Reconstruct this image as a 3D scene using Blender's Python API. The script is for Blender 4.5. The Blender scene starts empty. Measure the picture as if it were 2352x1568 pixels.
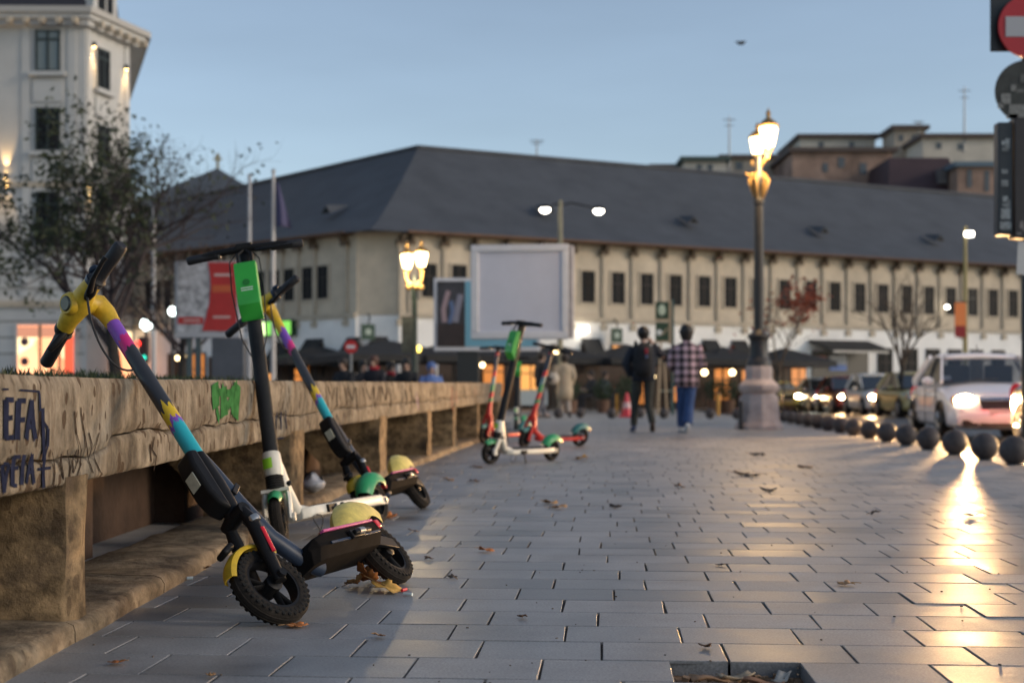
import bpy, bmesh, math, random
from mathutils import Vector, Matrix, noise as mnoise
R = math.radians
random.seed(11)
S = bpy.context.scene
C = S.collection
# ---------------------------------------------------------------- camera, sky, sun, exposure
F, HZ, CX, CH = 3200.0, 905.0, 1176.0, 0.62      # focal length / horizon row / centre column of the photo (2352 px wide), eye height
cam = bpy.data.cameras.new('camera')
camo = bpy.data.objects.new('camera', cam); C.objects.link(camo)
camo.location = (0, 0, CH); camo.rotation_euler = (R(90), 0, 0)
cam.sensor_width = 36; cam.lens = F / 2352 * 36; cam.shift_y = (HZ - 784) / 2352
cam.clip_start = 0.05; cam.clip_end = 3000
cam.dof.use_dof = True; cam.dof.focus_distance = 4.0; cam.dof.aperture_fstop = 3.2; cam.dof.aperture_blades = 9
S.camera = camo
SUN_EL, SUN_AZ = 18, 104
w = bpy.data.worlds.new('World'); S.world = w; w.use_nodes = True
nt = w.node_tree
bg = nt.nodes['Background']
sky = nt.nodes.new('ShaderNodeTexSky'); sky.sky_type = 'NISHITA'; sky.sun_disc = False
sky.sun_elevation = R(SUN_EL); sky.sun_rotation = R(SUN_AZ)
sky.air_density = 1.0; sky.dust_density = 0.8; sky.ozone_density = 2.0; sky.altitude = 100
mixc = nt.nodes.new('ShaderNodeMix'); mixc.data_type = 'RGBA'; mixc.blend_type = 'MULTIPLY'
mixc.inputs['Factor'].default_value = 1.0; mixc.inputs['B'].default_value = (.97, 1.0, 1.02, 1)
hs = nt.nodes.new('ShaderNodeHueSaturation'); hs.inputs['Saturation'].default_value = 0.74
nt.links.new(sky.outputs[0], hs.inputs['Color']); nt.links.new(hs.outputs[0], mixc.inputs['A'])
tcw = nt.nodes.new('ShaderNodeTexCoord'); mpw = nt.nodes.new('ShaderNodeMapping'); mpw.inputs['Scale'].default_value = (2.2, 2.2, 11)
nzw = nt.nodes.new('ShaderNodeTexNoise'); nzw.inputs['Scale'].default_value = 1.6; nzw.inputs['Detail'].default_value = 5
mrw = nt.nodes.new('ShaderNodeMapRange'); mrw.inputs[1].default_value = .3; mrw.inputs[2].default_value = .7; mrw.inputs[3].default_value = .95; mrw.inputs[4].default_value = 1.05
mxw = nt.nodes.new('ShaderNodeMix'); mxw.data_type = 'RGBA'; mxw.blend_type = 'MULTIPLY'; mxw.inputs['Factor'].default_value = 1      # faint thin cloud all over the sky
nt.links.new(tcw.outputs['Generated'], mpw.inputs['Vector']); nt.links.new(mpw.outputs[0], nzw.inputs['Vector']); nt.links.new(nzw.outputs['Fac'], mrw.inputs[0])
nt.links.new(mixc.outputs['Result'], mxw.inputs['A']); nt.links.new(mrw.outputs[0], mxw.inputs['B'])
nt.links.new(mxw.outputs['Result'], bg.inputs[0]); bg.inputs[1].default_value = 0.115
sl = bpy.data.lights.new('sun', 'SUN'); so = bpy.data.objects.new('sun', sl); C.objects.link(so)
sl.energy = 0.9; sl.angle = R(12); sl.color = (1.0, 0.80, 0.60)
sv = Vector((math.sin(R(SUN_AZ)) * math.cos(R(SUN_EL)), math.cos(R(SUN_AZ)) * math.cos(R(SUN_EL)), math.sin(R(SUN_EL))))
so.rotation_euler = sv.to_track_quat('Z', 'Y').to_euler()
vs = S.view_settings
vs.view_transform = 'Standard'; vs.look = 'None'; vs.gamma = 1; vs.use_curve_mapping = False
vs.exposure = 0.5
S.render.engine = 'CYCLES'
S.cycles.use_denoising = True
S.cycles.max_bounces = 6; S.cycles.glossy_bounces = 3; S.cycles.transmission_bounces = 4
S.cycles.sample_clamp_indirect = 6
# ---------------------------------------------------------------- helpers
def P(x, y, d): return Vector(((x - CX) * d / F, d, CH + (HZ - y) * d / F))     # photo pixel at a known depth
def G(x, y): d = F * CH / (y - HZ); return Vector(((x - CX) * d / F, d, 0))       # photo pixel on the ground
def Zat(y, d): return CH + (HZ - y) * d / F
def Xat(x, d): return (x - CX) * d / F
MATS = {}
def mat(name, col, rough=0.6, metal=0.0, vary=0.0, vscale=8.0, bump=0.0, bscale=60.0, emit=None, estr=0.0, coat=0.0, spec=0.5, alpha=None, trans=0.0, rvary=0.0):
    if name in MATS: return MATS[name]
    m = bpy.data.materials.new(name); m.use_nodes = True; n = m.node_tree; b = n.nodes['Principled BSDF']
    b.inputs['Base Color'].default_value = (*col, 1); b.inputs['Roughness'].default_value = rough; b.inputs['Metallic'].default_value = metal
    b.inputs['Coat Weight'].default_value = coat; b.inputs['Specular IOR Level'].default_value = spec
    if trans: b.inputs['Transmission Weight'].default_value = trans
    if emit: b.inputs['Emission Color'].default_value = (*emit, 1); b.inputs['Emission Strength'].default_value = estr
    if vary or bump or rvary: tc = n.nodes.new('ShaderNodeTexCoord')
    if vary or rvary:
        nz = n.nodes.new('ShaderNodeTexNoise'); nz.inputs['Scale'].default_value = vscale; nz.inputs['Detail'].default_value = 6; nz.inputs['Roughness'].default_value = .65
        n.links.new(tc.outputs['Object'], nz.inputs['Vector'])
    if vary:
        rp = n.nodes.new('ShaderNodeValToRGB')
        rp.color_ramp.elements[0].position = .3; rp.color_ramp.elements[1].position = .7
        rp.color_ramp.elements[0].color = (*[max(0, c * (1 - vary)) for c in col], 1); rp.color_ramp.elements[1].color = (*[min(1, c * (1 + vary * .7)) for c in col], 1)
        n.links.new(nz.outputs['Fac'], rp.inputs['Fac']); n.links.new(rp.outputs['Color'], b.inputs['Base Color'])
    if rvary:
        mr = n.nodes.new('ShaderNodeMapRange'); mr.inputs[1].default_value = .3; mr.inputs[2].default_value = .7
        mr.inputs[3].default_value = max(.02, rough - rvary); mr.inputs[4].default_value = min(1, rough + rvary)
        n.links.new(nz.outputs['Fac'], mr.inputs[0]); n.links.new(mr.outputs[0], b.inputs['Roughness'])
    if bump:
        nb = n.nodes.new('ShaderNodeTexNoise'); nb.inputs['Scale'].default_value = bscale; nb.inputs['Detail'].default_value = 5
        n.links.new(tc.outputs['Object'], nb.inputs['Vector'])
        bp = n.nodes.new('ShaderNodeBump'); bp.inputs['Strength'].default_value = bump; bp.inputs['Distance'].default_value = .01
        n.links.new(nb.outputs['Fac'], bp.inputs['Height']); n.links.new(bp.outputs['Normal'], b.inputs['Normal'])
    MATS[name] = m; return m
def emat(name, col, s): return mat(name, (.02, .02, .02), .4, emit=col, estr=s)
def frame(z):
    z = z.normalized(); a = Vector((0, 0, 1)) if abs(z.z) < .9 else Vector((1, 0, 0))
    x = a.cross(z).normalized(); return x, z.cross(x)
class MB:
    def __init__(s): s.v = []; s.f = []; s.m = []; s.mi = 0
    def add(s, vs, fs, M=None):
        o = len(s.v)
        s.v += [tuple(M @ Vector(q)) if M else tuple(q) for q in vs]
        s.f += [tuple(o + i for i in f) for f in fs]; s.m += [s.mi] * len(fs); return s
    def box(s, c, size, M=None, taper=(1, 1)):
        x, y, z = [q / 2 for q in size]; tx, ty = taper
        vs = [(-x, -y, -z), (x, -y, -z), (x, y, -z), (-x, y, -z), (-x * tx, -y * ty, z), (x * tx, -y * ty, z), (x * tx, y * ty, z), (-x * tx, y * ty, z)]
        T = Matrix.Translation(c) @ M if M else Matrix.Translation(c)
        return s.add(vs, [(3, 2, 1, 0), (4, 5, 6, 7), (0, 1, 5, 4), (1, 2, 6, 5), (2, 3, 7, 6), (3, 0, 4, 7)], T)
    def bb(s, x0, x1, y0, y1, z0, z1): return s.box(((x0 + x1) / 2, (y0 + y1) / 2, (z0 + z1) / 2), (abs(x1 - x0), abs(y1 - y0), abs(z1 - z0)))
    def tube(s, pts, r, n=8, caps=True, ell=None, up=None, closed=False):
        pts = [Vector(p) for p in pts]; k = len(pts)
        rs = r if isinstance(r, (list, tuple)) else [r] * k
        vs = []; px = None
        for i, p in enumerate(pts):
            if closed: t = pts[(i + 1) % k] - pts[i - 1]
            else: t = pts[min(i + 1, k - 1)] - pts[max(i - 1, 0)]
            if t.length < 1e-9: t = Vector((0, 0, 1))
            t.normalize()
            if up is not None: u = Vector(up)
            else: u = px if px is not None else frame(t)[0]
            x = (u - t * u.dot(t))
            x = x.normalized() if x.length > 1e-6 else frame(t)[0]
            y = t.cross(x); px = x
            rr = rs[i]; rx, ry = (rr if isinstance(rr, (tuple, list)) else (rr, rr))
            for j in range(n):
                a = 2 * math.pi * j / n
                vs.append(p + x * rx * math.cos(a) + y * ry * math.sin(a))
        fs = []
        for i in range(k if closed else k - 1):
            for j in range(n):
                a, b = i * n + j, i * n + (j + 1) % n; c, d = ((i + 1) % k) * n + (j + 1) % n, ((i + 1) % k) * n + j
                fs.append((a, b, c, d))
        if caps and not closed: fs += [tuple(range(n - 1, -1, -1)), tuple((k - 1) * n + j for j in range(n))]
        return s.add(vs, fs)
    def lathe(s, prof, n=24, c=(0, 0, 0), axis=(0, 0, 1), a0=0, a1=2 * math.pi, M=None):
        ax = Vector(axis).normalized(); x, y = frame(ax); c = Vector(c); vs = []; full = abs(a1 - a0 - 2 * math.pi) < 1e-6
        m = n if full else n + 1; k = len(prof)
        for j in range(m):
            a = a0 + (a1 - a0) * j / n; d = x * math.cos(a) + y * math.sin(a)
            vs += [c + d * q[0] + ax * q[1] for q in prof]
        fs = []
        for j in range(n):
            b = (j + 1) % m
            for i in range(k - 1): fs.append((j * k + i, b * k + i, b * k + i + 1, j * k + i + 1))
        return s.add(vs, fs, M)
    def sphere(s, c, r, n=16, m=10, sc=(1, 1, 1), M=None):
        prof = [(max(1e-4, math.sin(math.pi * i / m)) * r, -math.cos(math.pi * i / m) * r) for i in range(m + 1)]
        T = Matrix.Translation(c) @ (M or Matrix.Identity(4)) @ Matrix.Diagonal((*sc, 1))
        return s.lathe(prof, n, M=T)
    def prism(s, poly, ext):     # poly: 3-D points, ext: vector
        k = len(poly); e = Vector(ext); vs = [Vector(p) for p in poly] + [Vector(p) + e for p in poly]
        return s.add(vs, [tuple(range(k - 1, -1, -1)), tuple(range(k, 2 * k))] + [(i, (i + 1) % k, k + (i + 1) % k, k + i) for i in range(k)])
    def grid(s, fn, nu, nv):     # fn(u,v)->point
        vs = [fn(i / nu, j / nv) for i in range(nu + 1) for j in range(nv + 1)]
        return s.add(vs, [(i * (nv + 1) + j, (i + 1) * (nv + 1) + j, (i + 1) * (nv + 1) + j + 1, i * (nv + 1) + j + 1) for i in range(nu) for j in range(nv)])
    def build(s, name, m, parent=None, smooth=40, bev=0, xf=None, seg=2, fixn=True):
        me = bpy.data.meshes.new(name)
        vs = [tuple(xf @ Vector(q)) for q in s.v] if xf else s.v
        me.from_pydata(vs, [], s.f)
        ms = m if isinstance(m, (list, tuple)) else [m]
        for q in ms: me.materials.append(q)
        if len(ms) > 1: me.polygons.foreach_set('material_index', s.m)
        if fixn:
            b = bmesh.new(); b.from_mesh(me); bmesh.ops.recalc_face_normals(b, faces=b.faces); b.to_mesh(me); b.free()
        if smooth:
            me.polygons.foreach_set('use_smooth', [True] * len(me.polygons)); me.set_sharp_from_angle(angle=R(smooth))
        me.update()
        o = bpy.data.objects.new(name, me); C.objects.link(o); o.parent = parent
        if bev:
            q = o.modifiers.new('bevel', 'BEVEL'); q.width = bev; q.segments = seg; q.limit_method = 'ANGLE'; q.angle_limit = R(35)
        return o
def tag(o, label, cat=None, group=None, kind=None):
    if label: o['label'] = label
    if cat: o['category'] = cat
    if group: o['group'] = group
    if kind: o['kind'] = kind
    return o
def thing(name, label, cat, loc=(0, 0, 0), rz=0, group=None):
    o = bpy.data.objects.new(name, None); C.objects.link(o); o.location = loc; o.rotation_euler = (0, 0, rz); o.empty_display_size = .1
    return tag(o, label, cat, group)
def copy_tree(o, parent=None):
    c = o.copy(); C.objects.link(c); c.parent = parent
    for ch in list(o.children): copy_tree(ch, c)
    return c
def inst(src, name, parent=None, M=None):     # another object on the same mesh
    o = bpy.data.objects.new(name, src.data); C.objects.link(o); o.parent = parent
    for md in src.modifiers:
        q = o.modifiers.new(md.name, md.type)
        if md.type == 'BEVEL': q.width = md.width; q.segments = md.segments; q.limit_method = 'ANGLE'; q.angle_limit = md.angle_limit
    if M: o.matrix_local = M
    return o
def rotz(a): return Matrix.Rotation(a, 4, 'Z')
def nz(x, y=0, z=0): return mnoise.noise(Vector((x, y, z)))
# ================================================================ GROUND
def stone_nodes(name, col, rough, per='object', dark=.68, bumps=.25, spec=.5):
    m = bpy.data.materials.new(name); m.use_nodes = True; n = m.node_tree; b = n.nodes['Principled BSDF']
    L = n.links.new; N = n.nodes.new
    tc = N('ShaderNodeTexCoord')
    if per == 'object': src = N('ShaderNodeObjectInfo').outputs['Random']
    else: src = N('ShaderNodeNewGeometry').outputs['Random Per Island']
    geo = N('ShaderNodeNewGeometry')
    n1 = N('ShaderNodeTexNoise'); n1.inputs['Scale'].default_value = 160; n1.inputs['Detail'].default_value = 4; L(geo.outputs['Position'], n1.inputs['Vector'])
    n2 = N('ShaderNodeTexNoise'); n2.inputs['Scale'].default_value = 2.3; n2.inputs['Detail'].default_value = 6; n2.inputs['Roughness'].default_value = .6; L(geo.outputs['Position'], n2.inputs['Vector'])
    r0 = N('ShaderNodeValToRGB'); r0.color_ramp.elements[0].color = (*[c * dark for c in col], 1); r0.color_ramp.elements[1].color = (*[min(1, c * 1.22) for c in col], 1); L(src, r0.inputs['Fac'])
    e = r0.color_ramp.elements.new(.12); e.color = (col[0] * .72, col[1] * .71, col[2] * .7, 1); e = r0.color_ramp.elements.new(.17); e.color = (*[c * .9 for c in col], 1)
    def mul(a, fac_out, lo, hi, p0=.3, p1=.7):
        mr = N('ShaderNodeMapRange'); mr.inputs[1].default_value = p0; mr.inputs[2].default_value = p1; mr.inputs[3].default_value = lo; mr.inputs[4].default_value = hi; L(fac_out, mr.inputs[0])
        mx = N('ShaderNodeMix'); mx.data_type = 'RGBA'; mx.blend_type = 'MULTIPLY'; mx.inputs['Factor'].default_value = 1
        L(a, mx.inputs['A']); L(mr.outputs[0], mx.inputs['B']); return mx.outputs['Result']
    c1 = mul(r0.outputs['Color'], n1.outputs['Fac'], .68, 1.25); c2 = mul(c1, n2.outputs['Fac'], .58, 1.16)
    L(c2, b.inputs['Base Color'])
    ad = N('ShaderNodeMath'); ad.operation = 'MULTIPLY_ADD'; ad.inputs[1].default_value = .16; ad.inputs[2].default_value = rough - .16
    ad2 = N('ShaderNodeMath'); ad2.operation = 'MULTIPLY_ADD'; ad2.inputs[1].default_value = .28; L(n2.outputs['Fac'], ad2.inputs[0])
    L(src, ad.inputs[0]); L(ad.outputs[0], ad2.inputs[2]); L(ad2.outputs[0], b.inputs['Roughness'])
    bp = N('ShaderNodeBump'); bp.inputs['Strength'].default_value = bumps; bp.inputs['Distance'].default_value = .002
    n3 = N('ShaderNodeTexNoise'); n3.inputs['Scale'].default_value = 9; n3.inputs['Detail'].default_value = 3; L(geo.outputs['Position'], n3.inputs['Vector'])
    sm = N('ShaderNodeMath'); sm.operation = 'MULTIPLY_ADD'; sm.inputs[1].default_value = 3.0; L(n3.outputs['Fac'], sm.inputs[0]); L(n1.outputs['Fac'], sm.inputs[2])
    L(sm.outputs[0], bp.inputs['Height']); L(bp.outputs['Normal'], b.inputs['Normal'])
    b.inputs['Specular IOR Level'].default_value = spec
    return m
TILE = stone_nodes('granite_paver', (.265, .263, .262), .38, 'object')
TILE2 = stone_nodes('granite_paver_far', (.265, .263, .262), .38, 'island')
SOIL = mat('joint_soil', (.21, .125, .07), .95, vary=.5, vscale=30, bump=.6, bscale=90)
b = MB(); b.add([(-400, -20, -.2), (400, -20, -.2), (400, 1400, -.2), (-400, 1400, -.2)], [(0, 1, 2, 3)])
tag(b.build('ground', mat('far_ground', (.10, .095, .09), .9, vary=.3, vscale=.4), smooth=0), None, kind='structure')
b = MB(); b.add([(-1.3, 1.0, -.036), (5.7, 1.0, -.036), (5.9, 30, -.036), (-1.3, 30, -.036)], [(0, 1, 2, 3)])
tag(b.build('paving_bed', SOIL, smooth=0), None, kind='structure')
pave = bpy.data.objects.new('pavement', None); C.objects.link(pave); tag(pave, 'grey granite block pavement with open dark joints', kind='structure')
TW, TD, K = .296, .236, math.atan(-.07)
def kerb_x(d):
    pts = [(-5, -1.12), (5.1, -1.12), (7, -1.1), (8.82, -1.067), (10.5, -.965), (13.14, -.768), (15.03, -.66), (18.5, -.417), (21, -.2), (24, .05)]
    for (a, xa), (c, xc) in zip(pts, pts[1:]):
        if d <= c: return xa + (xc - xa) * (d - a) / (c - a)
    return pts[-1][1]
def road_x(d): return 4.62 + .055 * (d - 12.3) + .22
HOLE = G(1790, 1552)
tb = MB(); gp = .0024
tw, td, th = TW / 2 - gp, TD / 2 - gp, .035
bv = .0014
tb.add([(-tw, -td, -th), (tw, -td, -th), (tw, td, -th), (-tw, td, -th), (-tw, -td, -bv), (tw, -td, -bv), (tw, td, -bv), (-tw, td, -bv),
        (-tw + bv, -td + bv, 0), (tw - bv, -td + bv, 0), (tw - bv, td - bv, 0), (-tw + bv, td - bv, 0)],
       [(0, 1, 5, 4), (1, 2, 6, 5), (2, 3, 7, 6), (3, 0, 4, 7), (4, 5, 9, 8), (5, 6, 10, 9), (6, 7, 11, 10), (7, 4, 8, 11), (8, 9, 10, 11)])
proto = None; far = MB(); ntile = 0
rk = rotz(K); rng = random.Random(5)
cells = []
for j in range(-6, 128):
    for i in range(-26, 40):
        u = (i + (.5 if j % 2 else 0) + .12 * math.sin(j * 2.4)) * TW; v = 2.2 + j * TD
        p = rk @ Vector((u, v, 0)); d = p.y
        if d < 2.55 or d > 31 or p.x < kerb_x(d) - .1 or p.x > road_x(d) - .06: continue
        if abs(p.x) > .3675 * d + .35: continue
        cells.append((d, p))
cells.sort(key=lambda q: q[0]); gone = min(cells, key=lambda c: (c[1] - HOLE).length); cells.remove(gone); HOLE = gone[1].copy()
b = MB(); hx0, hx1, hy0, hy1 = HOLE.x - .155, HOLE.x + .155, HOLE.y - .125, HOLE.y + .125; jz = -.007
for x0, x1, y0, y1 in ((-1.25, hx0, 1.0, 30.9), (hx1, 5.72, 1.0, 30.9), (hx0, hx1, hy1, 30.9), (hx0, hx1, 1.0, hy0)): b.add([(x0, y0, jz), (x1, y0, jz), (x1, y1, jz), (x0, y1, jz)], [(0, 1, 2, 3)])
tag(b.build('joint_sand', mat('joint_sand', (.075, .055, .042), .95, vary=.4, vscale=12), smooth=0), None, kind='structure')
for d, p in cells:
    M = Matrix.Translation((p.x, p.y, rng.uniform(-.0009, .0006))) @ rotz(K + rng.uniform(-.012, .012)) @ Matrix.Rotation(rng.uniform(-.0018, .0018), 4, 'X') @ Matrix.Rotation(rng.uniform(-.0018, .0018), 4, 'Y') @ Matrix.Diagonal((rng.uniform(.989, 1.0), rng.uniform(.994, 1.0), 1, 1))
    inview = abs(p.x) < .3675 * d + .1 and d > 2.85
    if inview and ntile < 300:
        if proto is None: o = proto = tb.build('paving_stone', TILE, pave, smooth=0)
        else: o = inst(proto, 'paving_stone', pave)
        o.matrix_local = M; ntile += 1
    else: far.add(tb.v, tb.f, M)
tag(far.build('paving_stones_beyond', TILE2, pave, smooth=0, fixn=False), None, kind='stuff')
# plaza sheet beyond the modelled blocks: courses too far away to tell apart
pm = stone_nodes('plaza_paving', (.29, .28, .265), .42, 'object', bumps=.1)
b = MB(); b.add([(-60, 31, -.004), (5.75, 31, -.004), (7.2, 56, -.004), (60, 95, -.004), (-60, 120, -.004)], [(0, 1, 2, 3, 4)])
tag(b.build('plaza', pm, smooth=0), None, kind='structure')
ASPH = mat('asphalt', (.055, .055, .058), .48, vary=.35, vscale=3, bump=.35, bscale=150, rvary=.15)
b = MB(); b.add([(road_x(-2), -2, -.14), (40, -2, -.14), (60, 90, -.14), (7.2, 56, -.14), (road_x(31), 31, -.14)], [(0, 1, 2, 3, 4)])
tag(b.build('road', ASPH, smooth=0), None, kind='structure')
rkb = bpy.data.objects.new('road_kerb', None); C.objects.link(rkb); tag(rkb, 'granite kerb stones along the road edge', kind='structure')
KG = mat('granite_kerb', (.20, .20, .205), .55, vary=.2, vscale=20, bump=.2, bscale=90)
for i in range(26):
    a, c = 4 + i * 1.05, 4 + (i + 1) * 1.05 - .008
    b = MB(); b.prism([(road_x(a) + .09, a, -.2), (road_x(a) + .24, a, -.2), (road_x(c) + .24, c, -.2), (road_x(c) + .09, c, -.2)], (0, 0, .198)); b.build('kerb_stone', KG, rkb, smooth=0, bev=.012)
# hole where two blocks are missing: broken bits, grit, dead leaves inside
hb = MB(); q = random.Random(3)
for i in range(70):
    x, y = HOLE.x + q.uniform(-.14, .14), HOLE.y + q.uniform(-.11, .11); s = q.uniform(.004, .016)
    hb.box((x, y, -.035 + s * .5), (s * q.uniform(.6, 2.4), s, s * .7), rotz(q.uniform(0, 3)) @ Matrix.Rotation(q.uniform(-.5, .5), 4, 'X'))
tag(hb.build('rubble', mat('rubble', (.26, .16, .09), .9, vary=.6, vscale=60), smooth=0), 'brown grit and rubble in the hole where paving blocks are missing', kind='stuff')
for k, (dx, dy, a, col) in enumerate([(-.06, .01, .2, (.30, .17, .09)), (.05, -.02, -.3, (.26, .13, .07)), (.0, .05, .5, (.35, .27, .18)), (.1, .03, 1.2, (.4, .36, .3))]):
    b = MB(); b.grid(lambda u, v: (HOLE.x + dx + (u - .5) * .09 * math.cos(a) - (v - .5) * .03 * math.sin(a), HOLE.y + dy + (u - .5) * .09 * math.sin(a) + (v - .5) * .03 * math.cos(a), -.022 + .006 * math.sin(5 * u + k) + .004 * math.cos(7 * v)), 6, 3)
    o = b.build('wood_chip', mat('chip%d' % k, col, .85, vary=.4, vscale=40)); sd = o.modifiers.new('thick', 'SOLIDIFY'); sd.thickness = .003
    tag(o, ['light brown wood chip on the left in the paving hole', 'reddish dark chip in the middle of the paving hole', 'tan chip at the back of the paving hole', 'pale greyish chip on the right in the paving hole'][k], 'debris', 'chips in the paving hole')
# ================================================================ WALL (long stone bench wall on piers) AND KERB
def conc(name, col, stain=.55, pit=.5, streak=True):
    m = bpy.data.materials.new(name); m.use_nodes = True; n = m.node_tree; b = n.nodes['Principled BSDF']; L = n.links.new; N = n.nodes.new
    geo = N('ShaderNodeNewGeometry')
    mp = N('ShaderNodeMapping'); mp.inputs['Scale'].default_value = (6, 6, 4 if streak else 8); L(geo.outputs['Position'], mp.inputs['Vector'])
    n1 = N('ShaderNodeTexNoise'); n1.inputs['Scale'].default_value = 1.7; n1.inputs['Detail'].default_value = 7; n1.inputs['Roughness'].default_value = .65; L(mp.outputs[0], n1.inputs['Vector'])
    r1 = N('ShaderNodeValToRGB'); r1.color_ramp.elements[0].position = .36; r1.color_ramp.elements[1].position = .60
    r1.color_ramp.elements[0].color = (*[c * (1 - stain) for c in col], 1); r1.color_ramp.elements[1].color = (*[c * 1.12 for c in col], 1); L(n1.outputs['Fac'], r1.inputs['Fac'])
    n4 = N('ShaderNodeTexNoise'); n4.inputs['Scale'].default_value = 3.4; n4.inputs['Detail'].default_value = 8; n4.inputs['Roughness'].default_value = .68; L(geo.outputs['Position'], n4.inputs['Vector'])
    r4 = N('ShaderNodeValToRGB'); r4.color_ramp.elements[0].position = .35; r4.color_ramp.elements[1].position = .7
    r4.color_ramp.elements[0].color = (.52, .50, .48, 1); r4.color_ramp.elements[1].color = (1.08, 1.06, 1.05, 1); L(n4.outputs['Fac'], r4.inputs['Fac'])
    m4 = N('ShaderNodeMix'); m4.data_type = 'RGBA'; m4.blend_type = 'MULTIPLY'; m4.inputs['Factor'].default_value = 1; L(r1.outputs[0], m4.inputs['A']); L(r4.outputs[0], m4.inputs['B'])
    mp2 = N('ShaderNodeMapping'); mp2.inputs['Scale'].default_value = (1, 1, .55); L(geo.outputs['Position'], mp2.inputs['Vector'])
    vo = N('ShaderNodeTexVoronoi'); vo.inputs['Scale'].default_value = 23; L(mp2.outputs[0], vo.inputs['Vector'])
    n5 = N('ShaderNodeTexNoise'); n5.inputs['Scale'].default_value = 11; n5.inputs['Detail'].default_value = 2; L(geo.outputs['Position'], n5.inputs['Vector'])
    th = N('ShaderNodeMapRange'); th.inputs[1].default_value = .38; th.inputs[2].default_value = .62; th.inputs[3].default_value = .0; th.inputs[4].default_value = .42; L(n5.outputs['Fac'], th.inputs[0])
    lt = N('ShaderNodeMath'); lt.operation = 'LESS_THAN'; L(vo.outputs['Distance'], lt.inputs[0]); L(th.outputs[0], lt.inputs[1])
    pm_ = N('ShaderNodeMath'); pm_.operation = 'MULTIPLY'; pm_.inputs[1].default_value = pit; L(lt.outputs[0], pm_.inputs[0])
    m5 = N('ShaderNodeMix'); m5.data_type = 'RGBA'; m5.inputs['B'].default_value = (.05, .03, .018, 1); L(pm_.outputs[0], m5.inputs['Factor']); L(m4.outputs['Result'], m5.inputs['A'])
    mp3 = N('ShaderNodeMapping'); mp3.inputs['Scale'].default_value = (15, 15, 2.2) if streak else (7, 7, 7); L(geo.outputs['Position'], mp3.inputs['Vector'])
    n7 = N('ShaderNodeTexNoise'); n7.inputs['Scale'].default_value = 1; n7.inputs['Detail'].default_value = 5; n7.inputs['Roughness'].default_value = .7; L(mp3.outputs[0], n7.inputs['Vector'])
    r7 = N('ShaderNodeMapRange'); r7.inputs[1].default_value = .50; r7.inputs[2].default_value = .64; r7.inputs[3].default_value = 0; r7.inputs[4].default_value = .72; L(n7.outputs['Fac'], r7.inputs[0])
    m7 = N('ShaderNodeMix'); m7.data_type = 'RGBA'; m7.inputs['B'].default_value = (.07, .05, .035, 1); L(r7.outputs[0], m7.inputs['Factor']); L(m5.outputs['Result'], m7.inputs['A'])
    vo2 = N('ShaderNodeTexVoronoi'); vo2.inputs['Scale'].default_value = 62; L(mp2.outputs[0], vo2.inputs['Vector'])
    l2 = N('ShaderNodeMath'); l2.operation = 'LESS_THAN'; l2.inputs[1].default_value = .13; L(vo2.outputs['Distance'], l2.inputs[0]); l3 = N('ShaderNodeMath'); l3.operation = 'MULTIPLY'; l3.inputs[1].default_value = .6; L(l2.outputs[0], l3.inputs[0])
    m8 = N('ShaderNodeMix'); m8.data_type = 'RGBA'; m8.inputs['B'].default_value = (.10, .07, .045, 1); L(l3.outputs[0], m8.inputs['Factor']); L(m7.outputs['Result'], m8.inputs['A'])
    L(m8.outputs['Result'], b.inputs['Base Color']); b.inputs['Roughness'].default_value = .88; b.inputs['Specular IOR Level'].default_value = .25
    n6 = N('ShaderNodeTexNoise'); n6.inputs['Scale'].default_value = 38; n6.inputs['Detail'].default_value = 6; n6.inputs['Roughness'].default_value = .7; L(geo.outputs['Position'], n6.inputs['Vector'])
    sb = N('ShaderNodeMath'); sb.operation = 'SUBTRACT'; L(n6.outputs['Fac'], sb.inputs[0]); L(pm_.outputs[0], sb.inputs[1])
    bp = N('ShaderNodeBump'); bp.inputs['Strength'].default_value = .9; bp.inputs['Distance'].default_value = .010; L(sb.outputs[0], bp.inputs['Height']); L(bp.outputs['Normal'], b.inputs['Normal'])
    return m
CONC = conc('weathered_stone', (.30, .262, .205), stain=.6, pit=.92)
CONCP = conc('crumbling_pier', (.31, .22, .125), stain=.66, streak=False)
KERBM = conc('kerb_stone', (.30, .24, .165), stain=.45, pit=.5, streak=False)
wall = thing('stone_bench_wall', 'long weathered tan stone wall on open piers, covered in graffiti', 'wall', (0, 0, 0))
def wall_top(d): return .664 + .0075 * max(0, d - 4)
def wall_bot(d): return .392 + .0065 * max(0, d - 3.6)
def crackz(d): return .495 + .03 * nz(d * 1.3, 4) + .018 * nz(d * 5, 9) + .006 * nz(d * 22, 2) + .007 * max(0, d - 4) + (-.025 if d < 3.9 else 0)
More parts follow.
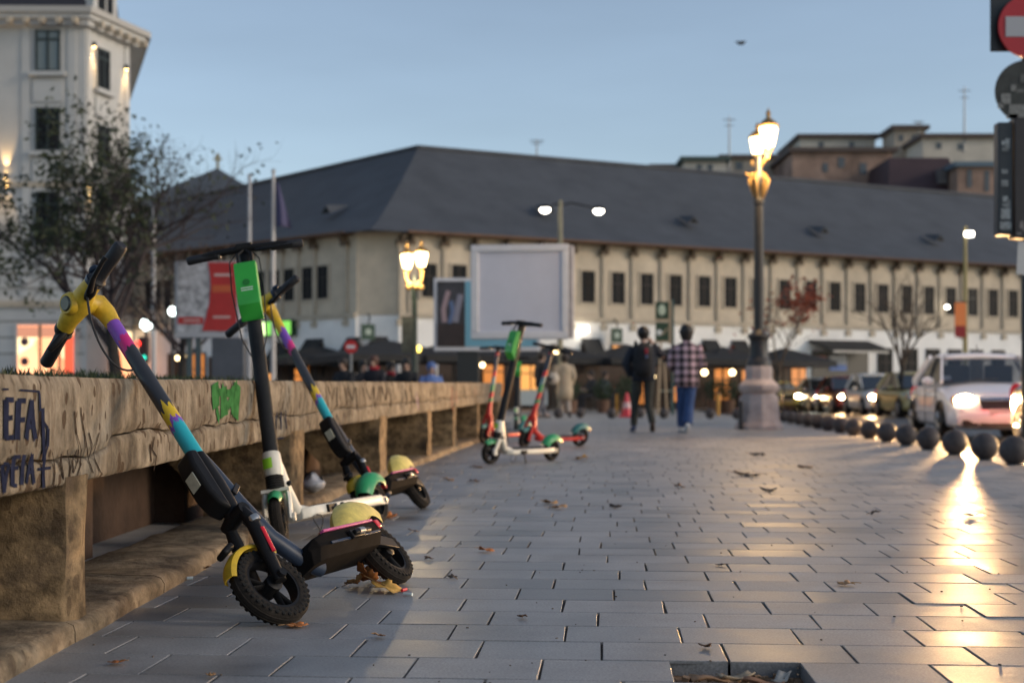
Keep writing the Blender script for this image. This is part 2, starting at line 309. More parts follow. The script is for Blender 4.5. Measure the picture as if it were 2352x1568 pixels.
def block(d0, d1, zlo, zhi, depth=.46, jit=.004, inset=0):
    n = max(6, int((d1 - d0) / .045)) if d0 < 9 else max(6, int((d1 - d0) / .12)); b = MB(); rows = 9
    ring = []
    for i in range(n + 1):
        d = d0 + (d1 - d0) * i / n; x0 = kerb_x(d) + .004 - inset; lo, hi = zlo(d), zhi(d); r = []
        for k in range(rows + 1):
            t = k / rows; z = lo + (hi - lo) * t
            ed = .010 * (max(0, 1 - t * 6) ** 2 + max(0, 1 - (1 - t) * 6) ** 2) * (1 + .8 * nz(d * 9, z * 9))
            if i in (0, n): ed += .006
            r.append((x0 - ed + jit * nz(d * 7, z * 9, 1), d, z + (.004 * nz(d * 14, k) if k in (0, rows) else 0)))
        r.append((x0 - depth, d, hi)); r.append((x0 - depth, d, lo)); ring.append(r)
    m = rows + 3
    vs = [p for r in ring for p in r]
    fs = [(i * m + k, (i + 1) * m + k, (i + 1) * m + (k + 1) % m, i * m + (k + 1) % m) for i in range(n) for k in range(m)]
    fs += [tuple(range(m)), tuple(n * m + k for k in range(m - 1, -1, -1))]
    return b.add(vs, fs)
joints = [1.6, 7.35, 10.3, 13.2, 16.0, 18.6, 21.6]
for d0, d1 in zip(joints, joints[1:]):
    g = .006
    block(d0 + g, d1 - g, lambda d: crackz(d) + .003, wall_top).build('stone_block', CONC, wall, smooth=50)
    block(d0 + g, d1 - g, wall_bot, lambda d: crackz(d) - .003, inset=.003).build('stone_block', CONC, wall, smooth=50)
b = MB()
for a in range(16, 214, 2):
    d, e = a / 10, a / 10 + .2
    if e <= 21.5: b.add([(kerb_x(d) - .04, d, wall_bot(d) + .03), (kerb_x(e) - .04, e, wall_bot(e) + .03), (kerb_x(e) - .04, e, wall_top(e) - .03), (kerb_x(d) - .04, d, wall_top(d) - .03)], [(0, 1, 2, 3)])
b.build('mortar_core', mat('mortar_dark', (.05, .035, .025), 1), wall)
def pier(d0, d1, dep):
    b = MB(); n, m = 14, 5; z1 = wall_bot(d1) + .02
    def pt(u, v):     # around: front face (v 0..1 along d), z by u
        return None
    vs = []; fs = []
    per = [(0, -dep), (0, -dep * .5), (0, -.012), (.012, 0), (.5, 0), (.93, 0), (1, -.014), (1, -dep * .5), (1, -dep)]
    for i in range(n + 1):
        z = -.01 + (z1 + .01) * i / n
        for k, (a, xo) in enumerate(per):
            d = d0 + (d1 - d0) * a; xo = xo if k not in (0, 8) else xo - .22 * min(1, max(0, (z / z1 - .25) / .5)); fl = -.05 * max(0, (z / z1 - .55)) * (0) if k < 3 else 0
            wv = .007 * nz(z * 9, k * 3.1, d0) + .012 * nz(z * 4, k, d0 * 3)
            vs.append((kerb_x(d) + .006 + xo + (wv if k in (2, 3, 4, 5, 6) else 0), d + (wv * 1.2 if k in (1, 2) else 0), z))
    k = len(per)
    for i in range(n):
        for j in range(k - 1): fs.append((i * k + j, i * k + j + 1, (i + 1) * k + j + 1, (i + 1) * k + j))
        fs.append((i * k + k - 1, i * k, (i + 1) * k, (i + 1) * k + k - 1))
    b.add(vs, fs); return b.build('pier', CONCP, wall, smooth=50)
for d0, d1, dep in [(3.49, 3.66, .55), (6.92, 7.3, .44), (10.25, 10.6, .44), (12.9, 13.2, .44), (15.2, 15.5, .44), (18.0, 18.3, .44), (20.9, 21.4, .44)]: pier(d0, d1, dep)
# rear wall closing the openings
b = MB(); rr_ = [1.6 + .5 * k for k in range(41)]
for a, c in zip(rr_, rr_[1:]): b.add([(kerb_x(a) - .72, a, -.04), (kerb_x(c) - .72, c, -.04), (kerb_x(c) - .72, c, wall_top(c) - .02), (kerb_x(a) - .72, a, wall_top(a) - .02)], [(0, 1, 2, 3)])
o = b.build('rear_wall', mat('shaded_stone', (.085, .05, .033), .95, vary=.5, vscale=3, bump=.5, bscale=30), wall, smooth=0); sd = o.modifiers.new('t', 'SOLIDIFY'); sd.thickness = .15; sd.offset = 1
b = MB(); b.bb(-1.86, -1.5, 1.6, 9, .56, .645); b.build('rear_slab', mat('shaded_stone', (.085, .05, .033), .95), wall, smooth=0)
# kerb of stone lengths along the foot of the wall
kerb = bpy.data.objects.new('kerb', None); C.objects.link(kerb); tag(kerb, 'low worn stone kerb along the foot of the wall', kind='structure')
def kstone(d0, d1):
    n = max(6, int((d1 - d0) / .05)); b = MB(); prof = [(0, -.04), (.0, .025), (-.008, .042), (-.024, .05), (-.10, .052), (-.22, .055), (-.36, .05), (-.40, .03), (-.40, -.04)]; m = len(prof)
    vs = []
    for i in range(n + 1):
        d = d0 + (d1 - d0) * i / n
        for k, (x, z) in enumerate(prof):
            w = 0 if k in (0, m - 1) else 1
            vs.append((kerb_x(d) + .03 + x + w * (.012 * nz(d * 3, k * .4) + .005 * nz(d * 17, k)), d, z + w * (.009 * nz(d * 6, x * 8, 3) + .006 * nz(d * 2, 8))))
    fs = [(i * m + k, (i + 1) * m + k, (i + 1) * m + k + 1, i * m + k + 1) for i in range(n) for k in range(m - 1)] + [tuple(range(m)), tuple(n * m + k for k in range(m))]
    b.add(vs, fs); return b.build('kerb_stone', KERBM, kerb, smooth=55)
kd = [1.7, 2.6, 3.48, 4.35, 5.2, 6.1, 7.0, 7.95, 8.9, 9.9, 10.9, 12, 13.2, 14.4, 15.6, 17, 18.4, 20, 21.5]
for a, c in zip(kd, kd[1:]): kstone(a + .004, c - .004)
# ground behind the wall: pale slab, then lawn with hedge-like grass seen over the wall
b = MB(); b.add([(-1.5, 0, -.035), (-30, 0, -.035), (-30, 26, -.035), (-1.2, 26, -.035)], [(0, 1, 2, 3)])
tag(b.build('paved_court', mat('court_concrete', (.30, .31, .33), .8, vary=.3, vscale=2, bump=.2), smooth=0), None, kind='structure')
gr = MB(); q = random.Random(8)
for i in range(2600):
    d = q.uniform(4.5, 9.5); x = kerb_x(d) - q.uniform(.55, 1.6); h = q.uniform(.02, .055); a = q.uniform(0, 6.28); wd = .006
    z = .655 + .004 * d
    gr.add([(x - wd * math.cos(a), d - wd * math.sin(a), z), (x + wd * math.cos(a), d + wd * math.sin(a), z), (x + h * .5 * math.cos(a * 3), d + h * .5 * math.sin(a * 3), z + h)], [(0, 1, 2)])
tag(gr.build('grass', mat('grass', (.025, .04, .015), .8, vary=.4, vscale=4), smooth=0), 'ragged dark grass growing on the bed behind the wall', kind='stuff')
b = MB(); b.bb(-3.2, -1.62, 4.4, 9.6, .50, .672)
tag(b.build('planter_bed', mat('bed_soil', (.05, .04, .03), .95, vary=.4, vscale=10), smooth=0), None, kind='structure')
# graffiti: painted strokes on the wall face
def wallpt(d, z, off=.0028):
    return Vector((kerb_x(d) + .004 + .004 * nz(d * 7, z * 9, 1) - (.003 if z < crackz(d) else 0) + off, d, z))
def on_wall(x, y, off=0):
    d = 1.12 * F / max(20, CX - x)
    for _ in range(40):
        d = .5 * d + .5 * (-kerb_x(d)) * F / max(20, CX - x)
    return wallpt(d, Zat(y, d))
def stroke(pts, wpx, color, name='graffiti', off=.0085):
    b = MB(); q0 = [on_wall(x, y) for x, y in pts]; q = [q0[0]]
    for a, c in zip(q0, q0[1:]):
        k_ = max(1, int((c - a).length / .02)); q += [wallpt(a.y + (c.y - a.y) * i / k_, a.z + (c.z - a.z) * i / k_) for i in range(1, k_ + 1)]
    for a, c in zip(q, q[1:]):
        t = (c - a); 
        if t.length < 1e-5: continue
        t.normalize(); nn = Vector((0, t.z, -t.y)); ip = math.hypot(nn.y * F * 1.12 / a.y ** 2, nn.z * F / a.y); wv = nn * (wpx / ip / 2)
        b.add([wallpt(v.y, v.z, .0026 + .00003 * len(b.f)) for v in (a - wv, c - wv + t * .003, c, c + wv + t * .003, a + wv, a)], [(0, 1, 2, 5), (5, 2, 3, 4)])
    return b
INK = mat('faded_blue_paint', (.022, .026, .05), 1.0, spec=0, vary=.5, vscale=25)
INK2 = mat('thin_black_marker', (.035, .026, .022), 1.0, spec=0, vary=.4, vscale=25)
GRN = mat('faded_green_paint', (.045, .15, .05), 1.0, spec=0, vary=.5, vscale=20)
LIL = mat('faded_lilac_paint', (.26, .19, .27), .85, vary=.5, vscale=20)
REDP = mat('faded_red_paint', (.26, .09, .07), .85, vary=.5, vscale=20)
def letters(rows, wpx, m):
    for pts in rows: stroke(pts, wpx, m).build('graffiti', m, wall, smooth=0, fixn=False)
def px6(pts): return [((x / 4.9) / 1.0884, (940 + y / 4.9) / 1.0884) for x, y in pts]
bold = [[(130, 290), (40, 285), (40, 760), (135, 745)], [(40, 520), (120, 505)], [(270, 300), (185, 300), (180, 770)], [(185, 540), (268, 530)],
        [(290, 770), (345, 300), (400, 770)], [(318, 620), (385, 615)]]
letters([px6(p) for p in bold], 12, INK)
letters([px6(p) for p in [[(0, 160), (65, 160)], [(205, 170), (440, 188), (455, 420)]]], 5, INK)
low = [[(5, 1080), (40, 1420), (80, 1080), (10, 1075)], [(215, 985), (140, 990), (140, 1330), (190, 1340)], [(145, 1130), (205, 1120)], [(262, 960), (250, 1320)], [(310, 1310), (360, 960), (400, 1310)], [(325, 1180), (390, 1170)]]
letters([px6(p) for p in low], 9, INK)
letters([px6(p) for p in [[(485, 390), (500, 900), (515, 1360)], [(500, 560), (550, 640), (545, 850), (500, 1000)], [(450, 1140), (600, 1120)]]], 7, INK)
thin = [[(600, 930), (640, 1050), (655, 1180), (640, 1340), (580, 1390)], [(720, 950), (770, 1260), (715, 1100), (720, 960)], [(790, 900), (850, 1100), (835, 1300)], [(905, 900), (870, 1020), (890, 1180), (930, 1060), (925, 900)], [(960, 900), (975, 1090), (930, 1230)],
        [(880, 430), (905, 700), (960, 900)], [(965, 380), (1000, 640), (1040, 980)], [(1180, 690), (1110, 940), (1220, 1180)], [(1060, 690), (1090, 830), (1060, 1010), (1130, 1180)], [(455, 420), (455, 600), (410, 860)], [(1870, 740), (1850, 900), (1900, 980), (1870, 1150)], [(1820, 830), (1840, 1040)]]
letters([px6(p) for p in thin], 3.2, INK2)
letters([[(490, 880), (492, 935), (500, 965)], [(506, 885), (520, 935), (540, 880)], [(510, 890), (512, 955)], [(528, 890), (532, 945)], [(541, 882), (538, 960)], [(496, 900), (540, 905)]], 18, GRN)
for x0 in (745, 790, 832, 868): letters([[(x0, 890), (x0 + 6, 930)], [(x0 + 6, 888), (x0 + 16, 918), (x0 + 22, 890)], [(x0 + 26, 890), (x0 + 28, 935)]], 3, INK2)
letters([[(755, 950), (765, 985), (772, 950), (782, 985), (790, 948)], [(622, 945), (622, 985)], [(632, 945), (634, 985)], [(644, 945), (644, 985)], [(654, 942), (656, 985)], [(616, 1000), (620, 1010), (650, 1005)]], 3, INK)
letters([[(882, 960), (884, 990), (886, 1010)], [(955, 900), (960, 940)]], 6, LIL)
letters([[(1036, 888), (1038, 930), (1040, 945)], [(1046, 895), (1048, 925)], [(1090, 890), (1092, 905)]], 5, REDP)
letters([[(930, 895), (934, 930)], [(940, 892), (950, 925)], [(1005, 895), (1008, 930)], [(1065, 895), (1068, 920)], [(985, 895), (990, 925)]], 4, INK2)
# litter in and beside the wall openings
b = MB(); q = random.Random(2); c = on_wall(700, 1128); base = Vector((kerb_x(c.y) - .05, 8.0, .055))
b.grid(lambda u, v: base + Vector(((.07 + .012 * nz(u * 5, v * 5)) * math.cos(u * 6.283) * math.sin(max(.02, v) * 2.9), (.09 + .01 * nz(u * 7, v * 3)) * math.sin(u * 6.283) * math.sin(max(.02, v) * 2.9), .11 * (1 - v) * (1 + .25 * nz(u * 6, v * 6, 2)))), 20, 12)
tag(b.build('plastic_bag', mat('thin_white_plastic', (.34, .35, .38), .35, vary=.2, vscale=20)), 'crumpled whitish plastic bag on the kerb behind the wall pier', 'bag')
# ================================================================ ELECTRIC SCOOTERS
RUB = mat('black_rubber', (.022, .02, .02), .75, vary=.35, vscale=30, bump=.15, bscale=120)
TYRE = mat('dusty_tyre', (.026, .022, .019), .9, spec=.15, vary=.45, vscale=25, bump=.2, bscale=140)
BLK = mat('black_plastic', (.010, .0095, .010), .5, spec=.2, vary=.3, vscale=20, bump=.05, bscale=150)
GRIP = mat('grip_rubber', (.012, .012, .015), .6, bump=.25, bscale=220)
NAVY = mat('navy_painted_metal', (.022, .035, .062), .42, spec=.3, vary=.25, vscale=12)
YEL = mat('scuffed_yellow_plastic', (.60, .39, .025), .45, vary=.34, vscale=16, bump=.05)
YELP = mat('dusty_pale_yellow_plastic', (.74, .58, .15), .5, vary=.3, vscale=22, bump=.05)
PNK = mat('magenta_tape', (.55, .09, .26), .5, vary=.25, vscale=25)
REDR = mat('red_reflector', (.62, .015, .03), .3)
STEEL = mat('worn_steel', (.45, .44, .42), .35, metal=.9, vary=.2, vscale=40)
CREAM = mat('chalky_white_paint', (.70, .655, .56), .45, vary=.16, vscale=14, bump=.04)
LGRN = mat('glossy_green_plastic', (.035, .36, .045), .32, vary=.1, vscale=6)
LGRD = mat('green_fender', (.03, .30, .11), .4, vary=.15, vscale=12)
LIMEB = mat('lime_sticker', (.30, .62, .03), .5)
DKST = mat('dark_graphite_tube', (.022, .023, .025), .6, spec=.1, vary=.25, vscale=14)
REDF = mat('red_painted_frame', (.55, .025, .02), .38, vary=.15, vscale=10)
STICK = mat('pale_sticker', (.50, .48, .36), .7, vary=.25, vscale=60)
WHT = mat('white_print', (.75, .78, .72), .5)
def bands(name, stops, z0, z1, jag=.035):      # paint bands along a tube (generated from object Z), with ragged edges
    m = bpy.data.materials.new(name); m.use_nodes = True; n = m.node_tree; b = n.nodes['Principled BSDF']; L = n.links.new; N = n.nodes.new
    tc = N('ShaderNodeTexCoord'); sp = N('ShaderNodeSeparateXYZ'); L(tc.outputs['Object'], sp.inputs[0])
    mp = N('ShaderNodeMapping'); mp.inputs['Scale'].default_value = (80, 80, 4); L(tc.outputs['Object'], mp.inputs['Vector'])
    n1 = N('ShaderNodeTexNoise'); n1.inputs['Scale'].default_value = 1; n1.inputs['Detail'].default_value = 3; L(mp.outputs[0], n1.inputs['Vector'])
    ma = N('ShaderNodeMath'); ma.operation = 'MULTIPLY_ADD'; ma.inputs[1].default_value = jag * 2; L(n1.outputs['Fac'], ma.inputs[0]); L(sp.outputs['Z'], ma.inputs[2])
    my = N('ShaderNodeMath'); my.operation = 'MULTIPLY_ADD'; my.inputs[1].default_value = -.7; L(sp.outputs['Y'], my.inputs[0]); L(ma.outputs[0], my.inputs[2])
    mr = N('ShaderNodeMapRange'); mr.inputs[1].default_value = z0 + jag; mr.inputs[2].default_value = z1 + jag; L(my.outputs[0], mr.inputs[0])
    rp = N('ShaderNodeValToRGB'); rp.color_ramp.interpolation = 'CONSTANT'
    while len(rp.color_ramp.elements) > 1: rp.color_ramp.elements.remove(rp.color_ramp.elements[-1])
    for i, (t, c) in enumerate(stops):
        e = rp.color_ramp.elements[0] if i == 0 else rp.color_ramp.elements.new(t)
        e.position = t; e.color = (*c, 1)
    L(mr.outputs[0], rp.inputs[0]); L(rp.outputs[0], b.inputs['Base Color']); b.inputs['Roughness'].default_value = .45
    return m
cY, cP, cM, cD, cC, cT = (.60, .41, .02), (.20, .07, .42), (.50, .02, .17), (.028, .03, .036), (.02, .36, .42), (.01, .16, .17)
STEMA = bands('painted_stem', [(0, cC), (.20, cP), (.235, cY), (.32, cD), (.71, cM), (.785, cP), (.925, cY)], 0, .60, jag=.05)
cR, cG = (.55, .02, .03), (.03, .25, .09)
STEMR = bands('red_green_stem', [(0, cR), (.14, cG), (.2, cR), (.3, cG), (.42, (.16, .26, .28)), (.55, cR), (.64, (.02, .03, .06)), (.90, cR)], 0, .78, jag=.02)
def wheel(parent, Rw, wd, xf, spokes, rimcol, name, holes=True):
    w = MB(); a = wd / 2
    prof = [(Rw * .70, -a * .8), (Rw * .80, -a), (Rw * .90, -a * .96), (Rw * .97, -a * .62), (Rw, -a * .2), (Rw, a * .2), (Rw * .97, a * .62), (Rw * .90, a * .96), (Rw * .80, a), (Rw * .70, a * .8), (Rw * .68, 0), (Rw * .70, -a * .8)]
    w.lathe(prof, 48, axis=(0, 1, 0)); root = w.build(name, TYRE, parent, smooth=50, xf=xf)
    if holes:
        h = MB()
        for sd in (-1, 1):
            for k in range(34):
                an = 2 * math.pi * (k + (.5 if sd > 0 else 0)) / 34
                for rr, s in ((.90, .006), (.82, .0055)):
                    an2 = an + (math.pi / 34 if rr < .85 else 0)
                    c = Vector((math.cos(an2) * Rw * rr, sd * (a * (.955 if rr > .85 else .985)), math.sin(an2) * Rw * rr))
                    h.lathe([(0.0001, .0012), (s, .0006), (s * 1.15, -.003)], 7, c=c, axis=(0, sd, 0))
        h.build('tread_holes', mat('tyre_hole', (.004, .004, .004), 1), root, xf=xf)['kind'] = 'stuff'
    for sd in (-1, 1):                                       # tread ribs
        g = MB(); g.lathe([(Rw * .985, sd * a * .33 - .002), (Rw * 1.006, sd * a * .33), (Rw * .985, sd * a * .33 + .002)], 48, axis=(0, 1, 0)); g.build('tread_rib', TYRE, root, xf=xf)
    r = MB(); r.lathe([(Rw * .64, -a * .75), (Rw * .72, -a * .78), (Rw * .72, a * .78), (Rw * .64, a * .75), (Rw * .63, 0), (Rw * .64, -a * .75)], 40, axis=(0, 1, 0))
    r.lathe([(.0005, -a * 1.05), (Rw * .16, -a * 1.05), (Rw * .21, -a * .9), (Rw * .21, a * .9), (Rw * .16, a * 1.05), (.0005, a * 1.05)], 24, axis=(0, 1, 0))
    for k in range(spokes):
        an = 2 * math.pi * k / spokes + .5
        for o in (-.22, .22):
            r.tube([(math.cos(an + o * .3) * Rw * .2, 0, math.sin(an + o * .3) * Rw * .2), (math.cos(an + o) * Rw * .63, 0, math.sin(an + o) * Rw * .63)], [(a * .5, Rw * .045), (a * .45, Rw * .04)], 8, up=(0, 1, 0))
    r.build('rim', rimcol, root, smooth=40, xf=xf)
    return root
def fender(parent, c, r, wd, a0, a1, m, xf, name='fender', bulge=.012, thick=.004, flare=0.0):
    b = MB(); n = 22; vs = []; fs = []
    pr = [(-1, -.016), (-.85, 0.0), (-.45, .006), (0, .009), (.45, .006), (.85, 0.0), (1, -.016)]; k = len(pr)
    for off in (0, -thick):
        for i in range(n + 1):
            a = a0 + (a1 - a0) * i / n; tp = 1 - .25 * abs(2 * i / n - 1) ** 3
            for y, dz in pr:
                rr = r + off + dz * (bulge / .009) + flare * (i / n) ** 3
                vs.append((c[0] + math.cos(a) * rr, c[1] + y * wd / 2 * tp, c[2] + math.sin(a) * rr))
    M_ = (n + 1) * k
    for i in range(n):
        for j in range(k - 1):
            q = (i * k + j, (i + 1) * k + j, (i + 1) * k + j + 1, i * k + j + 1); fs.append(q); fs.append(tuple(M_ + t for t in reversed(q)))
    for i in range(n): fs += [(i * k, (i + 1) * k, M_ + (i + 1) * k, M_ + i * k), (i * k + k - 1, M_ + i * k + k - 1, M_ + (i + 1) * k + k - 1, (i + 1) * k + k - 1)]
    for j in range(k - 1): fs += [(j, j + 1, M_ + j + 1, M_ + j), (n * k + j, M_ + n * k + j, M_ + n * k + j + 1, n * k + j + 1)]
    b.add(vs, fs); return b.build(name, m, parent, smooth=45, xf=xf)
def scooter(kind, X, Y, phi, lean, steer, b, ht, label, detail=True):
    Rw = {'A': .118, 'B': .10, 'R': .115}[kind]; rk = R(13)
    root = thing('electric_scooter', label, 'scooter')
    ax = Vector((-math.sin(rk), 0, math.cos(rk))); base = Vector((b - .03, 0, Rw))
    I = Matrix.Identity(4)
    ST = Matrix.Translation(base) @ Matrix.Rotation(steer, 4, ax) @ Matrix.Translation(-base)
    top = (ht - Rw) / math.cos(rk)
    A_ = lambda t, f=0, y=0: base + ax * t + Vector((math.cos(rk), 0, math.sin(rk))) * f + Vector((0, y, 0))
    W = lambda c: Matrix.Translation(c)
    sp = {'A': 3, 'B': 5, 'R': 5}[kind]
    wheel(root, Rw, .052, ST @ W((b, 0, Rw)), sp, DKST if kind != 'A' else BLK, 'front_wheel', holes=(kind == 'A'))
    wheel(root, Rw, .052, W((0, 0, Rw)), sp, DKST if kind != 'A' else BLK, 'rear_wheel', holes=(kind == 'A'))
    up_axis = Matrix.Rotation(0, 4, 'X')
    Q = ax.to_track_quat('Z', 'X').to_matrix().to_4x4()
    # --- fork
    f = MB(); fm = {'A': BLK, 'B': CREAM, 'R': REDF}[kind]
    if kind == 'B':
        for y in (-.052, .052):
            f.tube([A_(.118, .0, y * .92), A_(.08, .012, y), A_(.0, .03, y), A_(-.015, .032, y)], [(.014, .012), (.018, .011), (.022, .012), (.022, .012)], 10, up=(1, 0, 0))
        f.box(A_(.122), (.05, .118, .014), Q)
        f.lathe([(.0001, 0), (.02, 0), (.02, .012), (.0001, .012)], 14, c=A_(-.005, .03, .06), axis=(0, 1, 0)); f.lathe([(.0001, 0), (.02, 0), (.02, -.012), (.0001, -.012)], 14, c=A_(-.005, .03, -.06), axis=(0, 1, 0))
    else:
        for y in (-.046, .046):
            f.tube([A_(.235, .0, y * .8), A_(.19, .0, y), A_(.05, .022, y), A_(-.02, .03, y)], [(.014, .016), (.02, .02), (.021, .019), (.018, .014)], 12, up=(1, 0, 0))
            f.lathe([(.0001, 0), (.014, 0), (.012, .012 * (1 if y > 0 else -1)), (.0001, .012 * (1 if y > 0 else -1))], 10, c=(b, y * 1.25, Rw), axis=(0, 1, 0))
        f.tube([A_(.235, 0, -.05), A_(.24, 0, 0), A_(.235, 0, .05)], [.02, .026, .02], 10)
    fo = f.build('fork', fm, root, smooth=45, xf=ST)
    if kind == 'A':
        for y in (-1, 1):
            r = MB(); r.tube([A_(.15, .0, y * .066), A_(.065, .014, y * .068)], [(.0035, .007), (.0035, .007)], 8, up=(0, 1, 0)); r.build('reflector', REDR, fo, xf=ST)
            s = MB(); s.lathe([(.0001, .0), (.0165, .0), (.019, .007), (.0165, .018), (.0001, .02)], 14, c=A_(.178, .0, y * .055), axis=ax); s.build('clamp', STEEL, fo, xf=ST)
    fz = {'A': (YEL, .06, 1.05, 3.0), 'B': (LGRD, .062, 1.2, 2.5), 'R': (mat('teal_fender', (.03, .16, .15), .45), .06, 1.2, 2.6)}[kind]
    fender(root, (b, 0, Rw), Rw + (.014 if kind == 'A' else .012), fz[1], .55 if kind == 'A' else .9, 2.45 if kind == 'A' else 2.3, fz[0], ST, 'front_fender', bulge=.006 if kind == 'A' else .012)
    if kind == 'A':
        m_ = MB(); m_.box((b + .045, 0, Rw + .148), (.05, .045, .02), Matrix.Rotation(.3, 4, 'Y')); m_.build('fender_mount', BLK, root, bev=.008, xf=ST)
    # --- stem (its own axis frame so that the paint bands follow it)
    t0, t1 = {'A': (.46, top - .03), 'B': (.24, top), 'R': (.30, top)}[kind]
    Mst = ST @ Matrix.Translation(A_(t0)) @ Q
    s = MB(); ln = t1 - t0
    rr = {'A': (.0245, .0225), 'B': (.033, .030), 'R': (.027, .023)}[kind]
    s.tube([(0, 0, ln * k / 8) for k in range(9)], [rr[0] + (rr[1] - rr[0]) * k / 8 for k in range(9)], 24)
    so_ = s.build('stem', {'A': STEMA, 'B': DKST, 'R': STEMR}[kind], root, smooth=40); so_.matrix_local = Mst
    # --- neck, battery box, down tube
    if kind == 'A':
        n_ = MB(); n_.tube([A_(.24), A_(.30), A_(.36), A_(.47)], [.025, .030, .032, .027], 20); n_.build('head_tube', BLK, root, smooth=45, xf=ST)
        bx = MB(); pr = [(.25, .02), (.275, .052), (.32, .068), (.42, .070), (.47, .058), (.475, .02)]
        pl = [A_(t, f_, -.036) for t, f_ in pr]; bx.prism(pl, (0, .072, 0)); bo = bx.build('battery_box', BLK, root, bev=.012, seg=3, xf=ST)
        k_ = MB(); k_.box(A_(.375, .0705), (.004, .04, .05), Q @ Matrix.Rotation(0, 4, 'Y')); k_.build('sticker', STICK, bo, bev=.001, xf=ST)
        d_ = MB(); d_.tube([A_(.47, -.005), A_(.40, -.02), A_(.30, -.055), A_(.18, -.12), (b - .27, 0, .165), (b - .33, 0, .13)], [(.024, .026), (.029, .034), (.028, .034), (.025, .028), (.026, .03), (.024, .03)], 16, up=(0, 1, 0))
        dn = d_.build('down_tube', NAVY, root, smooth=45)
        l_ = MB(); l_.box(A_(.33, -.045, .028), (.06, .008, .018), Q @ Matrix.Rotation(R(38), 4, 'Y')); l_.build('latch', BLK, dn, bev=.003)
    elif kind == 'B':
        n_ = MB(); n_.tube([A_(.185), A_(.20), A_(.24), A_(.285), A_(.292)], [.034, .040, .041, .038, .034], 24); n_.build('head_tube', CREAM, root, smooth=45)
        d_ = MB(); d_.tube([A_(.27, -.005), A_(.22, -.03), A_(.14, -.075), A_(.06, -.13), (b - .25, 0, .115), (b - .32, 0, .10)], [(.03, .034), (.033, .042), (.032, .036), (.036, .03), (.042, .024), (.042, .015)], 16, up=(0, 1, 0)); dn = d_.build('down_tube', CREAM, root, smooth=45)
        bt = MB(); pr = []
        for k in range(13): pr += [(.040 if k % 2 else .033, .127 + k * .0052)]
        bt.tube([A_(t) for _, t in pr], [r_ for r_, _ in pr], 20); bt.build('rubber_boot', RUB, root, smooth=30, xf=ST)
        kn = MB(); kn.sphere(A_(.15, -.03, .05), .012, 12, 8); kn.build('bell', BLK, root)
        st_ = MB(); st_.grid(lambda u, v: A_(.225 + .045 * v) + Vector((math.cos((u - .5) * 1.1), math.sin((u - .5) * 1.1), 0)) * .0422 + Vector((.006, 0, 0)), 8, 2); st_.build('sticker', LIMEB, root, xf=I)
        ca = MB(); cc = Vector((b - .22, .075, .04)); ca.tube([cc + Vector((.035 * math.cos(a_ * .5236 + 1.6), .0 + .01 * math.sin(a_), .038 * math.sin(a_ * .5236 + 1.6) + .01)) for a_ in range(13)], .0025, 6); ca.build('cable', RUB, root)
    else:
        n_ = MB(); n_.tube([A_(.20), A_(.26), A_(.32), A_(.36)], [.028, .034, .034, .029], 18); n_.build('head_tube', REDF, root, smooth=45)
        d_ = MB(); d_.tube([A_(.31, -.005), A_(.23, -.03), A_(.10, -.09), (b - .25, 0, .12), (b - .30, 0, .11)], [(.026, .03), (.03, .036), (.028, .034), (.03, .03), (.03, .02)], 14, up=(0, 1, 0)); dn = d_.build('down_tube', REDF, root, smooth=45)
    # --- deck
    x1, x0 = b - (.29 if kind == 'A' else .24), .105
    if kind == 'A':
        d_ = MB(); zt, zb, hw = .20, .128, .085
        sec = [(hw * .62, zb), (hw, zb + .032), (hw, zt - .006), (hw * .94, zt)]
        ring = [(y, z) for y, z in sec] + [(-y, z) for y, z in reversed(sec)]
        xs = [(x0, 1, 0), (x0 + .02, 1, 0), (x1 - .03, 1, 0), (x1 + .03, .86, -.006), (x1 + .05, .55, -.022)]
        vs = [(x, y * s_, z + dz * (z > .16)) for x, s_, dz in xs for y, z in ring]; m_ = len(ring)
        d_.add(vs, [(i * m_ + k, (i + 1) * m_ + k, (i + 1) * m_ + (k + 1) % m_, i * m_ + (k + 1) % m_) for i in range(len(xs) - 1) for k in range(m_)] + [tuple(range(m_)), tuple((len(xs) - 1) * m_ + k for k in range(m_))])
        dk = d_.build('deck', mat('matte_black_deck', (.011, .0095, .009), .85, spec=.06, vary=.4, vscale=18), root, smooth=30, bev=.003)
        t_ = MB(); t_.bb(x0 + .01, x1 - .04, -hw * .9, hw * .9, zt + .001, zt + .006); t_.build('deck_mat', RUB, dk, bev=.002)
        for y in (-1, 1):
            e_ = MB(); e_.bb(x0 + .01, x1 - .03, y * hw * .93 - .008, y * hw * .93 + .008, zt - .001, zt + .0075); e_.build('edge_trim', PNK, dk, bev=.002)
            e_ = MB(); e_.bb(x0 + .02, x1 - .02, y * (hw + .001) - .003, y * (hw + .001) + .003, zb + .026, zb + .034); e_.build('side_rail', NAVY, dk, bev=.001)
        r_ = MB(); r_.bb(x0 - .028, x0 + .006, -.05, .088, zt - .03, zt + .002); r_.build('tail_light', REDR, root, bev=.006)
        br = MB(); br.prism([(x0 + .03, -.05, zb + .01), (x0 + .03, -.05, zt - .01), (-.02, -.05, Rw + .02), (-.02, -.05, Rw - .02)], (0, .014, 0)); br.prism([(x0 + .03, .036, zb + .01), (x0 + .03, .036, zt - .01), (-.02, .036, Rw + .02), (-.02, .036, Rw - .02)], (0, .014, 0)); br.build('rear_bracket', BLK, root, bev=.003)
        kx = .5 * (x0 + x1)
        k1 = MB(); k1.bb(kx - .035, kx + .05, hw + .002, hw + .016, zb + .022, zb + .05); k1.tube([(kx + .04, hw + .02, zb + .036), (kx - .06, hw + .024, zb + .03)], .009, 10); ko = k1.build('kickstand', BLK, root, bev=.003)
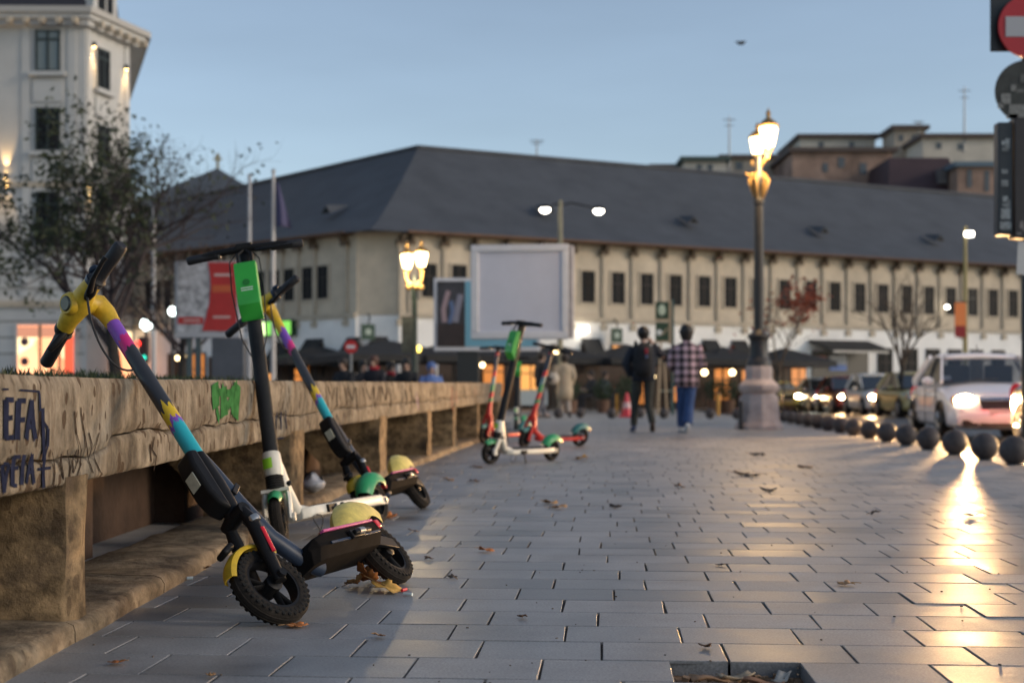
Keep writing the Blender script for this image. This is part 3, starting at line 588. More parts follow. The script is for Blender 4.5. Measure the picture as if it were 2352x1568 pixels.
        k2 = MB(); k2.tube([(kx + .012, hw + .02, zb + .036), (kx - .022, hw + .022, zb + .034)], .0115, 12); k2.build('spring', STEEL, ko)
        fender(root, (.03, 0, Rw + .01), Rw + .05, .11, .55, 2.45, YELP, I, 'rear_fender', bulge=.034, flare=.02)
    else:
        fm_ = CREAM if kind == 'B' else REDF; hw = .082 if kind == 'B' else .07; zt, zb = (.128, .082) if kind == 'B' else (.125, .085)
        d_ = MB(); ring = [(hw * .9, zb), (hw, zb + .012), (hw, zt - .004), (hw * .97, zt), (-hw * .97, zt), (-hw, zt - .004), (-hw, zb + .012), (-hw * .9, zb)]
        xs = [(x0 - .08, .7), (x0, 1), (x1, 1), (x1 + .045, .8), (x1 + .07, .45)]; m_ = len(ring)
        d_.add([(x, y * s_, z) for x, s_ in xs for y, z in ring], [(i * m_ + k, (i + 1) * m_ + k, (i + 1) * m_ + (k + 1) % m_, i * m_ + (k + 1) % m_) for i in range(len(xs) - 1) for k in range(m_)] + [tuple(range(m_)), tuple((len(xs) - 1) * m_ + k for k in range(m_))])
        dk = d_.build('deck', fm_, root, smooth=30, bev=.003)
        t_ = MB(); t_.bb(x0 + .02, x1 - .02, -hw * .86, hw * .86, zt + .001, zt + .005); t_.build('deck_mat', RUB, dk, bev=.002)
        for y in (-1, 1):
            br = MB(); br.prism([(x0 + .03, y * .046, zb), (x0 + .03, y * .046, zt - .006), (-.025, y * .046, Rw + .018), (-.025, y * .046, Rw - .018)], (0, .012 * y, 0)); br.build('rear_bracket', fm_, root, bev=.003)
            bo_ = MB(); bo_.lathe([(.0001, 0), (.013, 0), (.011, .01 * y), (.0001, .01 * y)], 12, c=(0, y * .058, Rw), axis=(0, 1, 0)); bo_.build('axle_bolt', STEEL, root)
        kx = x1 - .10
        k1 = MB(); k1.bb(kx - .05, kx + .03, hw + .001, hw + .014, zb + .006, zb + .04)
        if detail: k1.tube([(kx + .0, hw + .012, zb + .02), (kx - .045, hw + .03, zb + .012), (kx - .085, hw + .022, zb + .03)], [.008, .007, .011], 10)
        else: k1.tube([(kx, hw + .01, zb + .02), (kx + .01, hw + .06, .01)], .007, 8)
        k1.build('kickstand', BLK, root, bev=.003)
        fender(root, (0, 0, Rw), Rw + .03, .10, .4, 2.5, LGRD if kind == 'B' else mat('teal_fender', (.03, .16, .15), .45), I, 'rear_fender', bulge=.02, flare=.012)
        tl = MB(); tl.box((-.135, 0, Rw + .07), (.012, .04, .02)); tl.build('tail_light', REDR, root, bev=.003)
    # --- handlebar group
    if kind == 'A':
        fo_, hy = .085, .008
        hc = A_(top, fo_)
        g_ = MB(); g_.tube([A_(top - .075), A_(top - .03), A_(top + .006, .012), A_(top + .012, .045), hc + ax * .004], [.0245, .029, .034, .033, .035], 20); g_.lathe([(.0001, .0), (.030, .0), (.036, -.012), (.036, -.05)], 20, c=A_(top + .005, fo_ + .045), axis=(math.cos(rk), 0, math.sin(rk)))
        g_.tube([hc + Vector((.0, -.098, 0)), hc + Vector((.006, -.06, 0)), hc + Vector((.004, 0, 0)), hc + Vector((.006, .06, 0)), hc + Vector((.0, .098, 0))], [(.026, .026), (.029, .03), (.04, .034), (.029, .03), (.026, .026)], 18, up=(0, 0, 1))
        hb = g_.build('handlebar', YEL, root, smooth=50, xf=ST)
        l_ = MB(); l_.lathe([(.0001, .002), (.020, .002), (.024, -.003), (.024, -.01)], 20, c=A_(top + .005, fo_ + .048), axis=(math.cos(rk), 0, math.sin(rk))); l_.build('headlight', mat('smoked_lens', (.05, .06, .05), .25, vary=.3, vscale=60), hb, xf=ST)
        for y in (-1, 1):
            gg = MB(); pts = [(.098, .023), (.112, .029), (.118, .023), (.13, .0205), (.16, .0198), (.2, .021), (.245, .0208), (.252, .015)]
            gg.tube([hc + Vector((-.012 * max(0, q[0] - .1) / .15, y * q[0], -.004)) for q in pts], [q[1] for q in pts], 18); gg.build('grip', GRIP, hb, smooth=50, xf=ST)
            cl = MB(); cl.tube([hc + Vector((0, y * .094, 0)), hc + Vector((0, y * .108, 0))], .0285, 18); cl.build('grip_collar', BLK if y < 0 else NAVY, hb, xf=ST)
        bl = MB(); bl.tube([hc + Vector((.02, .082, -.018)), hc + Vector((.05, .10, -.035)), hc + Vector((.062, .15, -.03)), hc + Vector((.055, .21, -.022)), hc + Vector((.05, .222, -.02))], [(.014, .01), (.013, .009), (.009, .006), (.008, .006), (.008, .008)], 10)
        bl.tube([hc + Vector((.018, .055, -.02)), hc + Vector((.03, .085, -.028)), hc + Vector((.03, .115, -.025))], [.012, .016, .012], 10); bl.build('brake_lever', BLK, hb, smooth=50, xf=ST)
        th_ = MB(); th_.tube([hc + Vector((.01, -.10, -.015)), hc + Vector((.045, -.125, -.03)), hc + Vector((.055, -.15, -.03))], [.012, .012, .009], 10); th_.build('throttle', BLK, hb, xf=ST)
        be = MB(); be.sphere(hc + Vector((-.012, .118, .03)), .017, 14, 8, (1, 1, .7)); be.build('bell', NAVY, hb, xf=ST)
        ca = MB(); p0 = hc + Vector((.035, .07, -.03)); p3 = A_(top - .27, .036, .0)
        ca.tube([p0 * ((1 - t) ** 3) + (p0 + Vector((.06, -.03, -.10))) * (3 * t * (1 - t) ** 2) + (p3 + Vector((.10, .0, -.0))) * (3 * t * t * (1 - t)) + p3 * t ** 3 for t in [k / 14 for k in range(15)]], .0035, 8); ca.build('brake_cable', RUB, hb, xf=ST)
    else:
        hc = A_(top + .01, .02)
        g_ = MB(); g_.tube([hc + Vector((-.012, -.24, -.01)), hc + Vector((0, -.14, .0)), hc + Vector((.004, 0, .002)), hc + Vector((0, .14, 0)), hc + Vector((-.012, .24, -.01))], [.013, .015, .017, .015, .013], 16)
        g_.tube([A_(top - .05), A_(top - .0), A_(top + .018)], [rr[1] + .001, rr[1] + .004, .024], 16); g_.box(hc + Vector((.004, 0, .012)), (.04, .07, .022))
        hb = g_.build('handlebar', BLK, root, smooth=50, xf=ST)
        for y in (-1, 1):
            gg = MB(); pts = [(.118, .019), (.125, .021), (.135, .019), (.19, .0185), (.25, .0195), (.258, .015)]
            gg.tube([hc + Vector((-.012 * q[0] / .24, y * q[0], -.01 * q[0] / .24)) for q in pts], [q[1] for q in pts], 16); gg.build('grip', GRIP, hb, smooth=50, xf=ST)
            cl = MB(); cl.tube([hc + Vector((-.005, y * .108, -.004)), hc + Vector((-.005, y * .118, -.004))], .0185, 16); cl.build('clamp_ring', STEEL, hb, xf=ST)
        bl = MB(); bl.tube([hc + Vector((.02, .05, -.015)), hc + Vector((.04, .09, -.02)), hc + Vector((.045, .16, -.02)), hc + Vector((.035, .215, -.018))], [.008, .009, .006, .005], 8); bl.build('brake_lever', BLK, hb, xf=ST)
        if kind == 'B':
            # green case hung from the bar in front of the stem
            z0, z1 = top - .335, top - .075
            pr = [(z0, .036), (z0 + .055, .092), (z0 + .11, .098), (z1 - .02, .088), (z1, .075), (z1, .034), (z0, .030)]
            bx = MB(); bx.prism([A_(t, f_, -.048) for t, f_ in pr], (0, .096, 0)); bo = bx.build('green_case', LGRN, root, bev=.012, seg=3, xf=ST)
            for dz in (0, .011):
                k_ = MB(); k_.box(A_(z0 + .118 + dz, .0975 + .0), (.004, .052, .0035), Q @ Matrix.Rotation(R(2), 4, 'Y')); k_.build('printed_line', WHT, bo, xf=ST)
            k_ = MB(); k_.lathe([(.0001, 0), (.016, 0)], 20, c=A_(z0 + .155, .0968), axis=(math.cos(rk + R(5)), 0, math.sin(rk + R(5)))); k_.build('round_emblem', mat('dark_green_print', (.015, .17, .02), .4), bo, xf=ST)
            hk = MB(); hk.tube([A_(z1, .055, -.03), A_(z1 + .05, .05, -.03), A_(z1 + .075, .035, 0), A_(z1 + .05, .05, .03), A_(z1, .055, .03)], .007, 10); hk.build('hanger', BLK, bo, xf=ST)
            for y, e_ in ((-.05, -.10), (.047, .02)):
                ca = MB(); ca.tube([A_(top - .01, .03, y * .7), A_(top - .06, .055, y * 1.35), A_(top - .2, .06, y * 1.45), A_(top - .42, .045, y * 1.1), A_(top - .5, .036, y * .5)], .003, 6); ca.build('cable', RUB, root, xf=ST)
        else:
            ca = MB(); ca.tube([A_(top, .03, .02), A_(top - .05, .05, .03), A_(top - .14, .035, .01)], .003, 6); ca.build('cable', RUB, root, xf=ST)
    # --- place: lean about the line through both contact points, then drop on the ground
    fw = Vector((math.cos(phi), math.sin(phi), 0)); le = Vector((0, 0, 1)).cross(fw); le2 = le * math.cos(lean) + Vector((0, 0, 1)) * math.sin(lean); up2 = fw.cross(le2)
    M = Matrix((fw, le2, up2)).transposed().to_4x4()
    zmin = min((M @ (o.matrix_local @ v.co)).z for o in root.children if 'wheel' in o.name for v in o.data.vertices)
    M.translation = (X, Y, -zmin); root.matrix_world = M
    return root
scooter('A', -.345, 4.541, R(253.1), R(42), R(-14), .805, 1.178, 'dark scooter with yellow head and purple stem, nearest, leaning on the wall')
scooter('B', -.635, 6.7, R(251), R(15.5), R(22), .98, 1.29, 'cream and green scooter with a green case, between the two leaning dark scooters')
scooter('A', -.466, 7.574, R(258.7), R(33), R(-8), .84, 1.255, 'dark scooter with yellow head, partly behind the cream one, leaning on the wall')
scooter('B', .362, 13.03, R(228.9), R(-5.6), R(-5.8), .847, 1.25, 'upright cream and green scooter with green case, standing on the open pavement', detail=False)
scooter('R', .797, 16.538, R(217.3), R(-9.7), R(23), .839, 1.16, 'red scooter standing just behind the upright cream and green scooter', detail=False)
scooter('R', .17, 18.0, R(232), R(0), R(9), .84, 1.19, 'red banded scooter at the end of the wall, half hidden', detail=False)
scooter('B', .211, 24.9, R(259.7), R(0), R(12), .852, 1.25, 'farthest cream and green scooter, thin behind the upright one', detail=False)
# ================================================================ LONG INN BUILDING
def ray_plane(x, y, p0, nrm):
    dr = Vector(((x - CX) / F, 1, (HZ - y) / F)); o = Vector((0, 0, CH)); return o + dr * ((Vector(p0) - o).dot(nrm) / dr.dot(nrm))
UPW = mat('beige_render', (.56, .475, .365), .9, vary=.22, vscale=.8, bump=.15, bscale=6)
LOW = mat('white_render', (.84, .82, .79), .9, vary=.12, vscale=.7, bump=.1, bscale=6)
ROOF = mat('dark_shingles', (.072, .077, .087), .8, vary=.22, vscale=.7, bump=.5, bscale=9)
DKW = mat('dark_timber', (.045, .035, .03), .7, vary=.3, vscale=5)
GLS = mat('dark_window_glass', (.014, .015, .017), .5, spec=.08, vary=.3, vscale=2)
TRIM = mat('beige_trim', (.47, .40, .31), .85, vary=.15, vscale=2)
WARM = emat('warm_interior', (1.0, .42, .10), .9); WARM2 = emat('amber_interior', (1.0, .33, .06), .55)
WWHT = emat('bright_lamp', (1.0, .93, .78), 9.0)
DIM = mat('dim_interior', (.06, .035, .02), .8, vary=.5, vscale=3)
inn = thing('inn_building', 'long two storey beige inn with a huge dark roof, behind the square', 'building', (0, 0, 0))
Cc = Vector((-5.43, 55, 0)); U = Vector((.893, .449, 0)).normalized(); V_ = Vector((-.757, .653, 0)).normalized()
def wingM(dirv, origin):     # local x along facade, y into the building
    n = Vector((-dirv.y, dirv.x, 0)) 
    if n.y < 0: n = -n
    return Matrix((dirv, n, Vector((0, 0, 1)))).transposed().to_4x4(), n
MR, NR = wingM(U, Cc); MR.translation = Cc
ML, NL = wingM(V_, Cc); ML.translation = Cc
EV, BZ = 7.07, 3.78
def tpix(x, M, dirv):        # facade parameter of a photo column
    k = (x - CX) / F; return (k * Cc.y - Cc.x) / (dirv.x - k * dirv.y)
LR, LL = 47.0, 24.0
for nm, M, L0 in (('R', MR, LR), ('L', ML, LL)):
    b = MB(); b.bb(1.0, L0, 0, 12, BZ, EV + .08); b.build('upper_wall', UPW, inn, smooth=0, xf=M)
    b = MB(); b.bb(1.0, L0, -.06, 12, -.05, BZ - .002); b.build('ground_floor_wall', LOW, inn, smooth=0, xf=M)
    b = MB(); b.bb(1.0, L0, -.16, .0, BZ - .09, BZ + .08); b.build('string_course', TRIM, inn, smooth=0, xf=M)
    b = MB(); b.bb(1.2, L0, -.62, -.003, EV - .08, EV + .02); b.build('eaves_board', mat('brown_eaves', (.15, .08, .045), .8, vary=.3, vscale=2), inn, smooth=0, xf=M)
ch = [Cc + V_ * 1.05, Cc + U * 1.05]
b = MB()
pr = [ch[0], ch[1], ch[1] + NR * 3, ch[0] + NL * 3]
b.prism([p + Vector((0, 0, BZ)) for p in pr], (0, 0, EV + .06 - BZ)); b.build('corner_wall', UPW, inn, smooth=0)
b = MB(); b.prism([p + Vector((0, 0, -.05)) for p in pr], (0, 0, BZ + .03)); b.build('corner_base', LOW, inn, smooth=0)
# roof: curved slopes
RP = Vector((-4.31, 63.96, 11.91))
def slope(e0, e1, r0, r1, nu=16, nv=8):
    b = MB()
    def fn(u, v):
        e = e0.lerp(e1, u); r = r0.lerp(r1, u); p = e.lerp(r, v); p.z = e.z + (r.z - e.z) * (v ** 1.13) + .05 * nz(u * 9, v * 4) * (1 if 0 < v < 1 else 0); return p
    return b.grid(fn, nu, nv)
ez = EV - .05
E0 = Cc - (NR + NL).normalized() * .75 + Vector((0, 0, ez)); ER = Cc + U * LR - NR * .7 + Vector((0, 0, ez)); EL = Cc + V_ * LL - NL * .7 + Vector((0, 0, ez))
RR = RP + U * (LR - 5.03); RL = RP + V_ * (LL - 3.5); RL.z -= .9
slope(E0, ER, RP, RR).build('roof_slope', ROOF, inn); slope(EL, E0, RL, RP).build('roof_slope', ROOF, inn)
BR = Cc + U * LR + NR * 15 + Vector((0, 0, ez)); BL = Cc + V_ * LL + NL * 15 + Vector((0, 0, ez)); B0 = RP + (RP - E0) * .75; B0.z = ez
slope(BR, B0, RR, RP).build('roof_slope', ROOF, inn); slope(B0, BL, RP, RL).build('roof_slope', ROOF, inn)
b = MB(); b.add([ER, BR, RR], [(0, 1, 2)]); b.build('gable', UPW, inn, smooth=0); b = MB(); b.add([EL, BL, RL], [(0, 1, 2)]); b.build('gable', UPW, inn, smooth=0)
b = MB(); b.tube([RP + Vector((0, 0, .03)), RR + Vector((0, 0, .03))], .12, 6); b.build('ridge_cap', ROOF, inn); b = MB(); b.tube([RP + Vector((0, 0, .03)), RL + Vector((0, 0, .03))], .12, 6); b.build('ridge_cap', ROOF, inn)
# windows and pilasters
wf = MB(); ww, wh = .66, 1.34
wf.bb(-ww / 2 - .09, ww / 2 + .09, -.05, .02, -wh / 2 - .08, -wh / 2); wf.bb(-ww / 2 - .09, ww / 2 + .09, -.05, .02, wh / 2, wh / 2 + .08); wf.bb(-ww / 2 - .09, -ww / 2, -.05, .02, -wh / 2, wh / 2); wf.bb(ww / 2, ww / 2 + .09, -.05, .02, -wh / 2, wh / 2)
wg = MB(); wg.bb(-ww / 2, ww / 2, -.012, .0, -wh / 2, wh / 2)
wm = MB(); wm.bb(-.02, .02, -.03, -.013, -wh / 2, wh / 2); wm.bb(-ww / 2, ww / 2, -.028, -.0135, wh * .12, wh * .12 + .035); wm.bb(-ww / 2, -ww / 2 + .035, -.028, -.0135, -wh / 2, wh / 2); wm.bb(ww / 2 - .035, ww / 2, -.028, -.0135, -wh / 2, wh / 2)
pl = MB(); pl.bb(-.075, .075, -.10, 0, -1.55, 1.35); pl.bb(-.16, .16, -.14, 0, -1.78, -1.55); pl.bb(-.17, .17, -.17, 0, 1.35, 1.47)
br = MB(); br.prism([(-.07, 0, .0), (-.07, -.42, .40), (-.07, -.42, .5), (-.07, 0, .5)], (.14, 0, 0)); br.bb(-.2, .2, -.2, 0, .12, .3)
pw = pp = None; nwin = [0]; GLV = [mat('curtained_glass', (.055, .05, .042), .5, spec=.1, vary=.4, vscale=3), mat('bluish_glass', (.03, .036, .044), .3, spec=.3), mat('brown_glass', (.032, .022, .016), .5, spec=.1)]
def facade(M, ts_w, ts_p):
    global pw, pp
    for t in ts_w:
        T = M @ Matrix.Translation((t, 0, 5.19))
        if pw is None: w_ = wf.build('window', TRIM, inn, smooth=0); pw = (w_, wg.build('pane', GLS, w_, smooth=0), wm.build('glazing_bar', DKW, w_, smooth=0))
        else: w_ = inst(pw[0], 'window', inn); inst(pw[1], 'pane', w_); inst(pw[2], 'glazing_bar', w_)
        w_.matrix_local = T
        pn = w_.children[0]; nwin[0] += 1
        if nwin[0] % 3 == 0: pn.material_slots[0].link = 'OBJECT'; pn.material_slots[0].material = GLV[nwin[0] // 3 % 3]
    for t in ts_p:
        T = M @ Matrix.Translation((t, 0, 5.15))
        if pp is None: p_ = pl.build('pilaster', TRIM, inn, smooth=0); pp = (p_, br.build('bracket', mat('bracket_wood', (.13, .095, .065), .8), p_, smooth=0)); pp[1].location = (0, -.02, 1.30)
        else: p_ = inst(pp[0], 'pilaster', inn); k_ = inst(pp[1], 'bracket', p_); k_.location = (0, -.02, 1.30)
        p_.matrix_local = T
wx = [985, 1054, 1122, 1198, 1275, 1350, 1419, 1485, 1551, 1617, 1677, 1740, 1802, 1862, 1917, 1974, 2027, 2082, 2133, 2183, 2233, 2280, 2326, 2372]
tw_ = [tpix(x, MR, U) for x in wx]
facade(MR, tw_, [(a + c) / 2 for a, c in zip(tw_, tw_[1:])] + [tw_[0] - 1.25, 1.5])
lx = [742, 707, 665, 632, 598, 560, 528, 498, 470, 440, 412, 388, 365, 344]
tl_ = [tpix(x, ML, V_) for x in lx]
facade(ML, tl_, [(a + c) / 2 for a, c in zip(tl_, tl_[1:])] + [1.6])
# roof vents: small dark triangular hoods on the front slopes
nr_ = (ER - E0).cross(RP - E0).normalized(); nl_ = (EL - E0).cross(RP - E0).normalized()
for x, y in [(757, 492), (1255, 490), (1588, 515), (1888, 538), (2153, 556), (905, 470)][:5]:
    nn, dv, ni = (nr_, U, NR) if x > 960 else (nl_, V_, NL)
    p = ray_plane(x, y, E0, nn); b = MB(); hw_ = .32; o_ = -ni * .22
    a, c, t_ = p - dv * hw_ + o_, p + dv * hw_ + o_, p + o_ + Vector((0, 0, .36))
    bk = p + ni * 1.1 + Vector((0, 0, .5))
    b.add([a, c, t_, bk], [(0, 1, 2), (0, 2, 3), (1, 3, 2)]); v_ = b.build('roof_vent', ROOF, inn, smooth=0)
    b = MB(); s_ = .72; ct = (a + c + t_) / 3; q_ = -ni * .01
    b.add([ct + (w_ - ct) * s_ + q_ for w_ in (a, c, t_)], [(0, 1, 2)]); b.build('vent_opening', mat('vent_dark', (.012, .012, .012), 1), v_, smooth=0)
# added dark panels standing in for the dim cafe interiors along the ground floor
for M, ta, tb in ((MR, tpix(1005, MR, U), tpix(1850, MR, U)), (MR, 1.1, tpix(1000, MR, U)), (ML, 1.1, tpix(560, ML, V_))):
    k = 0; t = ta
    while t < tb:
        e = min(tb, t + 1.45); b = MB(); b.bb(t + .01, e - .01, -.085, -.0615, -.04, 2.05); b.build('dim_interior_panel', mat('cafe_interior_dark', (.055, .032, .02), .7, vary=.4, vscale=2), inn, smooth=0, xf=M); t = e
# ground floor openings of the inn
def opening(M, t, z0, z1, wd, m, name='shop_window', hood=False):
    b = MB(); b.bb(t - wd / 2 - .08, t + wd / 2 + .08, -.13, -.062, z0 - .05, z1 + .08); o = b.build(name, DKW, inn, smooth=0, xf=M)
    b = MB(); b.bb(t - wd / 2, t + wd / 2, -.15, -.132, z0, z1); b.build('pane', m, o, smooth=0, xf=M)
    b = MB(); b.bb(t - .03, t + .03, -.17, -.151, z0, z1); b.bb(t - wd / 2, t + wd / 2, -.168, -.1505, z0 + (z1 - z0) * .66, z0 + (z1 - z0) * .66 + .05); b.build('glazing_bar', DKW, o, smooth=0, xf=M)
    if hood:
        b = MB(); b.prism([(t - wd * .55, -.06, z1 + .3), (t - wd * .55, -.95, z0 + (z1 - z0) * .25), (t - wd * .55, -.95, z0 + (z1 - z0) * .2), (t - wd * .55, -.06, z1 + .22)], (wd * 1.1, 0, 0)); b.build('window_hood', mat('black_canvas', (.02, .02, .021), .85, vary=.3, vscale=3), o, smooth=0, xf=M)
tp = lambda x: tpix(x, MR, U)
for x, z0, z1, wd, m, hd in [(1075, .2, 2.3, 1.1, DIM, False), (1130, .4, 2.1, .9, WARM2, False), (1215, .4, 2.0, .9, WARM, False), (1355, 1.6, 2.7, .85, DIM, True), (1418, 1.9, 2.7, .6, WARM, False), (1470, .2, 2.0, .9, WARM2, False), (1560, .3, 1.9, .9, WARM2, False),
                             (1628, 1.7, 2.75, .75, DIM, True), (1695, 1.7, 2.75, .75, DIM, True), (1655, .3, 1.75, .8, WARM2, False), (1715, .3, 1.7, .7, WARM2, False), (1785, .2, 1.9, 1.0, DIM, False), (1830, .2, 1.8, .8, WARM2, False),
                             (2030, .9, 2.75, .75, GLS, False), (2088, .9, 2.75, .75, GLS, False), (2140, .9, 2.75, .7, GLS, False), (2190, .9, 2.75, .7, GLS, False), (2240, .9, 2.75, .7, GLS, False), (2290, .9, 2.75, .7, GLS, False)]:
    opening(MR, tp(x), z0, z1, wd, m, hood=hd)
for x, z0, z1, wd, m, hd in [(725, 1.4, 2.6, 1.0, DIM, True), (700, .3, 1.9, .9, WARM2, False), (650, 1.2, 2.5, 1.0, DIM, True), (620, .3, 1.8, 1.0, WARM, False), (560, .4, 2.2, 1.2, WARM, False), (505, .4, 2.2, 1.2, DIM, False), (455, .4, 2.4, 1.2, WARM2, False), (410, .4, 2.4, 1.2, DIM, False)]:
    opening(ML, tpix(x, ML, V_), z0, z1, wd, m, hood=hd)
for x, z0, z1 in [(815, 1.5, 2.6), (868, 1.5, 2.6)]: opening(MR if x > 850 else ML, tpix(x, MR if x > 850 else ML, U if x > 850 else V_), z0, z1, .7, DIM, hood=True)
# deep shop awning on the right part of the inn
sa = thing('shop_awning', 'wide black shop awning with a pale valance on the inn, right of the stone plinth', 'awning', (0, 0, 0))
t0, t1 = tp(1855), tp(1992)
b = MB(); b.prism([(t0, -.07, 3.15), (t0, -1.5, 2.72), (t0, -1.5, 2.62), (t0, -.07, 3.02)], (t1 - t0, 0, 0)); b.build('canopy', mat('black_canvas', (.02, .02, .021), .85), sa, smooth=0, xf=MR)
b = MB(); b.bb(t0 + .25, t1 - .05, -1.55, -1.51, 2.52, 2.62); b.build('valance', mat('pale_strip', (.5, .47, .42), .8), sa, smooth=0, xf=MR)
b = MB(); b.bb(t0 + .1, t1 - .1, -.2, -.16, .1, 2.6); b.build('dark_shopfront', mat('dark_front', (.018, .016, .015), .4), sa, smooth=0, xf=MR)
b = MB(); b.bb(t0 + 1.1, t0 + 2.1, -.24, -.205, 1.9, 2.45); s_ = b.build('hanging_sign', mat('grey_sign', (.40, .40, .42), .6), sa, smooth=0, xf=MR)
b = MB(); b.bb(t0 + 1.1, t0 + 2.1, -.25, -.241, 1.72, 2.0); b.build('blue_strip', mat('blue_strip', (.10, .18, .45), .6), s_, smooth=0, xf=MR)
b = MB(); b.bb(t0 + .3, t0 + .9, -.24, -.205, 1.9, 2.4); b.build('poster', mat('rosy_poster', (.28, .12, .11), .7, vary=.6, vscale=4), sa, smooth=0, xf=MR)
# wall lamps on the inn
def wall_lamp(x, y, M, t, label, s=.35):
    z = Zat(y, (M @ Vector((t, 0, 0))).y); r = thing('wall_lamp', label, 'lamp', (0, 0, 0))
    b = MB(); b.bb(t - .03, t + .03, -.4, -.06, z + .12, z + .17); b.build('arm', BLK, r, xf=M)
    b = MB(); b.box((t, -.45, z), (s, s * .7, s * .75), taper=(.8, .8)); b.build('glass', WWHT, r, bev=.04, xf=M)
wall_lamp(1330, 756, MR, tp(1330), 'bright white lamp on the inn wall beside the blank billboard')
wall_lamp(2160, 706, MR, tp(2160), 'small white lamp on the inn wall above the parked cars', .22)
for k, (x, lab) in enumerate([(833, 'small green hanging sign on the white inn wall left of the double lamp'), (1400, 'small green hanging sign on the inn wall left of the walkers')]):
    M, dv = (MR, U); t = tpix(x, M, dv); d = (M @ Vector((t, -.5, 0))).y; z = Zat(762 if k == 0 else 770, d)
    r = thing('hanging_sign', lab, 'sign'); b = MB(); b.bb(t - .28, t + .28, -.62, -.56, z - .32, z + .30); p_ = b.build('board', mat('bottle_green', (.012, .05, .03), .5), r, smooth=0, xf=M)
    b = MB(); b.lathe([(.0001, 0), (.13, 0)], 16, c=M @ Vector((t, -.632, z)), axis=M.to_3x3() @ Vector((0, -1, 0))); b.build('emblem', mat('pale_print', (.35, .42, .36), .6), p_)
    b = MB(); b.tube([M @ Vector((t + .2, -.06, z + .75)), M @ Vector((t + .15, -.4, z + .55)), M @ Vector((t, -.59, z + .28))], .03, 6); b.build('bracket', BLK, r)
# ================================================================ WHITE CORNER BUILDING (left)
wb = thing('corner_building', 'tall pale corner building with cornice and mansard, at the left edge', 'building', (0, 0, 0))
WBW = mat('pale_stucco', (.50, .495, .48), .9, vary=.1, vscale=.5, bump=.08, bscale=5)
SLT = mat('dark_slate', (.03, .028, .036), .6, vary=.2, vscale=3)
D0 = 62.0; a0 = Vector((Xat(-260, D0), D0, 0)); a1 = Vector((Xat(196, D0), D0, 0)); a2 = Vector((Xat(297, 65.5), 65.5, 0)); a3 = Vector((Xat(270, 80), 80, 0)); a4 = Vector((a0.x, 80, 0))
z_of = lambda y: Zat(y, D0)
def ring(z, off, m, name, z2):
    cen = Vector((a0.x, 75, 0)); nrm = [Vector((0, -1, 0)), (a2 - a1).cross(Vector((0, 0, 1))).normalized()]
    b = MB(); o1 = nrm[0] * off; o2 = nrm[1] * off
    p1 = a1 + (nrm[0] + nrm[1]).normalized() * off * 1.02
    b.prism([p + Vector((0, 0, z)) for p in (a0 + o1, p1, a2 + o2 + (a2 - a1).normalized() * off, a3 + Vector((off, 0, 0)), a4)], (0, 0, z2 - z)); return b.build(name, m, wb, smooth=0)
ztop = z_of(62)
ring(4.6, 0, WBW, 'upper_wall', ztop); ring(-.05, .12, WBW, 'ground_floor', 4.55); ring(4.5, .3, TRIM, 'string_course', 4.75); ring(z_of(425) - .1, .10, TRIM, 'string_course', z_of(425) + .12)
ring(ztop, .35, WBW, 'cornice', ztop + .28); ring(ztop + .28, .55, WBW, 'cornice', ztop + .5); ring(ztop + .5, .72, mat('cornice_top', (.42, .40, .37), .8), 'cornice', ztop + .78)
b = MB(); tz = ztop + .78
low = [a0 + Vector((0, .4, tz)), a1 + Vector((-.1, .5, tz)), a2 + Vector((-.5, .3, tz)), a3 + Vector((-.5, 0, tz)), a4 + Vector((0, 0, tz))]; cen = sum(low, Vector()) / 5
hi = [Vector((p.x, p.y, tz + 3.4)).lerp(Vector((cen.x, cen.y, tz + 3.4)), .12) for p in low]
b.add(low + hi, [(0, 1, 6, 5), (1, 2, 7, 6), (2, 3, 8, 7), (3, 4, 9, 8), (5, 6, 7, 8, 9)]); b.build('mansard_roof', SLT, wb, smooth=0)
dr = a2 - a1; dru = dr.normalized(); cn = Vector((dru.y, -dru.x, 0))
md = a1.lerp(a2, .42)
MCH = Matrix((dru, -cn, Vector((0, 0, 1)))).transposed().to_4x4(); MCH.translation = md
b = MB(); b.bb(-.95, .95, -.05, 1.0, tz + .15, tz + 1.9); dw = b.build('dormer', WBW, wb, smooth=0, xf=MCH); b = MB(); b.bb(-.6, .6, -.08, -.055, tz + .3, tz + 1.7); b.build('dormer_pane', GLS, dw, smooth=0, xf=MCH); b = MB(); b.bb(-.05, .05, -.1, -.081, tz + .3, tz + 1.7); b.build('glazing_bar', WBW, dw, smooth=0, xf=MCH)
dn = MB(); dn.bb(-.11, .11, -.34, 0, -.26, 0); dsrc = None
for k in range(12):
    x = a1.x - .3 - k * .72; M = Matrix.Translation((x, D0 - .35, ztop + .28))
    if dsrc is None: dsrc = dn.build('dentil', TRIM, wb, smooth=0); dsrc.matrix_local = M
    else: inst(dsrc, 'dentil', wb, M)
for k in range(6): inst(dsrc, 'dentil', wb, Matrix.Translation(a1 + dru * (.4 + k * .72) + cn * .35 + Vector((0, 0, ztop + .28))) @ MCH.to_3x3().to_4x4())
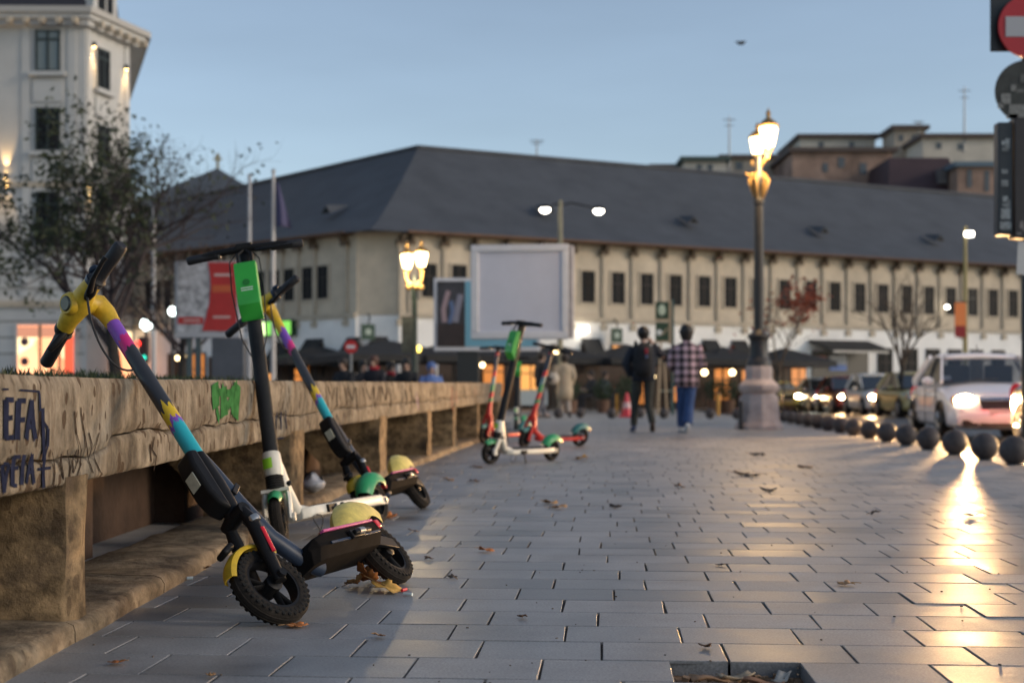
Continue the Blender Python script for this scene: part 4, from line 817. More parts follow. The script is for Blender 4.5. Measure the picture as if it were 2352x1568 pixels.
def bwin(M, zc0, zc1, wd, m=GLS):
    b = MB(); b.bb(-wd / 2 - .12, wd / 2 + .12, -.06, -.002, zc0 - .02, zc1 + .12); w_ = b.build('window', WBW, wb, smooth=0, xf=M)
    b = MB(); b.bb(-wd / 2, wd / 2, -.075, -.062, zc0, zc1); b.build('pane', m, w_, smooth=0, xf=M)
    b = MB(); fr = mat('dark_green_frame', (.02, .028, .026), .5)
    for x in (-wd / 2 + .05, 0, wd / 2 - .05): b.bb(x - .05, x + .05, -.12, -.0765, zc0, zc1)
    b.bb(-wd / 2, wd / 2, -.115, -.077, zc0 + (zc1 - zc0) * .74, zc0 + (zc1 - zc0) * .74 + .1); b.bb(-wd / 2, wd / 2, -.115, -.077, zc0, zc0 + .08); b.bb(-wd / 2, wd / 2, -.115, -.077, zc1 - .08, zc1); b.build('window_frame', fr, w_, smooth=0, xf=M)
    b = MB(); b.bb(-wd / 2 - .25, wd / 2 + .25, -.3, -.002, zc0 - .22, zc0 - .03); b.build('sill', WBW, w_, smooth=0, xf=M)
    b = MB(); b.bb(-wd / 2 - .1, wd / 2 + .1, -.09, -.002, zc0 - 1.35, zc0 - .4); b.build('apron_panel', WBW, w_, smooth=0, xf=M)
GL2 = mat('pale_window_glass', (.16, .19, .19), .15, spec=.6)
for (ya, yb, g_) in [(70, 165, GL2), (248, 347, GLS), (440, 565, GLS)]:
    for xc in (111, -70, -230): bwin(Matrix.Translation((Xat(xc, D0), D0, 0)), z_of(yb), z_of(ya), 1.12, g_)
    b_ = md - dru * .2; M = MCH.copy(); M.translation = b_; bwin(M, z_of(yb + 28), z_of(ya + 28), 1.0, GLS)
# pilaster strips and grooves
for xc in (166, 60): 
    b = MB(); b.bb(Xat(xc, D0) - .18, Xat(xc, D0) + .18, D0 - .06, D0 - .002, 4.8, ztop); b.build('pilaster', WBW, wb, smooth=0)
for t in (.08, .93):
    b = MB(); p = a1.lerp(a2, t); M = MCH.copy(); M.translation = p; b.bb(-.2, .2, -.06, -.002, 4.8, ztop); b.build('pilaster', WBW, wb, smooth=0, xf=M)
for y in (628, 662, 700, 738, 775, 812):
    b = MB(); z = z_of(y); b.bb(a0.x, a1.x, D0 - .1235, D0 - .1205, z - .03, z + .03); b.build('groove', mat('groove', (.2, .19, .17), 1), wb, smooth=0)
# lit shop front
def glow_mat(name, c1, c2, s, sc):
    m = bpy.data.materials.new(name); m.use_nodes = True; n = m.node_tree; b = n.nodes['Principled BSDF']
    tc = n.nodes.new('ShaderNodeTexCoord'); vo = n.nodes.new('ShaderNodeTexVoronoi'); vo.inputs['Scale'].default_value = sc; n.links.new(tc.outputs['Object'], vo.inputs['Vector'])
    rp = n.nodes.new('ShaderNodeValToRGB'); rp.color_ramp.elements[0].color = (*c1, 1); rp.color_ramp.elements[1].color = (*c2, 1); rp.color_ramp.elements[1].position = .75
    sx = n.nodes.new('ShaderNodeSeparateColor'); n.links.new(vo.outputs['Color'], sx.inputs[0]); n.links.new(sx.outputs[0], rp.inputs[0])
    n.links.new(rp.outputs[0], b.inputs['Emission Color']); b.inputs['Emission Strength'].default_value = s; b.inputs['Base Color'].default_value = (.05, .04, .03, 1); return m
SHOP = glow_mat('lit_shop', (1, .78, .42), (1, .35, .16), 1.6, .9)
b = MB(); b.bb(Xat(40, D0), Xat(176, D0), D0 - .15, D0 - .122, .3, z_of(748)); sw = b.build('shop_window', SHOP, wb, smooth=0)
for x in (40, 95, 140, 176): b = MB(); b.bb(Xat(x, D0) - .06, Xat(x, D0) + .06, D0 - .2, D0 - .151, .2, z_of(745)); b.build('mullion', WBW if x in (40, 176) else mat('tan', (.3, .2, .12), .7), sw, smooth=0)
b = MB(); b.bb(Xat(150, D0), Xat(172, D0), D0 - .19, D0 - .155, .3, z_of(770)); b.build('red_banner', emat('red_glow', (1, .12, .05), .9), sw, smooth=0)
b = MB(); b.bb(Xat(42, D0), Xat(150, D0), D0 - .19, D0 - .156, z_of(775), z_of(750)); b.build('fascia', emat('salmon_glow', (1, .42, .25), .55), sw, smooth=0)
for x, y in ((60, 785), (60, 830)): b = MB(); b.lathe([(.0001, 0), (.19, 0)], 18, c=(Xat(x, D0), D0 - .2, z_of(y)), axis=(0, -1, 0)); b.build('round_sign', mat('mauve_disc', (.12, .05, .07), .6), sw, smooth=0)
M = MCH.copy(); M.translation = a1.lerp(a2, .72); b = MB(); b.bb(-.9, .9, -.2, -.13, .3, z_of(755)); sw = b.build('shop_window', SHOP, wb, smooth=0, xf=M)
# facade wash lights
def sconce(p, n, up, label, e=16):
    r = thing('facade_light', label, 'lamp', p)
    b = MB(); b.box(n * .12, (.16, .16, .22)); b.build('housing', BLK, r, bev=.02)
    for s_ in up:
        b = MB(); b.lathe([(.0001, 0), (.06, 0)], 12, c=n * .12 + Vector((0, 0, .112 * s_)), axis=(0, 0, s_)); b.build('bulb', emat('amber_bulb', (1, .62, .22), 30), r)
        l = bpy.data.lights.new('wash', 'SPOT'); l.energy = e * 14; l.color = (1, .62, .25); l.spot_size = R(42); l.spot_blend = .6; l.shadow_soft_size = .05
        o = bpy.data.objects.new('wash', l); C.objects.link(o); o.parent = r; o.location = n * .16 + Vector((0, 0, .13 * s_)); o.rotation_euler = ((n * -.10 + Vector((0, 0, s_)))).to_track_quat('-Z', 'Y').to_euler()
fn = Vector((0, -1, 0))
sconce(a1.lerp(a2, .14) + Vector((0, 0, z_of(84) - .25)), cn, (-1,), 'topmost left wash light under the cornice of the corner building')
sconce(a1.lerp(a2, .88) + Vector((0, 0, z_of(100) - .35)), cn, (-1,), 'topmost right wash light at the edge of the corner building')
sconce(Vector((Xat(15, D0), D0, z_of(405))), fn, (-1, 1), 'up and down light at the left edge of the corner building')
sconce(a1.lerp(a2, .05) + Vector((0, 0, z_of(425))), cn, (-1, ), 'wash light behind the tree on the corner building')
# ================================================================ CHURCH TOWER and BACK BUILDINGS
ct = thing('church_tower', 'small grey pyramid roofed tower with a cross on top', 'tower', (Xat(500, 82), 82, 0))
pz = Zat(386, 82); b = MB(); b.box((0, 0, 4.9), (8, 8, 10)); b.build('wall', UPW, ct, smooth=0)
b = MB(); hw_ = 4.6; zb_ = pz - 2.95; b.add([(-hw_, -hw_, zb_), (hw_, -hw_, zb_), (hw_, hw_, zb_), (-hw_, hw_, zb_), (0, 0, pz)], [(0, 1, 4), (1, 2, 4), (2, 3, 4), (3, 0, 4), (0, 1, 2, 3)]); b.build('roof', mat('grey_tin', (.085, .098, .11), .6, vary=.15, vscale=.8), ct, smooth=0)
b = MB(); b.bb(-.07, .07, -.07, .07, pz - .1, pz + .85); b.bb(-.24, .24, -.06, .06, pz + .45, pz + .57); b.bb(-.16, .16, -.06, .06, pz + .65, pz + .72); b.build('cross', mat('gilt', (.35, .28, .12), .4, metal=.6), ct, smooth=0)
def backb(x0, x1, y0, d, m, label, roof=None, wins=(), dep=9, skew=0):
    X0, X1, z = Xat(x0, d), Xat(x1, d), Zat(y0, d); r = thing('apartment_building', label, 'building', ((X0 + X1) / 2, d, 0), R(skew)); w_ = (X1 - X0)
    b = MB(); b.bb(-w_ / 2, w_ / 2, 0, dep, -.05, z); b.build('wall', m, r, smooth=0)
    if roof: b = MB(); b.bb(-w_ / 2 - .35, w_ / 2 + .35, -.4, dep + .3, z + .003, z + .35); b.build('roof', roof, r, smooth=0)
    for xa, ya, xb, yb in wins:
        b = MB(); b.bb(Xat(xa, d) - (X0 + X1) / 2, Xat(xb, d) - (X0 + X1) / 2, -.05, .0 - .002, Zat(yb, d), Zat(ya, d)); w1 = b.build('window', mat('back_window', (.09, .10, .11), .3), r, smooth=0)
    return r
cr = mat('back_cream', (.56, .51, .43), .9, vary=.2, vscale=.5); gy = mat('back_grey', (.33, .32, .30), .9, vary=.2, vscale=.5)
bk = mat('patchy_brick', (.34, .225, .17), .9, vary=.55, vscale=.35); tn = mat('back_tan', (.42, .36, .29), .9, vary=.3, vscale=.5); dkr = mat('green_tar_roof', (.06, .085, .075), .8); mar = mat('maroon_roof', (.055, .03, .035), .7, vary=.2, vscale=.8); brn = mat('brown_tar', (.10, .075, .065), .8)
backb(1500, 1575, 388, 116, gy, 'grey flat block just showing over the inn roof, left of the thin mast', brn)
backb(1572, 1668, 371, 112, cr, 'low cream block with dark flat roof left of the main street lamp', dkr, [(1600, 378, 1612, 392), (1625, 378, 1637, 392)])
backb(1660, 1850, 366, 118, tn, 'grey tan block behind the head of the main street lamp', brn, [(1690, 372, 1706, 390), (1800, 373, 1815, 392)])
backb(1838, 2010, 318, 126, cr, 'cream penthouse block with thin dark roof, highest right of the lamp', brn, [(1880, 326, 1892, 340), (1950, 326, 1962, 340)])
backb(1820, 2050, 350, 110, bk, 'patchy brick and plaster house above the inn roof', brn, [(1925, 362, 1940, 385), (1890, 375, 1902, 395), (1975, 375, 1990, 400)])
backb(2045, 2205, 396, 104, tn, 'tan house carrying the maroon mansard', None, [(2060, 400, 2070, 430)])
r = thing('mansard_house', 'maroon mansard roofed house on the right above the inn', 'building', (Xat(2125, 103), 103, 0)); w_ = (Xat(2208, 103) - Xat(2040, 103)) / 2; zt = Zat(356, 103); z0 = Zat(438, 103)
b = MB(); b.add([(-w_, 0, z0), (w_, 0, z0), (w_, 8, z0), (-w_, 8, z0), (-w_ * .86, 1.2, zt), (w_ * .78, 1.2, zt), (w_ * .78, 7, zt), (-w_ * .86, 7, zt)], [(0, 1, 5, 4), (1, 2, 6, 5), (2, 3, 7, 6), (3, 0, 4, 7), (4, 5, 6, 7)]); b.build('roof', mar, r, smooth=0)
b = MB(); b.bb(-w_ * .95, w_ * .95, .2, 7.8, -.05, z0 - .003); b.build('wall', tn, r, smooth=0)
b = MB(); b.bb(w_ * .35, w_ * .6, -.1, 1.2, z0 + .5, z0 + 1.6); b.build('dormer', mat('dormer_grey', (.12, .11, .11), .6), r, smooth=0)
backb(2055, 2124, 298, 122, tn, 'square tan roof turret with a small mast, above the maroon mansard', brn, [(2065, 310, 2075, 325), (2095, 310, 2105, 325)], dep=4)
backb(2120, 2300, 318, 117, cr, 'cream stepped block at the right edge under the tall antenna', brn, [(2150, 328, 2162, 342), (2200, 330, 2212, 345)])
backb(2200, 2420, 384, 101, bk, 'brick house with blue tin roof at the right edge', mat('blue_tin', (.10, .15, .19), .4), [(2222, 390, 2232, 430), (2262, 392, 2272, 440)])
for x, y0, y1, d, lab in [(1675, 268, 372, 112, 'thin antenna mast left of the main street lamp'), (2215, 200, 322, 117, 'tall thin antenna mast at the upper right'), (1233, 320, 372, 100, 'faint thin antenna over the ridge of the inn roof'), (2110, 278, 302, 122, 'short antenna on the square roof turret')]:
    r = thing('antenna', lab, 'antenna', (Xat(x, d), d, Zat(y1, d))); hgt = Zat(y0, d) - Zat(y1, d)
    b = MB(); b.tube([(0, 0, -1), (0, 0, hgt)], [.09, .05], 6); b.build('mast', mat('galvanised', (.25, .26, .27), .5, metal=.5), r)
    b = MB(); b.tube([(-.5, 0, hgt * .93), (.5, 0, hgt * .93)], .04, 5); b.tube([(-.35, 0, hgt * .8), (.35, 0, hgt * .8)], .04, 5); b.build('crossbar', mat('galvanised', (.25, .26, .27), .5), r)
# ================================================================ STREET FURNITURE
IRON = mat('dark_cast_iron', (.022, .022, .024), .5, vary=.3, vscale=9)
IRONG = mat('dark_green_iron', (.016, .03, .027), .5, vary=.3, vscale=9)
GILT = mat('tarnished_gilt', (.35, .22, .08), .4, metal=.55, vary=.3, vscale=20)
PLN = mat('grey_pink_stone', (.42, .35, .33), .85, vary=.32, vscale=4, bump=.4, bscale=25)
GLOW = emat('lantern_glow', (1.0, .78, .40), 9.0)
ALU = mat('white_aluminium', (.62, .63, .66), .45, vary=.08, vscale=3)
def spot(parent, loc, aim, power, col, size, blend=.5, rad=.08, name='beam'):
    l = bpy.data.lights.new(name, 'SPOT'); l.energy = power; l.color = col; l.spot_size = R(size); l.spot_blend = blend; l.shadow_soft_size = rad
    o = bpy.data.objects.new(name, l); C.objects.link(o); o.parent = parent; o.location = loc; o.rotation_euler = Vector(aim).to_track_quat('-Z', 'Y').to_euler(); return o
def point(parent, loc, power, col, rad=.1):
    l = bpy.data.lights.new('lamp_light', 'POINT'); l.energy = power; l.color = col; l.shadow_soft_size = rad
    o = bpy.data.objects.new('lamp_light', l); C.objects.link(o); o.parent = parent; o.location = loc; return o
def lantern(parent, c, s, strength=None):       # tapered lit glass, cap, finial, ribs
    c = Vector(c); g = MB(); g.lathe([(.0001, 0), (.11 * s, 0), (.15 * s, .12 * s), (.205 * s, .42 * s), (.20 * s, .46 * s), (.0001, .5 * s)], 8, c=c); go = g.build('lantern_glass', GLOW, parent, smooth=0)
    h = MB(); h.lathe([(.235 * s, .455 * s), (.245 * s, .50 * s), (.17 * s, .58 * s), (.10 * s, .64 * s), (.05 * s, .68 * s), (.045 * s, .74 * s), (.06 * s, .78 * s), (.02 * s, .86 * s), (.0001, .92 * s)], 16, c=c); h.build('lantern_cap', GILT, parent)
    k = MB(); k.lathe([(.0001, -.26 * s), (.03 * s, -.25 * s), (.035 * s, -.16 * s), (.08 * s, -.07 * s), (.12 * s, -.02 * s), (.12 * s, .01 * s), (.0001, .0)], 12, c=c); k.build('lantern_cup', GILT, parent)
    for i in range(8):
        a = 2 * math.pi * i / 8 + math.pi / 8 * 0
        r = MB(); x, y = frame(Vector((0, 0, 1))); dd = x * math.cos(a) + y * math.sin(a); r.tube([c + dd * .112 * s, c + dd * .153 * s + Vector((0, 0, .12 * s)), c + dd * .208 * s + Vector((0, 0, .43 * s))], .007 * s, 4); r.build('lantern_rib', GILT, parent)
# --- main ornate lamp on a stone plinth
d = 24.8; L = thing('street_lamp', 'tall ornate street lamp with lit double lantern on a carved stone plinth', 'street lamp', (Xat(1743, d), d, 0))
hz = lambda y: Zat(y, d)
b = MB(); b.lathe([(.0001, 0), (.43, 0), (.43, .05), (.40, .10), (.37, .16), (.35, .50), (.345, .58), (.30, .60), (.295, .63), (.33, .66), (.36, .72), (.36, .78), (.30, .84), (.25, .88), (.24, .96), (.25, 1.04), (.23, 1.12), (.0001, 1.14)], 10)
for i, v in enumerate(b.v): b.v[i] = (v[0] + .012 * nz(v[2] * 6, v[0] * 5), v[1] + .012 * nz(v[2] * 6, v[1] * 5, 3), v[2])
po = b.build('plinth', PLN, L, smooth=30)
b = MB(); b.lathe([(.0001, 1.12), (.22, 1.12), (.22, 1.2), (.19, 1.24), (.17, 1.3), (.16, 1.55), (.17, 1.6), (.20, 1.63), (.20, 1.67), (.13, 1.72), (.09, 1.76), (.085, hz(470)), (.10, hz(468)), (.10, hz(458)), (.075, hz(455)), (.07, hz(440)), (.105, hz(430)), (.11, hz(405)), (.07, hz(395)), (.06, hz(360)), (.0001, hz(358))], 18); b.build('post', IRON, L)
b = MB()
for k in range(6):
    a = k * 1.047; z = hz(430); b.tube([(math.cos(a) * .09, math.sin(a) * .09, z + .25), (math.cos(a) * .17, math.sin(a) * .17, z + .12), (math.cos(a) * .12, math.sin(a) * .12, z - .05), (math.cos(a) * .08, math.sin(a) * .08, z - .2)], [.02, .035, .03, .01], 6)
b.tube([(0, 0, hz(405)), (-.12, 0, hz(400)), (-.2, .02, hz(403)), (-.22, .02, hz(396))], [.02, .025, .02, .008], 6); b.build('scroll_ornament', GILT, L)
b = MB(); b.tube([(0, 0, hz(390)), (.06, -.08, hz(375)), (.12, -.12, hz(365)), (.10, -.08, hz(352))], [.035, .03, .025, .03], 8); b.tube([(0, 0, hz(390)), (-.02, .25, hz(380)), (-.04, .42, hz(372)), (-.04, .45, hz(360))], [.03, .03, .025, .03], 8); b.build('arm', GILT, L)
lantern(L, (.15, -.10, hz(342)), .78); lantern(L, (.05, .45, hz(346)), .66)
point(L, (.1, -.45, hz(345)), 280, (1, .62, .28), .15)
b = MB(); b.bb(-.40, -.33, -.28, -.2, .0, .5); b.build('cable_box', IRON, L, bev=.01)
# --- double lantern post
d = 40; L = thing('street_lamp', 'green post with two lit lanterns, left of the billboards', 'street lamp', (Xat(952, d), d, 0)); hz = lambda y: Zat(y, d)
b = MB(); b.lathe([(.0001, 0), (.2, 0), (.2, .4), (.12, .5), (.085, .7), (.08, hz(690)), (.10, hz(685)), (.09, hz(660)), (.05, hz(640)), (.0001, hz(630))], 12); b.build('post', IRONG, L)
b = MB(); b.tube([(-.28, 0, hz(625)), (-.2, 0, hz(648)), (0, 0, hz(655)), (.2, 0, hz(646)), (.25, 0, hz(622))], .035, 8)
for k in range(5): a = k * 1.256; b.sphere((math.cos(a) * .2, math.sin(a) * .2, hz(660)), .09, 8, 6)
b.build('scroll_arm', GILT, L)
lantern(L, (-.21, 0, hz(618)), .88); lantern(L, (.20, 0, hz(613)), .88); point(L, (0, -.6, hz(615)), 300, (1, .72, .38), .2)
t = thing('banner', 'tall dark banner hanging on the green lantern post', 'banner', (Xat(937, d), d - .15, Zat(770, d)))
b = MB(); b.box((0, 0, 0), (.34, .03, 1.0)); b.build('cloth', mat('dark_banner', (.03, .04, .04), .8, vary=.7, vscale=5), t, smooth=0)
b = MB(); b.bb(-.17, .26, .0, .03, .5, .54); b.build('rail', IRON, t)
t = thing('street_light', 'yellow globe lamp low beside the green lantern post', 'lamp', (Xat(960, 44), 44, 0)); b = MB(); b.tube([(0, 0, 0), (0, 0, Zat(806, 44))], .04, 6); b.build('post', IRON, t); b = MB(); b.sphere((0, 0, Zat(801, 44)), .11, 12, 8); b.build('globe', emat('yellow_globe', (1, .72, .12), 4), t)
# --- modern twin arm street light
d = 50; L = thing('street_light', 'slim tall street light with two lit heads behind the blank billboard', 'street light', (Xat(1287, d), d, 0)); hz = lambda y: Zat(y, d); pg = mat('weathered_pole', (.26, .23, .15), .6, vary=.2, vscale=2)
b = MB(); b.tube([(0, 0, 0), (0, 0, hz(545)), (0, 0, hz(460))], [.11, .085, .07], 10); b.build('post', pg, L)
b = MB(); b.tube([(-.4, 0, hz(478)), (-.2, 0, hz(468)), (0, 0, hz(472)), (.4, 0, hz(466)), (1.0, 0, hz(474)), (1.2, 0, hz(478))], .035, 6); b.build('arm', IRON, L)
for x, y in ((1252, 481), (1375, 484)):
    b = MB(); b.sphere((Xat(x, d) - Xat(1287, d), 0, hz(y) + .08), .24, 14, 8, (1, 1, .5)); h = b.build('lamp_head', IRON, L)
    b = MB(); b.sphere((Xat(x, d) - Xat(1287, d), -.03, hz(y)), .19, 14, 8, (1, 1, .72)); b.build('lens', WWHT, h)
# --- right street light with orange banner
d = 54; L = thing('street_light', 'slim street light with one lit head at the far right', 'street light', (Xat(2217, d), d, 0)); hz = lambda y: Zat(y, d)
b = MB(); b.tube([(0, 0, 0), (0, 0, hz(620)), (0, 0, hz(520))], [.1, .08, .05], 10); b.build('post', mat('yellowish_pole', (.34, .27, .11), .6), L)
b = MB(); b.box((.13, -.05, hz(538)), (.34, .2, .2)); b.build('lamp_head', WWHT, L, bev=.05)
t = thing('banner', 'orange and red vertical banner on the far right light pole', 'banner', (Xat(2202, d), d - .2, hz(735)))
m = mat('orange_banner', (.55, .16, .05), .7, emit=(1, .3, .08), estr=.12); b = MB(); b.box((0, 0, .22), (.42, .04, .9)); b.build('orange_panel', m, t, smooth=0); b = MB(); b.box((0, 0, -.45), (.42, .04, .44)); b.build('red_panel', mat('red_banner', (.35, .03, .03), .7), t, smooth=0); b = MB(); b.bb(-.2, .3, .0, .03, .68, .72); b.build('rail', IRON, t)  # orange cloth is no lamp: a faint glow is put into its colour
# --- blank white billboard
d = 28; t = thing('billboard', 'blank white billboard panel in a pale metal frame', 'billboard', (Xat(1190, d), d, 0), R(-7)); X0 = Xat(1190, d); hz = lambda y: Zat(y, d)
x0, x1, z0, z1 = Xat(1081, d) - X0, Xat(1306, d) - X0, hz(778), hz(562)
b = MB(); b.bb(x0 + .14, x1 - .12, -.01, .35, z0 + .13, z1 - .13); b.build('panel', mat('blank_white_sheet', (.56, .58, .66), .5, vary=.05, vscale=2), t, smooth=0)
for nm, q in (('top_rail', (x0, x1, z1 - .14, z1)), ('bottom_rail', (x0, x1, z0, z0 + .14))): b = MB(); b.bb(q[0], q[1], -.06, .36, q[2], q[3]); b.build(nm, ALU, t, bev=.012)
for a, c in ((x0, x0 + .15), (x1 - .13, x1)): b = MB(); b.bb(a, c, -.055, .365, z0 + .141, z1 - .141); b.build('side_rail', ALU, t, bev=.012)
b = MB(); b.bb(x1 + .002, x1 + .09, -.045, .37, z0 + .02, z1 - .02); b.build('end_panel', mat('dull_grey_side', (.36, .34, .35), .6, vary=.2, vscale=3), t, bev=.01)
b = MB(); b.tube([(-.03, .2, 0), (-.03, .2, z0 + .1)], .06, 10); b.build('post', IRON, t)
# --- advert light box behind it
d = 32; t = thing('advert_board', 'advert board with dark figure picture and sky blue side, behind the blank billboard', 'advert', (Xat(1110, d), d, 0)); X0 = Xat(1110, d); hz = lambda y: Zat(y, d)
x0, x1, z0, z1 = Xat(996, d) - X0, Xat(1242, d) - X0, hz(806), hz(638)
b = MB(); b.bb(x0, x1, 0, .22, z0, z1); b.build('case', ALU, t, bev=.015)
b = MB(); b.bb(x0 + .08, x0 + .72, -.012, -.002, z0 + .10, z1 - .08); pp_ = b.build('picture', mat('dark_photo', (.045, .042, .05), .35, vary=.8, vscale=1.6), t, smooth=0)
b = MB(); b.bb(x0 + .08, x0 + .72, -.018, -.0125, z0 + .10, z0 + .62); b.build('picture_ground', mat('photo_ground', (.035, .022, .02), .4, vary=.4, vscale=4), pp_, smooth=0)
for pts, r_, c_ in [([(x0 + .25, -.02, z0 + .66), (x0 + .22, -.02, z0 + .95), (x0 + .3, -.02, z0 + 1.25), (x0 + .34, -.02, z0 + 1.38)], .055, (.34, .25, .27)), ([(x0 + .36, -.02, z0 + .64), (x0 + .44, -.02, z0 + .9), (x0 + .40, -.02, z0 + 1.15)], .05, (.10, .15, .28)), ([(x0 + .5, -.02, z0 + .66), (x0 + .52, -.02, z0 + .85), (x0 + .62, -.02, z0 + 1.3)], .07, (.22, .22, .28))]:
    b = MB(); b.tube(pts, [(r_, .003)] * len(pts), 8, up=(1, 0, 0)); b.build('printed_figure', mat('print_%.2f' % c_[0], c_, .4), pp_)
b = MB(); b.bb(x0 + .725, x1 - .08, -.012, -.002, z0 + .10, z1 - .08); b.build('blue_panel', mat('sky_blue_print', (.16, .38, .50), .4), t, smooth=0)
b = MB(); b.bb(Xat(1050, d) - X0, Xat(1100, d) - X0, .03, .2, 0, z0 - .004); b.build('leg', mat('dark_leg', (.022, .026, .028), .5), t, bev=.01)
# --- red and white billboard
d = 28; t = thing('billboard', 'white and red advert billboard behind the wall, left of the scooters', 'billboard', (Xat(470, d), d, 0)); X0 = Xat(470, d); hz = lambda y: Zat(y, d)
x0, x1, z0, z1 = Xat(401, d) - X0, Xat(552, d) - X0, hz(776), hz(600)
b = MB(); b.bb(x0, x1, 0, .3, z0, z1); b.build('case', mat('grey_case', (.40, .41, .44), .5), t, bev=.02)
b = MB(); b.bb(x0 + .06, x1 - .06, -.010, -.002, z0 + .12, z1 - .02); pp_ = b.build('white_sheet', mat('dappled_print', (.42, .43, .46), .4, vary=.75, vscale=5), t, smooth=0)
xr = x0 + .70; b = MB(); b.prism([(xr - .14, -.018, z0 + .14), (x1 - .07, -.018, z0 + .14), (x1 - .07, -.018, z1 - .02), (xr - .02, -.018, z1 - .02), (xr + .03, -.018, z1 - .4), (xr + .0, -.018, z0 + .7)], (0, .007, 0)); b.build('red_shape', mat('red_print', (.42, .022, .02), .4, vary=.15, vscale=3), pp_, smooth=0)
b = MB(); b.bb(x0 + .07, xr - .12, -.016, -.0105, z0 + .28, z0 + .42); b.build('red_strip', mat('red_print', (.42, .022, .02), .4), pp_, smooth=0)
b = MB(); b.bb(xr + .06, x1 - .16, -.024, -.0185, z1 - .62, z1 - .48); b.build('orange_block', mat('orange_print', (.50, .10, .03), .4), pp_, smooth=0)
for q in ((x0 + .18, x0 + .52, z0 + .335, z0 + .365, -.0175), (xr + .08, x1 - .2, z0 + .4, z0 + .44, -.0195), (xr + .1, x1 - .18, z1 - .3, z1 - .25, -.0195)): b = MB(); b.bb(q[0], q[1], q[4] - .004, q[4], q[2], q[3]); b.build('pale_line', mat('pale_print2', (.55, .42, .40), .5), pp_, smooth=0)
for x in (432, 452): b = MB(); b.bb(Xat(x, d) - X0 - .05, Xat(x, d) - X0 + .05, .1, .2, 0, z0 - .004); b.build('leg', mat('green_grey_leg', (.10, .13, .13), .5), t)
b = MB(); b.bb(Xat(487, d) - X0, Xat(562, d) - X0, -.06, .3, 0, z0 - .008); b.build('base_cabinet', mat('blue_grey_cabinet', (.075, .082, .10), .5, vary=.25, vscale=2), t, bev=.02)
# --- flagpoles and flag
for x, y0, d, lab in [(573, 408, 45, 'flagpole without a flag, left of the one with the blue flag'), (628, 396, 44, 'pale flagpole carrying the limp blue flag'), (353, 480, 40, 'pale slim pole just right of the leafy tree trunk')]:
    t = thing('flagpole', lab, 'flagpole', (Xat(x, d), d, 0)); b = MB(); b.tube([(0, 0, 0), (0, 0, Zat(y0, d))], [.085, .05], 10); b.build('pole', mat('pale_pole', (.42, .41, .42), .5, vary=.15, vscale=1), t); b = MB(); b.sphere((0, 0, Zat(y0, d) + .05), .07, 8, 6); b.build('finial', STEEL, t)
d = 43.9; b = MB(); zt, zb = Zat(418, d), Zat(520, d)
b.grid(lambda u, v: (Xat(630, d) + .05 + (u * (.08 + .42 * v)) + .0, d - .02 + .09 * math.sin(u * 7 + v * 2) * (.3 + v), zt + (zb - zt) * v - .05 * u), 14, 12)
o = b.build('flag', mat('navy_flag', (.045, .045, .11), .8)); sd = o.modifiers.new('thick', 'SOLIDIFY'); sd.thickness = .01; tag(o, 'limp dark blue flag hanging on the flagpole', 'flag')
# --- street globes and traffic light on the left
for x, y, s_, d, lab in [(336, 745, .16, 40, 'white globe street lamp left of the pale pole'), (396, 715, .13, 46, 'white oval street lamp at the left edge of the red billboard')]:
    t = thing('street_light', lab, 'lamp', (Xat(x, d), d, 0)); z = Zat(y, d); b = MB(); b.tube([(0, 0, 0), (0, 0, z - s_)], .05, 8); b.build('post', IRON, t); b = MB(); b.sphere((0, 0, z), s_, 14, 10, (1, 1, 1.15)); b.build('globe', emat('cool_globe', (.86, 1, .95), 7), t)
d = 36; t = thing('traffic_light', 'dark traffic light glowing red beside the corner building shop', 'traffic light', (Xat(331, d), d, 0)); z = Zat(800, d)
b = MB(); b.tube([(0, 0, 0), (0, 0, z + .2)], .05, 8); b.build('post', IRON, t); b = MB(); b.bb(-.12, .12, -.12, .12, z - .35, z + .3); h = b.build('housing', mat('signal_housing', (.04, .02, .02), .5), t, bev=.02); b = MB(); b.sphere((-.13, -.13, z + .12), .07, 10, 8); b.build('red_lens', emat('red_signal', (1, .03, .02), 4), h); b = MB(); b.sphere((.03, -.13, z - .24), .06, 10, 8); b.build('green_lens', emat('green_signal', (.02, .9, .6), 1.2), h)
for x, y, d, lab in [(408, 822, 55, 'leftmost of two small warm bulbs under the red billboard'), (425, 822, 55, 'right one of two small warm bulbs under the red billboard'), (457, 820, 53, 'warm bulb between the billboard legs'), (508, 836, 50, 'bright warm bulb left of the grey cabinet'), (1108, 838, 50, 'warm bulb right of the advert board leg'), (1278, 806, 49, 'warm bulb under the blank billboard'), (1618, 855, 52, 'left of two round bulbs under the cafe canopy right of the plaid shirt'), (1682, 855, 52, 'right of two round bulbs under the cafe canopy, beside the stone plinth'), (1500, 865, 52, 'tiny warm bulb between the two walkers')]:
    t = thing('light_bulb', lab, 'bulb', P(x, y, d)); b = MB(); b.sphere((0, 0, 0), .115 if y > 850 and x > 1600 else .09, 12, 8); b.build('bulb', emat('warm_bulb', (1, .72, .35), 7), t); b = MB(); b.tube([(0, 0, .08), (0, 0, .6)], .012, 5); b.build('cord', BLK, t)
